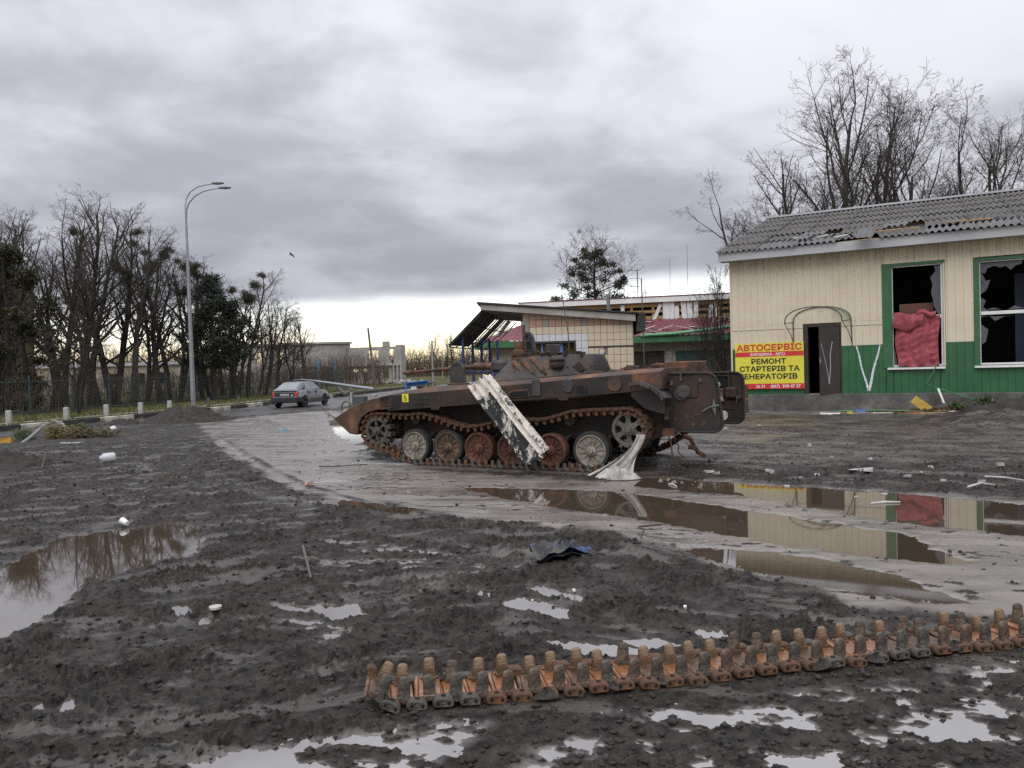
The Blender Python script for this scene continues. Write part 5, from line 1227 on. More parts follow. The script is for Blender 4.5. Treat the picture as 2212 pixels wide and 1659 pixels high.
def wall_holes(name, x0, x1, z0, z1, holes, y0=0, y1=.4, m=blockm):
    mb = MB(); xs_ = sorted(set([x0, x1] + [h for q in holes for h in q[:2]]))
    for a, c in zip(xs_[:-1], xs_[1:]):
        hs = sorted([(q[2], q[3]) for q in holes if q[0] <= a + 1e-6 and q[1] >= c - 1e-6]); z = z0
        for (h0, h1) in hs:
            if h0 > z: mb.box(a, c, y0, y1, z, h0)
            z = h1
        if z < z1: mb.box(a, c, y0, y1, z, z1)
    return mb.build(name, m, blb)
wall_holes('front_wall', 0, 13.5, 0, 5.6, [(1.2, 2.6, 3.4, 5.0), (4.0, 5.2, 3.3, 5.1), (7.2, 8.0, 3.3, 5.1), (8.5, 9.3, 3.3, 5.1), (1.5, 3.2, .6, 2.4), (5, 6.5, .6, 2.4), (9.0, 10.2, .3, 2.4)])
cv = MB(); cv.loft([[(13.5 + 2.6 * math.sin(R(a)), 2.6 * (1 - math.cos(R(a))), z) for a in range(0, 91, 9)] for z in (0, 5.6)], cap=False, closed=False); cv.build('curved_wall', blockm, blb, thick=.4)
MB().box(-.3, 13.5, -.25, .6, 5.6, 5.85).build('concrete_band', slabm, blb); cb2 = MB(); cb2.loft([[(13.5 + 2.85 * math.sin(R(a)), -.25 + 2.85 * (1 - math.cos(R(a))), z) for a in range(0, 91, 9)] for z in (5.6, 5.85)], cap=False, closed=False); cb2.build('curved_band', slabm, blb, thick=.3)
wall_holes('rear_wall', 0, 14, 0, 5.3, [(1.5, 3.0, 3.2, 4.9), (4.2, 5.6, 3.2, 4.9), (7.0, 9.5, 3.2, 4.9)], 8, 8.4)
wall_holes('side_wall', 15.9, 23.0, 0, 5.05, [(19.0 - .3, 20.0, 3.0, 4.6), (21.4, 22.0, 2.9, 4.7), (16.6, 17.3, .5, 2.2), (17.9, 18.5, .5, 2.2), (20.6, 21.3, .4, 2.3)], 1.5, 1.9)
MB().box(20.6, 21.5, 1.45, 1.9, 5.05, 5.75).build('stub_pier', blockm, blb); MB().box(22.25, 22.95, 1.93, 6, 0, 5.3).build('end_wall', blockm, blb)
MB().box(15.9, 23.05, 1.2, 1.5, 2.55, 2.85).build('floor_band', slabm, blb)
for x in (21.9, 22.4, 22.85): MB().box(x, x + .2, 1.1, 1.3, 0, 2.55).build('pillar', slabm, blb)
bluel = mat('light_blue_paint', [(.3, (.10, .26, .44)), (.7, (.16, .34, .52))], scale=2, rough=.7)
for x in (12.5, 14.6): MB().box(x, x + .42, -1.2, -.8, 0, 3.6).build('blue_pillar', bluel, blb)
MB().box(10.4, 14.6, -1.1, -.9, 2.4, 2.7).build('lintel', tarred, blb); MB().box(12.95, 14.55, -.6, -.5, .6, 2.4).build('opening', void, blb)
rub = MB(); rgu = random.Random(4)
for k in range(60): M = Matrix.Translation((22.0 + rgu.gauss(1.2, 1.4), rgu.uniform(-3, .5), .25 + rgu.uniform(-.1, .25))) @ Matrix.Rotation(rgu.uniform(0, 3), 4, 'Z') @ Matrix.Rotation(rgu.uniform(0, 3), 4, 'X'); s_ = rgu.uniform(.12, .3); rub.box(-s_, s_, -s_ * .7, s_ * .7, -s_ * .6, s_ * .6, M)
o = rub.build('block_rubble', blockm, None); o.location = blb.location; tag(o, 'heap of broken white blocks below the unfinished building', 'rubble', kind='stuff')
lw = empty('warehouse', (-62, 92, -.3), R(4), 'low pale warehouse glimpsed between the bare trunks', 'building')
MB().box(0, 22, 0, 8, 0, 3.4).build('wall', crwall, lw); MB().box(-.3, 22.3, -.4, 8.4, 3.4, 3.75).build('roof', fasc, lw)
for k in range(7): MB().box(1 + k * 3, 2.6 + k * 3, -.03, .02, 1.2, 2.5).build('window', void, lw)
ob = empty('ochre_house', (-39.2, 52, -.3), R(10), 'dark ochre brick house half hidden behind the evergreen tree', 'building')
MB().box(-6, 3.6, 0, 7, 0, 9.5).build('wall', mat('ochre_brick', [(.3, (.09, .065, .03)), (.7, (.15, .11, .05))], scale=3, rough=.9), ob); MB().box(-6.3, 3.9, -.3, 7.3, 9.5, 9.8).build('roof', tarred, ob)
for zf in (1.2, 4.2, 7.0):
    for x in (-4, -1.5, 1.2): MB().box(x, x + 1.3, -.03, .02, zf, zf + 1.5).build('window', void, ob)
# ================================================================== TREES
bark = mat('bark', [(.3, (.020, .017, .014)), (.7, (.06, .052, .043))], scale=6, rough=.95, bump=.5, bscale=20, stretch=(1, 1, .3))
twigm = mat('twigs', [(.3, (.030, .022, .018)), (.7, (.060, .044, .036))], scale=3, rough=.9)
twigb = mat('brown_twigs', [(.3, (.065, .045, .032)), (.7, (.12, .085, .06))], scale=3, rough=.9)
def tubes(P0, P1, R0, R1, k):
    P0, P1 = np.array(P0), np.array(P1); R0, R1 = np.array(R0), np.array(R1); n = len(P0)
    d = P1 - P0; d /= np.linalg.norm(d, axis=1)[:, None] + 1e-9
    a = np.where(np.abs(d[:, 2:3]) < .9, np.array([[0, 0, 1.]]), np.array([[1., 0, 0]])); u = np.cross(d, a); u /= np.linalg.norm(u, axis=1)[:, None]; w = np.cross(d, u)
    V = []
    for P, Rr in ((P0, R0), (P1, R1)):
        for j in range(k):
            t_ = 2 * math.pi * j / k; V.append(P + (u * math.cos(t_) + w * math.sin(t_)) * Rr[:, None])
    V = np.stack(V, 1).reshape(-1, 3); base_ = np.arange(n)[:, None] * 2 * k
    F = np.stack([np.stack([base_[:, 0] + j, base_[:, 0] + (j + 1) % k, base_[:, 0] + k + (j + 1) % k, base_[:, 0] + k + j], -1) for j in range(k)], 1).reshape(-1, 4)
    return V, F
def grow(seed, H, nb=(15, 8, 6, 4), clear=.28, ang=(42, 42, 45, 45), lens=(.46, .46, .48, .5), trop=(.05, .09, .07, .05), r0=.17, fork=0, wander=.07, twr=.005):
    rg = random.Random(seed); segs = [([], [], [], []) for _ in range(2)]
    stack = []
    def perp(d, a, rg):
        v = Vector((rg.uniform(-1, 1), rg.uniform(-1, 1), rg.uniform(-1, 1))); v = (v - d * v.dot(d))
        v.normalize(); return (d * math.cos(a) + v * math.sin(a)).normalized()
    nlead = max(1, fork)
    for q in range(nlead):
        d0 = Vector((0, 0, 1)) if nlead == 1 else perp(Vector((0, 0, 1)), R(rg.uniform(6, 17)), rg)
        stack.append((Vector((0, 0, 0)), d0, H * (.92 if nlead == 1 else rg.uniform(.78, .95)), r0 if nlead == 1 else r0 * .75, 0))
    while stack:
        p, d, L, r, lv = stack.pop()
        n = (12, 6, 4, 3, 2)[lv]; l = L / n; cls = segs[0 if lv < 2 else 1]; path = [(p, d, r)]
        rend = r * (.22 if lv == 0 else .3)
        for i in range(n):
            w = wander * (.6, 1.3, 1.8, 2.4, 3)[lv]
            d = (d + Vector((rg.gauss(0, w), rg.gauss(0, w), rg.gauss(0, w))) + Vector((0, 0, (0, *trop)[lv] if lv else .03))).normalized()
            p2 = p + d * l; ra = r + (rend - r) * i / n; rb = r + (rend - r) * (i + 1) / n
            ra, rb = max(ra, twr), max(rb, twr * .8)
            cls[0].append(tuple(p)); cls[1].append(tuple(p2)); cls[2].append(ra); cls[3].append(rb); p = p2; path.append((p, d, rb))
        if lv < 4:
            nch = nb[lv]; nch = max(2, round(nch * rg.uniform(.75, 1.2))) if lv else nch
            if lv == 0 and nlead > 1: nch = max(4, round(nch * 1.3 / nlead))
            for c in range(nch):
                t_ = (clear + (1 - clear) * (c + rg.random()) / nch) if lv == 0 else rg.uniform(.22, 1.0)
                k = min(n - 1, int(t_ * n)); f_ = t_ * n - k; q = path[k][0].lerp(path[k + 1][0], min(1, f_)); rr_ = path[k][2]
                a = R(ang[lv] * rg.uniform(.7, 1.25)) * (1.0 if lv else (1.15 - .5 * t_))
                ln = L * lens[lv] * rg.uniform(.65, 1.15) * ((1.15 - .70 * t_) if lv == 0 else (1.1 - .5 * t_))
                stack.append((q, perp(path[k][1], a, rg), ln, max(twr, rr_ * (.52 if lv == 0 else .55)), lv + 1))
    out = []
    for (a, b_, c, e), k, m_, nm in ((segs[0], 6, bark, 'trunk'), (segs[1], 3, twigm, 'crown')):
        V, F = tubes(a, b_, c, e, k); out.append(raw_mesh(nm, V, F, m_, smooth=(k > 3)))
    return out
def leaf_cloud(seed, n, rad, size, m, name, squash=.85, hollow=.3, nclump=0):
    rg = np.random.RandomState(seed)
    if nclump:
        cc = rg.normal(size=(nclump, 3)); cc /= np.linalg.norm(cc, axis=1)[:, None]; cc *= (rg.rand(nclump, 1) ** .5) * rad * .75
        c = cc[rg.randint(0, nclump, n)] + rg.normal(size=(n, 3)) * rad * .22
    else:
        v = rg.normal(size=(n, 3)); v /= np.linalg.norm(v, axis=1)[:, None]; c = v * rad * (hollow + (1 - hollow) * rg.rand(n, 1) ** .6)
    c[:, 2] *= squash
    a = rg.normal(size=(n, 3)); a /= np.linalg.norm(a, axis=1)[:, None]; b_ = np.cross(a, rg.normal(size=(n, 3))); b_ /= np.linalg.norm(b_, axis=1)[:, None]
    s = size * (.6 + .8 * rg.rand(n, 1)); V = np.stack([c - a * s, c + b_ * s * .35, c + a * s, c - b_ * s * .35], 1).reshape(-1, 3)
    return raw_mesh(name, V, np.arange(n * 4).reshape(-1, 4), m, smooth=False)
mist = mat('mistletoe_leaf', [(.3, (.022, .030, .008)), (.7, (.060, .070, .022))], scale=2, rough=.6)
pine = mat('pine_needle', [(.3, (.008, .013, .008)), (.7, (.022, .032, .016))], scale=1.5, rough=.7)
TV = {'vase': grow(11, 15, (13, 9, 7, 4), .32, (42, 40, 44, 46), (.60, .52, .5, .5), (.10, .12, .08, .05), .24),
      'vase2': grow(23, 14, (14, 9, 7, 4), .28, (40, 40, 46, 46), (.55, .5, .5, .5), (.12, .12, .08, .05), .22, fork=2),
      'tall': grow(5, 15, (18, 7, 5, 3), .22, (46, 44, 46, 46), (.42, .5, .5, .5), (.10, .08, .06, .04), .23),
      'tall2': grow(8, 15, (17, 7, 5, 3), .25, (40, 44, 46, 46), (.44, .48, .5, .5), (.12, .10, .07, .05), .22, fork=2),
      'tall3': grow(31, 14, (17, 7, 5, 3), .30, (38, 46, 46, 46), (.45, .5, .5, .5), (.09, .08, .06, .04), .20),
      'shrub': grow(41, 6, (15, 7, 5, 3), .06, (32, 38, 42, 42), (.62, .5, .5, .5), (.10, .10, .07, .05), .10, fork=5, twr=.007)}
MC = [leaf_cloud(1, 1300, .62, .055, mist, 'mistletoe_clump', 1.1, .3, 9), leaf_cloud(2, 1000, .55, .055, mist, 'mistletoe_clump', 1.15, .3, 7)]
def horizon(u_): return 790.3 - (u_ - CX) * .0297
def tree(u_, Y_, ytop, kind, label, group, rz, name='bare_tree', base=-.05, mist_at=(), wide=1.15):
    x = (u_ - CX) / FPX * Y_; z1 = CAM_H + (horizon(u_) - ytop) * Y_ / FPX; me = TV[kind]
    zs = np.empty(len(me[1].vertices) * 3, np.float32); me[1].vertices.foreach_get('co', zs); hh_ = float(zs[2::3].max()); s = (z1 - base) / hh_
    t_ = empty(name, (x, Y_, base), rz, label, 'tree', group); t_.scale = (s * wide, s * wide, s)
    link('trunk', me[0], t_); link('crown', me[1], t_)
    for i, (um, vm, r_) in enumerate(mist_at):
        mx = (um - CX) / FPX * Y_; mz = CAM_H + (horizon(um) - vm) * Y_ / FPX
        tv = np.empty(len(me[0].vertices) * 3, np.float32); me[0].vertices.foreach_get('co', tv); tv = tv.reshape(-1, 3)
        wxr = (tv[:, 0] * math.cos(rz) - tv[:, 1] * math.sin(rz)) * s * wide; dd = (wxr - (mx - x)) ** 2 + (tv[:, 2] * s - (mz - base)) ** 2
        p = Vector(tv[int(dd.argmin())])                  # sits on the nearest limb
        link('mistletoe_clump', MC[i % 2], t_, p, (0, 0, i * 1.3), r_ * Y_ / FPX / .5 / s)
    return t_
GL = 'bare trees along the fence'
LT = [(8, 43, 452, 'tall', 'bare tree at the end of the fence beside the evergreen', 1.0, ()), (62, 46, 462, 'tall3', 'slim bare tree second along the fence from the evergreen', 2.2, ()), (112, 44, 470, 'tall2', 'bare tree with two stems in the row by the fence', .4, ()),
      (168, 47, 412, 'tall', 'tallest bare tree of the row by the fence', 3.0, [(172, 500, 10)]), (214, 49, 436, 'tall2', 'tall twin-stemmed bare tree beside the tallest tree', 4.1, ()),
      (290, 48, 470, 'tall3', 'bare tree with mistletoe balls over the multi-stemmed shrub', .9, [(247, 490, 11), (262, 520, 9), (253, 575, 15), (262, 600, 15), (290, 620, 14), (246, 606, 12)]),
      (345, 52, 505, 'tall', 'bare tree with four round mistletoe clumps by the fence', 5.2, [(316, 577, 14), (335, 545, 13), (310, 535, 10), (345, 540, 14), (330, 520, 9)]),
      (388, 54, 500, 'tall2', 'mistletoe-laden bare tree directly behind the street lamp', 1.7, [(400, 572, 15), (390, 555, 10), (430, 590, 14), (402, 625, 12), (440, 560, 9)]),
      (436, 58, 560, 'tall3', 'smaller bare tree squeezed beside the pine', 2.9, [(447, 555, 8)]),
      (535, 60, 578, 'tall3', 'bare tree heavy with olive mistletoe near the parked car', .2, [(520, 600, 8), (535, 625, 16), (548, 610, 12), (522, 655, 14), (528, 690, 14), (537, 640, 16), (541, 718, 13), (512, 590, 8), (545, 590, 8)]),
      (574, 61, 600, 'tall2', 'clean bare tree next to the olive mistletoe tree', 1.3, ()), (600, 66, 640, 'tall', 'thin bare tree before the unfinished building', 4.4, ()),
      (637, 64, 642, 'vase2', 'spreading bare tree in front of the curved block wall', 3.6, ()), (662, 70, 665, 'tall3', 'last and lowest bare tree of the fence row', 2.0, ()),
      (480, 68, 590, 'tall', 'bare tree deep behind the pine', 1.1, ()), (140, 54, 455, 'tall3', 'bare tree close behind the twin-stemmed one by the fence', 5.6, ()), (365, 62, 515, 'tall3', 'bare tree deep behind the four-clump mistletoe tree', 3.3, ()), (415, 66, 545, 'tall', 'bare tree deep behind the street lamp', 2.5, ()), (560, 74, 625, 'tall2', 'bare tree deep behind the olive mistletoe tree', .6, ()), (90, 60, 480, 'tall2', 'bare tree deep behind the fence near the ochre house', 3.9, ()),
      (240, 56, 460, 'tall', 'bare tree half hidden behind the tall twin-stemmed pair', .1, ()), (30, 52, 455, 'tall2', 'bare tree rising behind the ivy-clad evergreen', 4.9, ()), (505, 64, 620, 'tall3', 'bare tree leaning over the smaller pine', 5.9, ())]
LT += [(250, 51, 462, 'tall', 'bare tree filling the gap between the tallest tree and the mistletoe', 2.9, ()), (40, 49, 448, 'tall', 'broad bare tree just past the ivy-clad evergreen', 5.4, ()), (318, 56, 492, 'tall2', 'bare tree standing between two mistletoe trees', 1.9, [(322, 560, 12)]), (452, 60, 575, 'tall2', 'bare tree whose crown tops the pine', 4.6, ()), (516, 70, 640, 'tall', 'low bare tree filling the gap beside the smaller pine', 3.2, ()), (196, 52, 440, 'tall3', 'bare tree pressed against the tallest tree', 6.1, ()), (128, 50, 446, 'tall', 'wide bare tree between the twin-stemmed tree and the tallest one', .8, ())]
for u_, Y_, yt, kd_, lab, rz, mm_ in LT: tree(u_, Y_, yt, kd_, lab, GL, rz, mist_at=mm_, base=-.1, wide=1.35)
sh = tree(168, 38, 665, 'shrub', 'dense multi-stemmed leafless shrub on the grass verge', None, .7, 'shrub', base=-.08); sh['category'] = 'shrub'
GR = 'bare trees behind the repair shop'
for u_, Y_, yt, kd_, lab, rz in [(1690, 44, 328, 'vase2', 'bare tree rising over the gable end of the slate roof', 1.0), (1815, 42, 138, 'vase', 'tallest bare tree behind the slate roof', 2.4), (1872, 44, 190, 'vase2', 'forked bare tree crowding the tallest tree behind the roof', .3), (1930, 46, 262, 'vase', 'leaning bare tree in the middle of the row behind the roof', 4.0), (2020, 45, 206, 'vase2', 'broad round-headed bare tree behind the slate roof', 5.3), (2178, 50, 240, 'vase', 'bare tree at the far end of the row behind the roof', 1.2), (1760, 52, 330, 'tall3', 'slender low bare tree between taller ones behind the roof', 3.1), (1640, 50, 340, 'tall2', 'thin bare tree just clear of the gable end', 2.0)]:
    tree(u_, Y_, yt, kd_, lab, GR, rz, wide=1.3)
# pine and other evergreens
def evergreen(u_, Y_, ytop, w, label, seed, base=-.1, m=pine, name='evergreen_tree', low=.12, dens=260, ivy=False):
    x = (u_ - CX) / FPX * Y_; H_ = CAM_H + (horizon(u_) - ytop) * Y_ / FPX - base; rg = random.Random(seed)
    t_ = empty(name, (x, Y_, base), 0, label, 'tree'); 
    mb = MB(); mb.tube([(0, 0, 0), (.1, 0, H_ * .4), (0, .1, H_ * .75), (.05, 0, H_ * .97)], [.2, .16, .1, .03], 8); cs = []
    for k in range(64):
        z = H_ * (low + (1 - low) * (k + rg.random()) / 64); f_ = z / H_; r = w * (.55 + .6 * math.sin(min(1, f_ * 1.15) * math.pi) ** .8) * rg.uniform(.35, 1.0) * (1 if f_ < (.92 if ivy else .8) else (1.15 - f_) / .35); a = rg.uniform(0, 6.28)
        c = Vector((r * math.cos(a), r * math.sin(a), z)); cs.append((c, rg.uniform(.28, .62))); mb.tube([(0, 0, z - .35 * r), tuple(c)], [.035, .015], 4)
    mb.build('trunk', bark, t_); rs = np.random.RandomState(seed); V = []
    for c, r in cs:
        n = dens; q = rs.normal(size=(n, 3)) * r * .48; q[:, 2] *= .6; q += np.array(c); a = rs.normal(size=(n, 3)); a[:, 2] += .5; a /= np.linalg.norm(a, axis=1)[:, None]; b_ = np.cross(a, rs.normal(size=(n, 3))); b_ /= np.linalg.norm(b_, axis=1)[:, None]; s = .13 * (.6 + .8 * rs.rand(n, 1))
        V.append(np.stack([q - a * s, q + b_ * s * .28, q + a * s, q - b_ * s * .28], 1).reshape(-1, 3))
    V = np.concatenate(V); link('crown', raw_mesh('crown', V, np.arange(len(V)).reshape(-1, 4), m, smooth=False), t_); return t_
evergreen(462, 53, 598, 1.75, 'dark pine with a ragged crown behind the street lamp', 3, low=.28, dens=150)
evergreen(500, 57, 655, 1.3, 'smaller dark pine leaning from the larger pine', 6, low=.35, dens=110)
evergreen(18, 42, 540, 2.3, 'tall dark ivy-clad evergreen at the end of the fence', 9, low=.05, dens=330, m=mat('ivy_leaf', [(.3, (.018, .020, .007)), (.7, (.045, .043, .014))], scale=1.5, rough=.6))
iv = evergreen(1290, 60, 540, 3.3, 'ivy-covered tree standing behind the burgundy roof', 14, low=.35, m=mat('ivy_leaf_dark', [(.3, (.022, .022, .010)), (.7, (.05, .046, .022))], scale=1.5, rough=.6), name='ivy_tree', dens=130, ivy=True)
q = link('twigs', TV['vase'][1], iv); q.scale = (.85, .85, .74); q2 = link('twigs', TV['vase2'][1], iv, rot=(0, 0, 1)); q2.scale = (.85, .85, .76)
tree(1405, 75, 620, 'vase', 'small round bare tree seen over the white fascia', None, .6)
# saplings by the shop corner
for u_, Y_, yt, lab, rz in [(1545, 29, 560, 'leafless sapling growing against the shop corner', .4), (1520, 30, 640, 'spindly leafless sapling before the grey panel', 2.0), (1566, 28, 600, 'leafless sapling crowding the sign corner of the shop', 3.3)]:
    t_ = tree(u_, Y_, yt, 'shrub', lab, 'saplings beside the repair shop', rz, 'sapling', base=.0); t_.scale.x *= .45; t_.scale.y *= .45; t_['category'] = 'sapling'
# trees on the skyline
GF = 'bare trees on the far skyline'
for u_, Y_, yt, kd_, rz in [(935, 130, 715, 'tall3', .5), (965, 140, 722, 'tall', 2.2), (985, 125, 700, 'tall2', 4), (1062, 120, 700, 'vase2', 1), (1090, 118, 690, 'vase', 3), (1110, 122, 700, 'tall3', 2), (1045, 128, 725, 'tall', 5), (1015, 150, 745, 'vase', .2)]:
    tree(u_, Y_, yt, kd_, 'bare tree on the skyline seen past the canopy posts', GF, rz)
# far wood: one mass of bare twigs
def thicket(seed, n, fn, m, hmax, r=.02, name='far_wood'):
    rg = np.random.RandomState(seed); P0, P1, A, B_ = [], [], [], []
    for k in range(n):
        x, y, z, hs = fn(rg); h = hmax * hs * rg.uniform(.5, 1); lean = rg.normal(size=2) * .16 * h; p1 = np.array([x + lean[0], y + lean[1], z + h]); p0 = np.array([x, y, z]); P0.append(p0); P1.append(p1); A.append(r); B_.append(r * .4)
        for j in range(7):
            t_ = rg.uniform(.25, 1); q = p0 + (p1 - p0) * t_; d = rg.normal(size=3) * .22 * h; d[2] = abs(d[2]) + .12 * h; P0.append(q); P1.append(q + d * (1.1 - .5 * t_)); A.append(r * .5); B_.append(r * .25)
    V, F = tubes(P0, P1, A, B_, 3); return raw_mesh(name, V, F, m, smooth=False)
o = link('far_wood', thicket(1, 1500, lambda rg: (rg.uniform(-32, 12), rg.uniform(165, 200), -.3, 1 + .25 * math.sin(rg.uniform(0, 6))), twigb, 6.0, .05)); tag(o, 'brown leafless wood along the horizon', 'wood', kind='stuff')
o = link('far_wood', thicket(2, 1800, lambda rg: (rg.uniform(-120, -40), rg.uniform(115, 150), -.3, 1), twigb, 7.0, .05)); tag(o, 'brown leafless thicket far behind the fence', 'wood', kind='stuff')
def along(rg, off0, off1, y0=33, y1=72):
    y = rg.uniform(y0, y1); return (float(xat(KERB, y)) - rg.uniform(off0, off1), y, -.1, 1)
o = link('undergrowth', thicket(3, 1700, lambda rg: along(rg, 7.2, 17), twigb, 2.5, .010)); tag(o, 'tangled brown undergrowth behind the fence', 'undergrowth', kind='stuff')
o = link('undergrowth', thicket(5, 420, lambda rg: (rg.uniform(-30, -15), rg.uniform(88, 97), -.3, 1), twigb, 4.0, .025)); tag(o, 'leafless scrub before the unfinished building', 'undergrowth', kind='stuff')
o = link('undergrowth', thicket(6, 120, lambda rg: (rg.uniform(6.2, 8.2), rg.uniform(27, 31), 0, 1), twigb, 1.9, .009)); tag(o, 'dry weeds and brambles beside the shop corner', 'undergrowth', kind='stuff')
# grass on the verge
grassm = mat('verge_grass', [(.3, (.06, .075, .018)), (.5, (.12, .125, .035)), (.7, (.20, .17, .07))], scale=1.2, rough=.8)
rg = np.random.RandomState(9); n = 26000
yy = 24 + 62 * rg.rand(n) ** 1.4; xx = xat(KERB, yy) - .25 - rg.rand(n) ** 1.2 * 7.5
keep = np.abs((xat(KERB, yy) - xx) - 2.2) > .45; xx, yy = xx[keep], yy[keep]; n = len(xx)
zz_ = np.full(n, -.075); hh_ = .05 + .13 * rg.rand(n); an = rg.rand(n) * 6.28; dx, dy = np.cos(an) * .03, np.sin(an) * .03; lx, ly = rg.normal(size=n) * .06, rg.normal(size=n) * .06
V = np.stack([np.stack([xx - dx, yy - dy, zz_], -1), np.stack([xx + dx, yy + dy, zz_], -1), np.stack([xx + lx, yy + ly, zz_ + hh_], -1)], 1).reshape(-1, 3)
tag(link('grass', raw_mesh('grass', V, np.arange(n * 3).reshape(-1, 3), grassm, smooth=False)), 'short yellow-green grass on the verge', 'grass', kind='stuff')
# ================================================================== STREET
kerb_w = mat('kerb_white', [(.35, (.20, .19, .17)), (.5, (.50, .48, .40)), (.7, (.62, .60, .52))], scale=4, rough=.85); kerb_k = mat('kerb_black', [(.3, (.02, .02, .021)), (.7, (.06, .06, .06))], scale=4, rough=.85)
kerb = empty('kerb', (0, 0, 0)); tag(kerb, 'kerb of stones painted black and white', kind='structure')
y = 20.0; k = 0; ks = [MB().box(-.09, .09, 0, 1.0, -.14, .13).mesh('kerb_stone', m_, bevel=.015) for m_ in (kerb_w, kerb_k)]
while y < 80:
    x0 = float(xat(KERB, y)); st = 1.75; x1 = float(xat(KERB, y + st)); a = math.atan2(x1 - x0, st); ln = math.hypot(x1 - x0, st)
    o = link('kerb_stone', ks[k % 2] if y < 58 else ks[1], kerb, (x0 - .1, y, -.12 + rng.uniform(-.01, .01)), (0, 0, -a)); o.scale = (1, ln - .02, 1); y += st * .995; k += 1
pv, pf = [], []
for i, yy_ in enumerate(np.arange(30, 90, 1.0)):
    x0 = float(xat(KERB, yy_)); pv += [(x0 - 2.65, yy_, -.03), (x0 - 1.85, yy_, -.03)]
    if i: pf.append((2 * i - 2, 2 * i - 1, 2 * i + 1, 2 * i))
tag(link('path', raw_mesh('path', np.array(pv), np.array(pf), mat('path_gravel', [(.3, (.17, .165, .155)), (.7, (.27, .26, .25))], scale=2, rough=.9))), 'narrow pale footpath along the verge', kind='structure')
bolm = mat('bollard_white', [(.3, (.30, .30, .28)), (.7, (.46, .46, .43))], scale=6, rough=.9)
BG = 'stubby concrete posts along the verge'
bol = [(-20.04, 31.1, .63), (-19.1, 33.5, .60), (-18.25, 35.2, .61), (-17.5, 36.9, .60), (-16.95, 38.8, .58)]
blabs = ['pale concrete post at the start of the row on the verge', 'pale concrete post second in the row on the verge', 'pale concrete post in the middle of the row on the verge', 'pale concrete post fourth in the row on the verge', 'pale concrete post nearest the street lamp']
for (x, y, h), lb in zip(bol, blabs):
    b_ = MB(); b_.box(-.095, .095, -.08, .08, 0, h); b_.box(-.08, .08, -.065, .065, h, h + .02); o = b_.build('concrete_post', bolm, None, bevel=.015); o.location = (x - .35, y, -.1); o.rotation_euler = (0, 0, rng.uniform(-.1, .1)); tag(o, lb, 'post', BG)
for (x, y, h), lb in zip([(-16.5, 42.2, .55), (-15.9, 45.2, .48)], ['weathered grey wooden stump post beyond the street lamp', 'darker wooden stump post between lamp and parked car']):
    o = MB().prism([(-.08, 0), (.08, 0), (.07, h), (.02, h + .05), (-.07, h - .03)], -.06, .06).build('stump_post', mat('grey_timber', [(.3, (.06, .055, .05)), (.7, (.16, .15, .135))], scale=7, rough=.9, stretch=(1, 1, .2)), None); o.location = (x - .2, y, -.1); tag(o, lb, 'post')
# street lamp
galv = mat('galvanised', [(.3, (.22, .235, .26)), (.7, (.32, .335, .36))], scale=3, rough=.5, metal=.35)
lamp = empty('street_lamp', (-16.85, 40.6, -.07), 0, 'tall grey street lamp with two curved arms', 'street lamp')
MB().tube([(0, 0, 0), (0, 0, 1.5), (0, 0, 10.1)], [.125, .12, .055], 12).build('pole', galv, lamp, smooth=True); MB().lathe([(.2, 0), (.2, .03), (.14, .05)], 12, 'z').build('base_plate', concrete, lamp)
MB().box(-.05, .05, -.14, -.11, .5, .95).build('access_door', galv, lamp)
for pts_ in ([(0, 0, 10.0), (-.06, .1, 10.6), (-.04, .2, 11.1), (.14, .3, 11.5), (.5, .4, 11.78), (.9, .5, 11.9), (1.32, .6, 11.98)], [(0, 0, 10.0), (.06, -.05, 10.45), (.24, -.1, 10.85), (.58, -.15, 11.18), (1.05, -.2, 11.40), (1.55, -.2, 11.5), (1.98, -.2, 11.54)]):
    MB().tube(pts_, [.05, .045, .042, .04, .036, .032, .03], 8).build('arm', galv, lamp, smooth=True)
    e = Vector(pts_[-1]); hd = MB(); hd.loft([[(e.x - .12, e.y - .06, e.z - .03), (e.x - .12, e.y + .06, e.z - .03), (e.x - .12, e.y + .05, e.z + .04), (e.x - .12, e.y - .05, e.z + .04)], [(e.x + .2, e.y - .11, e.z - .05), (e.x + .2, e.y + .11, e.z - .05), (e.x + .2, e.y + .08, e.z + .05), (e.x + .2, e.y - .08, e.z + .05)], [(e.x + .5, e.y - .07, e.z - .02), (e.x + .5, e.y + .07, e.z - .02), (e.x + .5, e.y + .05, e.z + .03), (e.x + .5, e.y - .05, e.z + .03)]]); hd.build('lamp_head', ashy, lamp, smooth=30)
# fence
teal = mat('teal_fence', [(.3, (.016, .035, .034)), (.7, (.03, .065, .062))], scale=4, rough=.6)
fen = empty('metal_fence', (float(xat(KERB, 30)) - 7.0, 30, -.1), 0, 'teal metal bar fence running behind the bare trees', 'fence'); fo = fen.location.copy()
post_me = MB().box(-.04, .04, -.04, .04, 0, 2.05).mesh('post', teal)
y = 28.0
while y < 76:
    x0 = float(xat(KERB, y)) - 7.0; x1 = float(xat(KERB, y + 2.5)) - 7.0
    link('post', post_me, fen, (x0 - fo.x, y - fo.y, 0)); pb = MB(); a = Vector((x0 - fo.x, y - fo.y, 0)); c = Vector((x1 - fo.x, y + 2.5 - fo.y, 0))
    for j in range(1, 14): p = a.lerp(c, j / 14); pb.box(p.x - .007, p.x + .007, p.y - .007, p.y + .007, .12, 1.9)
    for z in (.25, 1.75): pb.tube([a + Vector((0, 0, z)), c + Vector((0, 0, z))], .018, 4)
    o = pb.build('bars', teal, fen); o['kind'] = 'stuff'; y += 2.5

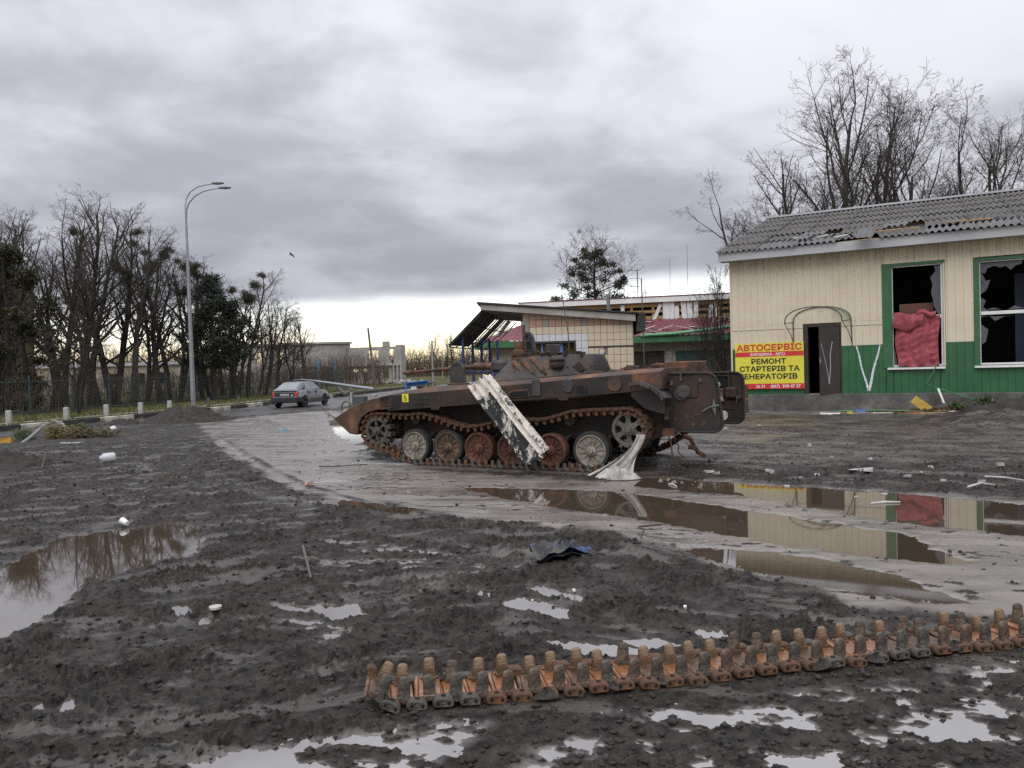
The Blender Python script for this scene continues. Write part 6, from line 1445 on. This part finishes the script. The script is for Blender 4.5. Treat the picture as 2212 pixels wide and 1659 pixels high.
# ================================================================== PARKED CAR
paint = mat('dusty_lilac_paint', [(.3, (.17, .17, .205)), (.7, (.235, .235, .275))], scale=2.5, rough=(.28, .5), metal=.25)
paint2 = mat('pale_blue_primer', [(.3, (.30, .34, .40)), (.7, (.38, .42, .48))], scale=4, rough=.5)
dirty = mat('mud_splashed_paint', [(.3, (.05, .045, .042)), (.7, (.10, .092, .09))], scale=4, rough=.75)
plast = mat('dark_plastic', [(.3, (.014, .014, .018)), (.7, (.032, .032, .038))], scale=4, rough=.55)
glassm = mat('car_glass', [(.3, (.16, .19, .20)), (.7, (.24, .27, .28))], scale=1.5, rough=.12, spec=.6)
redl = mat('tail_red', [(.3, (.42, .02, .012)), (.7, (.58, .06, .03))], scale=9, rough=.25)
HD = R(12)
car = empty('parked_car', (-12.02, 43.95, -.195), math.pi / 2 - HD, 'dusty lilac-grey hatchback with red tail lights on the road', 'car')
bd_ = MB()
def cr(x, w, zb, zt, hip=.0):
    h = zt - zb; half = [(-w * .80, zb), (-w * .96, zb + .06), (-w, zb + h * .35), (-w * .995, zb + h * .62), (-w * .955, zt - .05), (-w * .86, zt), (-w * .4, zt + .012)]
    return [(x, y_, z_) for y_, z_ in half] + [(x, -y_, z_) for y_, z_ in half[::-1]]
bd_.loft([cr(-2.0, .70, .46, .80), cr(-1.95, .78, .34, .89), cr(-1.75, .815, .27, .945), cr(-1.2, .83, .24, .955), (cr(-.4, .83, .22, .95)), cr(.4, .83, .22, .93), cr(1.0, .825, .23, .905), cr(1.45, .81, .25, .86), cr(1.78, .77, .28, .79), cr(1.95, .70, .33, .69), cr(2.0, .62, .40, .60)])
bd_.build('body', paint, car, smooth=45)
cab = MB(); BL = [(-1.93, .715), (-1.55, .735), (.2, .74), (1.02, .70)]; TP = [(-1.08, .545), (-.95, .56), (-.05, .565), (.28, .545)]
rb = [(x, -w, .94) for x, w in BL] + [(x, w, .94) for x, w in BL[::-1]]; rt = [(x, -w, 1.355 if i in (0, 3) else 1.375) for i, (x, w) in enumerate(TP)] + [(x, w, 1.355 if i in (0, 3) else 1.375) for i, (x, w) in list(enumerate(TP))[::-1]]
rt2 = [(x * .86 - .05, y_ * .72, 1.40) for x, y_, z_ in rt]
cab.loft([rb, rt, rt2]); cab.build('cabin', paint, car, smooth=25)
def face_quad(A, B, C, D, u0, u1, v0, v1, off, name, m, skew=(0, 0, 0, 0)):
    A, B, C, D = map(Vector, (A, B, C, D)); n = (B - A).cross(D - A).normalized()
    def P(u_, v_): return (A.lerp(B, u_)).lerp(D.lerp(C, u_), v_)
    ps = [P(u0 + skew[0], v0), P(u1 + skew[1], v0), P(u1 + skew[2], v1), P(u0 + skew[3], v1)]
    if n.dot(((A + C) / 2) - Vector((-.3, 0, .9))) < 0: n = -n
    return MB().add([p + n * off for p in ps], [(0, 1, 2, 3)]).build(name, m, car, thick=-.006)
face_quad(rb[0], rb[7], rt[7], rt[0], .08, .92, .10, .93, .008, 'rear_window', glassm)
face_quad(rb[3], rb[4], rt[4], rt[3], .07, .93, .08, .94, .008, 'windscreen', glassm)
for s_ in (-1, 1):
    A, B, C, D = (-1.7, s_ * .738, .94), (1.0, s_ * .712, .94), (.26, s_ * .556, 1.365), (-1.06, s_ * .556, 1.365)
    face_quad(A, B, C, D, .10, .235, .06, .62, .012, 'quarter_window', plast, (0, 0, .0, .10))
    face_quad(A, B, C, D, .27, .56, .05, .90, .012, 'side_window', glassm, (-.01, 0, -.02, -.02)); face_quad(A, B, C, D, .595, .90, .05, .90, .012, 'side_window', glassm, (0, .03, .06, -.02))
    MB().box(-2.0 + .0, -1.9, s_ * .58 - .10 * (s_ < 0) + (.02 if s_ > 0 else 0), s_ * .58 + .10 * (s_ > 0) + .09 * s_ * 0, .60, .87).build('tail_light', redl, car, bevel=.02)
    MB().box(-2.006, -1.86, min(s_ * .60, s_ * .76), max(s_ * .60, s_ * .76), .60, .86).build('tail_light', redl, car, bevel=.02)
    MB().box(-1.2, 1.25, min(s_ * .80, s_ * .842), max(s_ * .80, s_ * .842), .21, .47).build('mud_splashed_sill', dirty, car, bevel=.015)
    MB().box(.62, .80, min(s_ * .78, s_ * .93), max(s_ * .78, s_ * .93), .94, 1.06).build('wing_mirror', plast, car, bevel=.02)
    for x in (-.62, .12): MB().box(x - .09, x + .09, min(s_ * .82, s_ * .842), max(s_ * .82, s_ * .842), .79, .83).build('door_handle', plast, car)
    for x in (-.82, .10): MB().box(x, x + .012, min(s_ * .80, s_ * .834), max(s_ * .80, s_ * .834), .45, .92).build('door_gap', plast, car)
MB().prism([(-1.93, .58), (-1.30, .58), (-1.02, .92), (-1.78, .92)], -.845, -.80).build('rear_wing_panel', paint2, car, bevel=.02)
MB().box(-2.10, -1.80, -.80, .80, .31, .585).box(-1.82, -1.25, -.845, -.78, .32, .56).box(-1.82, -1.25, .78, .845, .32, .56).build('rear_bumper', plast, car, bevel=.03); MB().box(1.80, 2.06, -.76, .76, .28, .50).build('front_bumper', plast, car, bevel=.03)
MB().box(-2.015, -1.97, -.58, .58, .63, .84).build('tailgate_panel', plast, car, bevel=.01); MB().box(-2.03, -1.85, -.66, .66, .905, .945).build('spoiler', plast, car, bevel=.012)
plm = mat('plate_white', (.55, .55, .52), rough=.5); pl2 = MB().box(-2.035, -2.014, -.27, .25, .66, .77).build('number_plate', plm, car)
tx = text('355-63 КМ', -.23, .21, .715, .075, blk, 'plate_lettering', 0, .04, pl2)
for v in tx.data.vertices: v.co = (-2.0375, -v.co.x, v.co.z)
MB().box(-2.022, -2.012, -.50, -.40, .66, .72).build('white_badge', whitep, car)
MB().tube([(-1.80, -.35, 1.0), (-1.84, .05, .99), (-1.86, .3, .97)], .012, 5).build('wiper', plast, car)
tyre_c = MB().lathe([(.20, -.09), (.285, -.085), (.295, -.05), (.295, .05), (.285, .085), (.20, .09)], 22, 'y', cap=False).mesh('tyre', rubber, smooth=40); rim_c = MB().lathe([(.0001, -.075), (.06, -.08), (.09, -.055), (.17, -.055), (.205, -.08), (.205, .08), (.0001, .07)], 18, 'y').mesh('rim', mat('dirty_rim', [(.3, (.04, .04, .042)), (.7, (.10, .10, .10))], scale=7, rough=.6), smooth=35)
arch_me = MB().lathe([(.345, -.03), (.345, .03)], 22, 'y').mesh('wheel_arch', void)
for x in (-1.28, 1.24):
    for s_ in (-1, 1):
        link('wheel_arch', arch_me, car, (x, s_ * .815, .33)); w = empty('wheel', (x, s_ * .775, .295)); w.parent = car; w.rotation_euler = (0, 0, 0 if s_ < 0 else math.pi); link('tyre', tyre_c, w); link('rim', rim_c, w)
MB().tube([(-1.9, .5, .27), (-2.1, .5, .26)], .03, 7).build('exhaust', galv, car)

# ================================================================== POLES AND STREET DEBRIS
o = MB().tube([(0, 0, 0), (-.35, 0, 3.2), (-.62, 0, 6.4)], [.14, .12, .10], 8).build('timber_pole', mat('old_timber_pole', [(.3, (.07, .06, .05)), (.7, (.17, .15, .13))], scale=5, rough=.9, stretch=(1, 1, .15)), None); o.location = ((812 - CX) / FPX * 80, 80, -.3); tag(o, 'leaning grey timber pole before the unfinished building', 'pole')
for u_, Y_, yt, lb in [(936, 70, 737, 'pale concrete pole with a cap standing alone past the nose'), (1003, 66, 752, 'pale concrete pole right beside the first canopy post'), (1024, 75, 762, 'short pale concrete pole between the canopy posts'), (957, 130, 765, 'distant thin pale pole on the edge of the wood')]:
    x = (u_ - CX) / FPX * Y_; z1 = CAM_H + (horizon(u_) - yt) * Y_ / FPX; pb = MB(); pb.box(-.07, .07, -.07, .07, 0, z1 + .2); pb.box(-.12, .12, -.12, .12, (z1 + .2) * .35, (z1 + .2) * .35 + .15); o = pb.build('concrete_pole', concrete, None); o.location = (x, Y_, -.2); tag(o, lb, 'pole')
fl = empty('fallen_lamp_pole', (-14.6, 56, -.15), 0, 'fallen grey lamp pole propped across the far roadside', 'lamp pole')
MB().tube([(-.9, .6, 1.35), (.3, 0, 1.22), (4.55, -.4, .52)], [.05, .07, .12], 8).build('pole', galv, fl); MB().box(4.45, 4.75, -.7, -.1, .0, .62, Matrix.Rotation(R(6), 4, 'Y')).build('foot_block', concrete, fl, bevel=.02); MB().tube([(-.9, .6, 1.35), (-1.6, .9, 1.30)], .04, 6).build('arm', galv, fl)
MB().prism([(0, 0), (.35, 0), (.2, 1.16), (.12, 1.16)], -.1, .1).build('prop', concrete, fl)
for k, (u_, v_, Y_, rr_) in enumerate([(735, 848, 58, .7), (756, 845, 62, .6)]):
    x = (u_ - CX) / FPX * Y_; o = MB().box(-.45, .45, -.3, .3, 0, .22, Matrix.Rotation(rr_, 4, 'Y')).build('concrete_slab', plinthm, None, bevel=.02, wobble=.02, seed=k); o.location = (x, Y_, .12); tag(o, ['tilted concrete slab tipped on the verge past the parked car', 'tilted concrete slab near the foot of the fallen pole'][k], 'concrete slab')
gb = empty('cabinet', ((774 - CX) / FPX * 34, 34, -.2), R(-12), 'grey metal cabinet with bent rods standing behind the nose', 'cabinet')
gcm = mat('slate_grey_paint', [(.3, (.045, .055, .06)), (.7, (.075, .085, .09))], scale=4, rough=.6)
MB().box(-.22, .34, -.2, .2, 0, .80).build('box', gcm, gb, bevel=.01); MB().box(-.32, -.225, -.2, .0, 0, 1.0).build('post', concrete, gb)
for k in range(6): MB().tube([(-.3 + k * .12, -.15, .75), (-.3 + k * .12 + .01, -.15, 1.08 + .04 * (k % 2))], .010, 4).build('rod', linkrust, gb)
MB().tube([(-.38, -.2, 0), (-.37, -.2, 1.0)], .016, 5).build('side_rod', linkrust, gb)
sb2 = empty('blue_stall', ((902 - CX) / FPX * 58, 58, -.1), R(6), 'bright blue overturned market counter on the far roadside', 'market counter')
bb2 = mat('bright_blue_paint', [(.3, (.03, .15, .50)), (.7, (.06, .23, .60))], scale=3, rough=.5)
MB().box(-.85, .85, -.05, .05, .58, .86, Matrix.Rotation(R(-5), 4, 'Y')).box(-.85, .85, -.5, .0, .84, .88, Matrix.Rotation(R(-5), 4, 'Y')).build('counter_front', bb2, sb2)
for x in (-.86, .84): MB().prism([(x - .06, .1), (x + .06, .1), (x + .03, .95), (x - .03, .95)], -.5, -.42).build('side_leg', bb2, sb2)
MB().box(-.5, -.1, -.3, .1, .05, .5).build('white_crate', whitep, sb2); MB().box(.0, .6, -.3, .2, .05, .45).build('dark_crate', void, sb2)

# ================================================================== HEAPS AND PLANTS ON THE MUD
soilm = mat('soil_heap', [(.3, (.014, .012, .011)), (.7, (.045, .038, .033))], scale=5, rough=.9, bump=.7, bscale=20)
def heap_obj(c, rx, ry, h, seed, label):
    n = 70; a = np.linspace(-1, 1, n); gx, gy = np.meshgrid(a, a); r = np.hypot(gx, gy); f_ = np.clip(1 - r ** 1.6, 0, 1)
    X_, Y_ = gx * rx, gy * ry; H_ = h * f_ * (1 + .5 * fbm(X_ * 1.2, Y_ * 1.2, 3, seed)) + (.09 * billow(X_ * 3, Y_ * 3, 3, seed + 3) + .05 * billow(X_ * 9, Y_ * 9, 2, seed + 5)) * sstep(0, .3, f_) - .12 * (1 - f_)
    V = np.stack([X_, Y_, H_], -1).reshape(-1, 3); i_ = np.arange(n * n).reshape(n, n); Q = np.stack([i_[:-1, :-1], i_[:-1, 1:], i_[1:, 1:], i_[1:, :-1]], -1).reshape(-1, 4)
    o = link('soil_heap', raw_mesh('soil_heap', V, Q, soilm)); o.location = (c.x, c.y, zat(c.x, c.y)); return tag(o, label, 'soil heap')
heap_obj(gp(398, 906, -.1), 2.0, 1.4, .62, 3, 'dark heap of dug soil at the edge of the road'); heap_obj(gp(262, 912, -.1), 1.2, .8, .28, 9, 'low soil mound beside the taller dark heap'); heap_obj(gp(472, 911, -.1), 1.1, .7, .2, 15, 'flat clods of soil trailing from the dark heap')
heap_obj(shop_pt(4.6, -2.3), 1.5, .8, .36, 21, 'brown soil mound with weeds below the smashed windows')
heap_obj(gp(10, 1010, 0), 1.1, .8, .26, 27, 'churned soil mound beside the dead branch')
bushm = mat('yellow_thuja', [(.3, (.075, .065, .012)), (.7, (.17, .145, .032))], scale=2, rough=.7); bushb = mat('brown_thuja', [(.3, (.06, .045, .018)), (.7, (.12, .095, .038))], scale=2, rough=.7); bushg = mat('green_sprig', [(.3, (.03, .05, .012)), (.7, (.08, .11, .03))], scale=2, rough=.7)
for k, (u_, v_, w, h, m_, lb) in enumerate([(128, 946, .62, .42, bushm, 'uprooted yellow evergreen bush lying by the road'), (200, 948, .85, .28, bushb, 'brown uprooted bush beside the yellow one'), (172, 930, .5, .3, bushg, 'green sprigs sprouting behind the yellow bush'), (55, 944, .42, .3, bushg, 'small green weed by the grey conduit')]):
    p = gp(u_, v_, -.05); o = link('uprooted_bush', leaf_cloud(30 + k, 2200, 1.0, .07, m_, 'uprooted_bush', 1.0, .1, 26)); o.scale = (w, w * .7, h); o.location = (p.x, p.y, zat(p.x, p.y) + h * .45); tag(o, lb, 'bush')
for k, (x, y, s_) in enumerate([(4.0, -2.6, .3), (3.4, -2.9, .2), (5.0, -2.0, .22)]):
    p = shop_pt(x, y); o = link('weed_tuft', leaf_cloud(60 + k, 500, 1.0, .16, bushg, 'weed_tuft', .6, .1, 12)); o.scale = (s_, s_, s_); o.location = (p.x, p.y, zat(p.x, p.y) + .18); tag(o, 'small green weed on the mound below the windows', 'weed', 'weeds on the mound')
cond = MB().tube([tuple(gp(u_, v_, 0))[:2] + (z_,) for u_, v_, z_ in ((45, 952, -.1), (65, 945, .0), (95, 934, .22), (120, 928, .30), (136, 930, .22), (150, 938, .02))], .05, 8).build('conduit', mat('grey_conduit', (.20, .20, .21), rough=.6), None, smooth=True); tag(cond, 'bent grey conduit arching out of the mud by the road', 'pipe')
stickm = mat('dead_wood', [(.3, (.025, .02, .016)), (.7, (.09, .075, .06))], scale=6, rough=.9)
def stick(pts_, r_, name, label, m_=stickm, grp=None):
    P = []
    for (u_, v_, up) in pts_: q = gp(u_, v_); P.append((q.x, q.y, zat(q.x, q.y) + up + r_))
    o = MB().tube(P, [r_] * (len(P) - 1) + [r_ * .6], 6).build(name, m_, None, smooth=True); return tag(o, label, 'stick', grp)
stick([(40, 1010, .02), (75, 1005, .06), (110, 1003, .05), (150, 1004, .03), (185, 1006, .02)], .02, 'dead_branch', 'long dead branch lying on the mud beside the soil mound')
stick([(90, 1016, .0), (104, 1000, .22)], .022, 'dead_branch', 'short charred stick poking out over the long branch')
stick([(1430, 1142, .02), (1380, 1160, .05), (1392, 1172, .06), (1385, 1184, .02)], .010, 'bent_twig', 'thin bent twig standing by the puddle edge')
stick([(655, 1195, .03), (662, 1225, .04), (672, 1258, .02)], .014, 'muddy_stick', 'muddy stick lying in the rough ground', mat('muddy_stick', (.10, .09, .08), rough=.8))
stick([(660, 1050, .01), (720, 1046, .03), (760, 1044, .02)], .012, 'lath', 'pale splintered lath in the wet lane', mat('pale_lath', (.42, .40, .36), rough=.8))
stick([(690, 1010, .01), (730, 1012, .02), (795, 1006, .02)], .012, 'dead_branch', 'dark twig lying on the smooth wet lane')
stick([(695, 880, .1), (705, 892, .1), (712, 900, .05), (730, 905, .02)], .02, 'dead_branch', 'curved root sticking out of the soil by the road')
# crumpled blue and black plastic
cp = MB()
def crump(a, c):
    an = a * 2 * math.pi; r = c; x = .29 * math.cos(an) * r; y_ = .2 * math.sin(an) * r
    z = .06 + .05 * math.sin(x * 21 + 1) * math.cos(y_ * 27) + .035 * float(pn(np.array([x * 9]), np.array([y_ * 9]), 4)[0]) - .05 * r ** 3 + .03 * math.sin(an * 3)
    return (x, y_, z)
cp.grid(crump, 40, 10)
cp.grid(lambda a, c: (lambda q: (q[0] * .9 + .02, q[1] * .9 - .02, q[2] * .6 - .02))(crump(a, c)), 40, 8)
bq = bpy.data.materials.new('crumpled_blue'); bq = mat('crumpled_blue', [(.0, (.010, .010, .012)), (.54, (.018, .017, .018)), (.58, (.022, .04, .15)), (.68, (.04, .09, .27)), (.74, (.05, .045, .04))], scale=7, rough=(.2, .5), bump=.3)
p = gp(1212, 1212); o = cp.build('crumpled_plastic', bq, None, smooth=30, thick=.006); o.location = (p.x, p.y, zat(p.x, p.y) + .03); o.rotation_euler = (R(-8), R(6), .3); tag(o, 'crumpled dark blue plastic piece half sunk in the mud', 'plastic scrap')
# litter
offw = mat('muddy_foam', [(.3, (.30, .29, .27)), (.7, (.52, .51, .49))], scale=9, rough=.8)
clearp = bpy.data.materials.new('clear_plastic'); clearp.use_nodes = True; cpb = clearp.node_tree.nodes['Principled BSDF']; cpb.inputs['Base Color'].default_value = (.62, .63, .66, 1); cpb.inputs['Roughness'].default_value = .15; cpb.inputs['Alpha'].default_value = .75
def put(mb, u_, v_, name, m_, label, cat, rz=0, up=0.0, z=0.0, grp=None, **k):
    p = gp(u_, v_, z); o = mb.build(name, m_, None, **k); o.location = (p.x, p.y, zat(p.x, p.y) + up); o.rotation_euler.z = rz; return tag(o, label, cat, grp)
put(MB().tube([(-.16, 0, .10), (-.14, 0, .10), (-.08, 0, .10), (.10, 0, .10), (.14, 0, .10)], [.02, .04, .09, .10, .07], 14), 234, 1001, 'plastic_bottle', clearp, 'squat clear plastic bottle lying on the churned mud', 'bottle', .4, smooth=40)
put(MB().lathe([(.028, 0), (.042, .10), (.040, .10), (.027, .005)], 16, 'z', M=Matrix.Rotation(R(75), 4, 'Y')), 275, 1138, 'paper_cup', whitep, 'white paper cup tipped at the edge of the mirror puddle', 'cup', 2.6, .035, smooth=40)
put(MB().lathe([(.045, .018), (.042, .0), (.0001, .003)], 18, 'z'), 466, 1330, 'jar_lid', offw, 'white plastic lid lying by a little puddle', 'lid', 0, .03, smooth=40, thick=.004)
put(MB().box(-.08, .08, -.035, .035, 0, .022), 50, 1345, 'foam_tray', offw, 'white foam tray floating at the puddle edge', 'tray', .1, .0, bevel=.008)
put(MB().lathe([(.0001, 0), (.10, .04), (.12, .12), (.08, .19), (.0001, .2)], 12, 'z'), 245, 934, 'plastic_canister', whitep, 'white plastic canister beside the soil heap', 'canister', 0, 0, -.05, wobble=.01)
put(MB().box(-.22, .22, -.12, .12, 0, .16), 8, 952, 'orange_carton', mat('orange_carton', [(.45, (.55, .28, .04)), (.6, (.62, .36, .06)), (.75, (.15, .30, .42))], scale=3, rough=.6), 'crushed orange and blue carton at the roadside', 'carton', .3, 0, -.05, wobble=.02)
put(MB().box(-.28, .28, -.06, .06, 0, .03), 155, 962, 'foam_plank', whitep, 'white foam plank below the uprooted bushes', 'foam plank', .1, .02, wobble=.008)
put(MB().box(-.12, .12, -.08, .08, 0, .04), 110, 919, 'blue_wrapper', mat('pale_blue_wrap', (.30, .42, .44), rough=.5), 'pale blue wrapper on the grass by the kerb', 'wrapper', .5, .1, -.05, wobble=.02)
put(MB().box(-.1, .1, -.07, .07, 0, .06), 612, 931, 'cyan_packet', mat('cyan_packet', [(.4, (.55, .62, .64)), (.6, (.10, .42, .50))], scale=9, rough=.5), 'white and cyan packet on the wet lane before the nose', 'packet', .2, wobble=.012)
put(MB().box(-.05, .05, -.04, .04, 0, .05), 668, 1051, 'pink_wrapper', mat('pinkish', (.55, .34, .30), rough=.6), 'small pinkish wrapper beside the splintered lath', 'wrapper', .6, wobble=.008)
GW = 'white scraps scattered before the shop'; rgl = random.Random(21)
for k, (u_, v_, s_) in enumerate([(1532, 1018, .13), (1548, 1022, .08), (1718, 1033, .16), (1668, 1022, .06), (1765, 1026, .06), (1842, 1020, .11), (1857, 1018, .12), (1876, 1021, .12), (1660, 1018, .07), (1748, 962, .07), (1565, 932, .12), (1640, 926, .07), (2054, 907, .14), (2010, 1010, .06), (1795, 988, .06), (1880, 996, .08), (2120, 1040, .07), (1960, 1030, .08), (2038, 1047, .06), (1700, 1046, .06), (2160, 1010, .09), (1990, 1020, .05), (1910, 1062, .06), (1850, 1068, .05)]):
    w = s_ * .55; put(MB().box(-w, w, -w * .5, w * .5, 0, .02 + .03 * rgl.random()), u_, v_, 'foam_scrap', offw, 'small white scrap lying in the mud before the shop', 'foam scrap', rgl.uniform(-.6, .6), .01, .03, GW, wobble=w * .18, seed=k)
for k, (a, c, lb) in enumerate([((1880, 1088), (1945, 1086), 'white foam strip at the puddle edge opposite the quilt reflection'), ((2128, 1038), (2212, 1046), 'long pale plaster strip on the mud opposite the second window'), ((2090, 1062), (2150, 1058), 'curved pale stick with a yellow tip on the mud'), ((1445, 1046), (1462, 1052), 'tiny pale splinter by the cloth')]):
    stick([(*a, .03), ((a[0] + c[0]) / 2, (a[1] + c[1]) / 2 - 1, .04), (*c, .03)], .014, 'pale_strip', lb, offw)
for k, (u_, v_) in enumerate([(1150, 1296), (1195, 1300), (1480, 1322), (1158, 1312), (1240, 1280)]): put(MB().lathe([(.0001, 0), (.014, .006), (.012, .02), (.0001, .022)], 8, 'z'), u_, v_, 'mud_lump' if k % 2 else 'white_scrap', soilm if k % 2 else whitep, 'tiny lump of mud standing in the bright puddle' if k % 2 else 'tiny white scrap by the bright puddle', 'mud lump' if k % 2 else 'scrap', 0, .012, 0, 'specks round the bright puddle', wobble=.006, seed=k)
# debris along the shop wall
def shop_tube(pts_, r_, name, m_, label, cat):
    o = MB().tube([tuple(shop_pt(x, y, z)) for x, y, z in pts_], r_, 6).build(name, m_, None, smooth=True); return tag(o, label, cat)
shop_tube([(3.02, -.06, 1.50), (2.9, -.14, 1.2), (2.74, -.2, .92), (3.05, -.25, .78), (3.6, -.45, .58), (4.3, -.7, .40), (4.7, -.8, .30)], .018, 'bent_gutter', gfas, 'bent green gutter trim hanging from the window sill to the ground', 'gutter trim')
shop_tube([(3.02, -.27, .79), (3.12, -.35, .5), (3.2, -.45, .22)], .03, 'white_strip', whitep, 'white plastic strip leaning below the quilted window', 'plastic strip')
shop_tube([(.6, -1.0, .22), (1.6, -.9, .24), (2.6, -.95, .22), (3.2, -1.1, .24)], .025, 'green_strip', gfas, 'dark green strip lying along the foot of the wall', 'strip')
def shop_box(x, y, sx_, sy_, sz_, m_, name, label, cat, rz=0, rx=0, grp=None, up=.16):
    p = shop_pt(x, y); o = MB().box(-sx_, sx_, -sy_, sy_, 0, sz_).build(name, m_, None, wobble=min(sx_, .03) * .4, seed=int(x * 10)); o.location = (p.x, p.y, max(up, zat(p.x, p.y))); o.rotation_euler = (rx, 0, rz - TH); return tag(o, label, cat, grp)
ylw = mat('yellow_insulation', [(.3, (.42, .28, .05)), (.7, (.58, .42, .10))], scale=9, rough=.9)
o = shop_box(2.55, -.9, .24, .06, .22, ylw, 'insulation_piece', 'yellow insulation slab leaning in the debris under the quilt', 'insulation', .1, 0); o.rotation_euler.y = R(38); o.location.z += .14
o = shop_box(2.95, -.75, .26, .08, .10, plinthm, 'masonry_piece', 'grey masonry chunk beside the yellow insulation', 'masonry', -.2); o.rotation_euler.y = R(-22); o.location.z += .08
for k, (x, y, l, rz) in enumerate([(1.0, -1.15, .5, .05), (1.9, -1.2, .45, -.08), (3.1, -1.3, .5, .18), (3.6, -1.4, .3, .05), (4.2, -1.3, .28, 0), (.4, -1.3, .25, .1), (2.3, -1.25, .35, .12)]):
    shop_box(x, y, l, .035, .03, whitep if k % 2 else wood, 'lath', 'loose lath strewn along the foot of the shop wall', 'lath', rz, 0, 'laths along the shop wall')
pal = [(.10, .20, .45), (.65, .62, .60), (.20, .45, .35), (.02, .02, .03), (.50, .42, .10), (.45, .30, .40)]
for k, (x, y, s_, c_, lb) in enumerate([(4.9, -.9, .16, 0, 'blue bag lying under the second window'), (5.05, -.95, .09, 1, 'white bundle beside the blue bag'), (4.55, -.95, .10, 1, 'white box by the wall under the second window'), (3.6, -.8, .12, 3, 'black bag in the debris by the green gutter'), (3.35, -.8, .07, 2, 'mint green scrap in the debris pile'), (1.15, -1.0, .12, 0, 'light blue scrap on the dark green strip'), (.9, -1.25, .07, 4, 'yellow scrap by the laths near the door'), (3.5, -.75, .08, 5, 'pinkish scrap next to the black bag')]):
    m_ = mat('scrap_%d' % k, [(.3, tuple(q * .8 for q in pal[c_])), (.7, pal[c_])], scale=8, rough=.6); shop_box(x, y, s_, s_ * .5, s_ * .9, m_, 'scrap', lb, 'scrap', rng.uniform(-.5, .5))
lv_ = np.random.RandomState(5); n = 1400; lx = lv_.normal(3.3, .75, n); ly = -.75 + lv_.normal(0, .22, n); lz = .17 + .16 * lv_.rand(n) * np.exp(-((lx - 3.3) / .9) ** 2)
c_ = np.stack([BO.x + EX.x * lx + EY.x * ly, BO.y + EX.y * lx + EY.y * ly, lz], -1); a = lv_.normal(size=(n, 3)); a /= np.linalg.norm(a, axis=1)[:, None]; b_ = np.cross(a, lv_.normal(size=(n, 3))); b_ /= np.linalg.norm(b_, axis=1)[:, None]; s = .05 * (.6 + lv_.rand(n, 1))
V = np.stack([c_ - a * s, c_ + b_ * s * .6, c_ + a * s, c_ - b_ * s * .6], 1).reshape(-1, 3)
tag(link('dead_leaves', raw_mesh('dead_leaves', V, np.arange(n * 4).reshape(-1, 4), mat('dead_leaf', [(.3, (.07, .035, .015)), (.7, (.19, .10, .04))], scale=9, rough=.8), smooth=False)), 'brown dead leaves heaped under the windows', 'leaves', kind='stuff')
# loose crumbs of mud on the churned ground
rc_ = np.random.RandomState(77); n = 9000; cy_ = 3.2 + 14 * rc_.rand(n) ** 1.7; cx_ = cy_ * (rc_.rand(n) * 1.5 - .75); ch, crg, cw, cgn = ground_height(cx_, cy_)
okc = (rc_.rand(n) < .12 + .88 * (crg > .45)) & (ch > LEVEL + .004) & (cgn < .1); cx_, cy_, ch = cx_[okc], cy_[okc], ch[okc]; n = len(cx_); sz = .006 + .020 * rc_.rand(n) ** 3
octv = np.array([(1, 0, 0), (-1, 0, 0), (0, 1, 0), (0, -1, 0), (0, 0, 1), (0, 0, -1)], float); octf = np.array([(0, 2, 4), (2, 1, 4), (1, 3, 4), (3, 0, 4), (2, 0, 5), (1, 2, 5), (3, 1, 5), (0, 3, 5)])
V = octv[None] * (sz[:, None, None] * (.6 + .8 * rc_.rand(n, 6, 1))) * np.array([1.2, 1.0, .7]) + np.stack([cx_, cy_, ch + sz * .25], -1)[:, None]
F = (octf[None] + np.arange(n)[:, None, None] * 6).reshape(-1, 3)
tag(link('mud_crumbs', raw_mesh('mud_crumbs', V.reshape(-1, 3), F, soilm, smooth=False)), 'loose dark crumbs of mud strewn over the churned ground', 'mud', kind='stuff')
# bird
bdm = mat('bird_dark', (.02, .02, .022), rough=.8); bird = MB(); bird.tube([(-.2, 0, 0), (-.05, 0, .02), (.12, 0, .03), (.2, 0, .03)], [.01, .06, .05, .02], 7)
for s_ in (-1, 1): bird.prism([(.08, 0), (-.06, 0), (-.12, s_ * .28), (-.02, s_ * .42), (.05, s_ * .22)], .02, .032, 'z')
o = bird.build('bird', bdm, None); Yb = 60; o.location = ((640 - CX) / FPX * Yb, Yb, CAM_H + (horizon(640) - 552) * Yb / FPX); o.rotation_euler = (R(25), R(-10), 2.8); tag(o, 'dark bird flying under the grey clouds', 'bird')
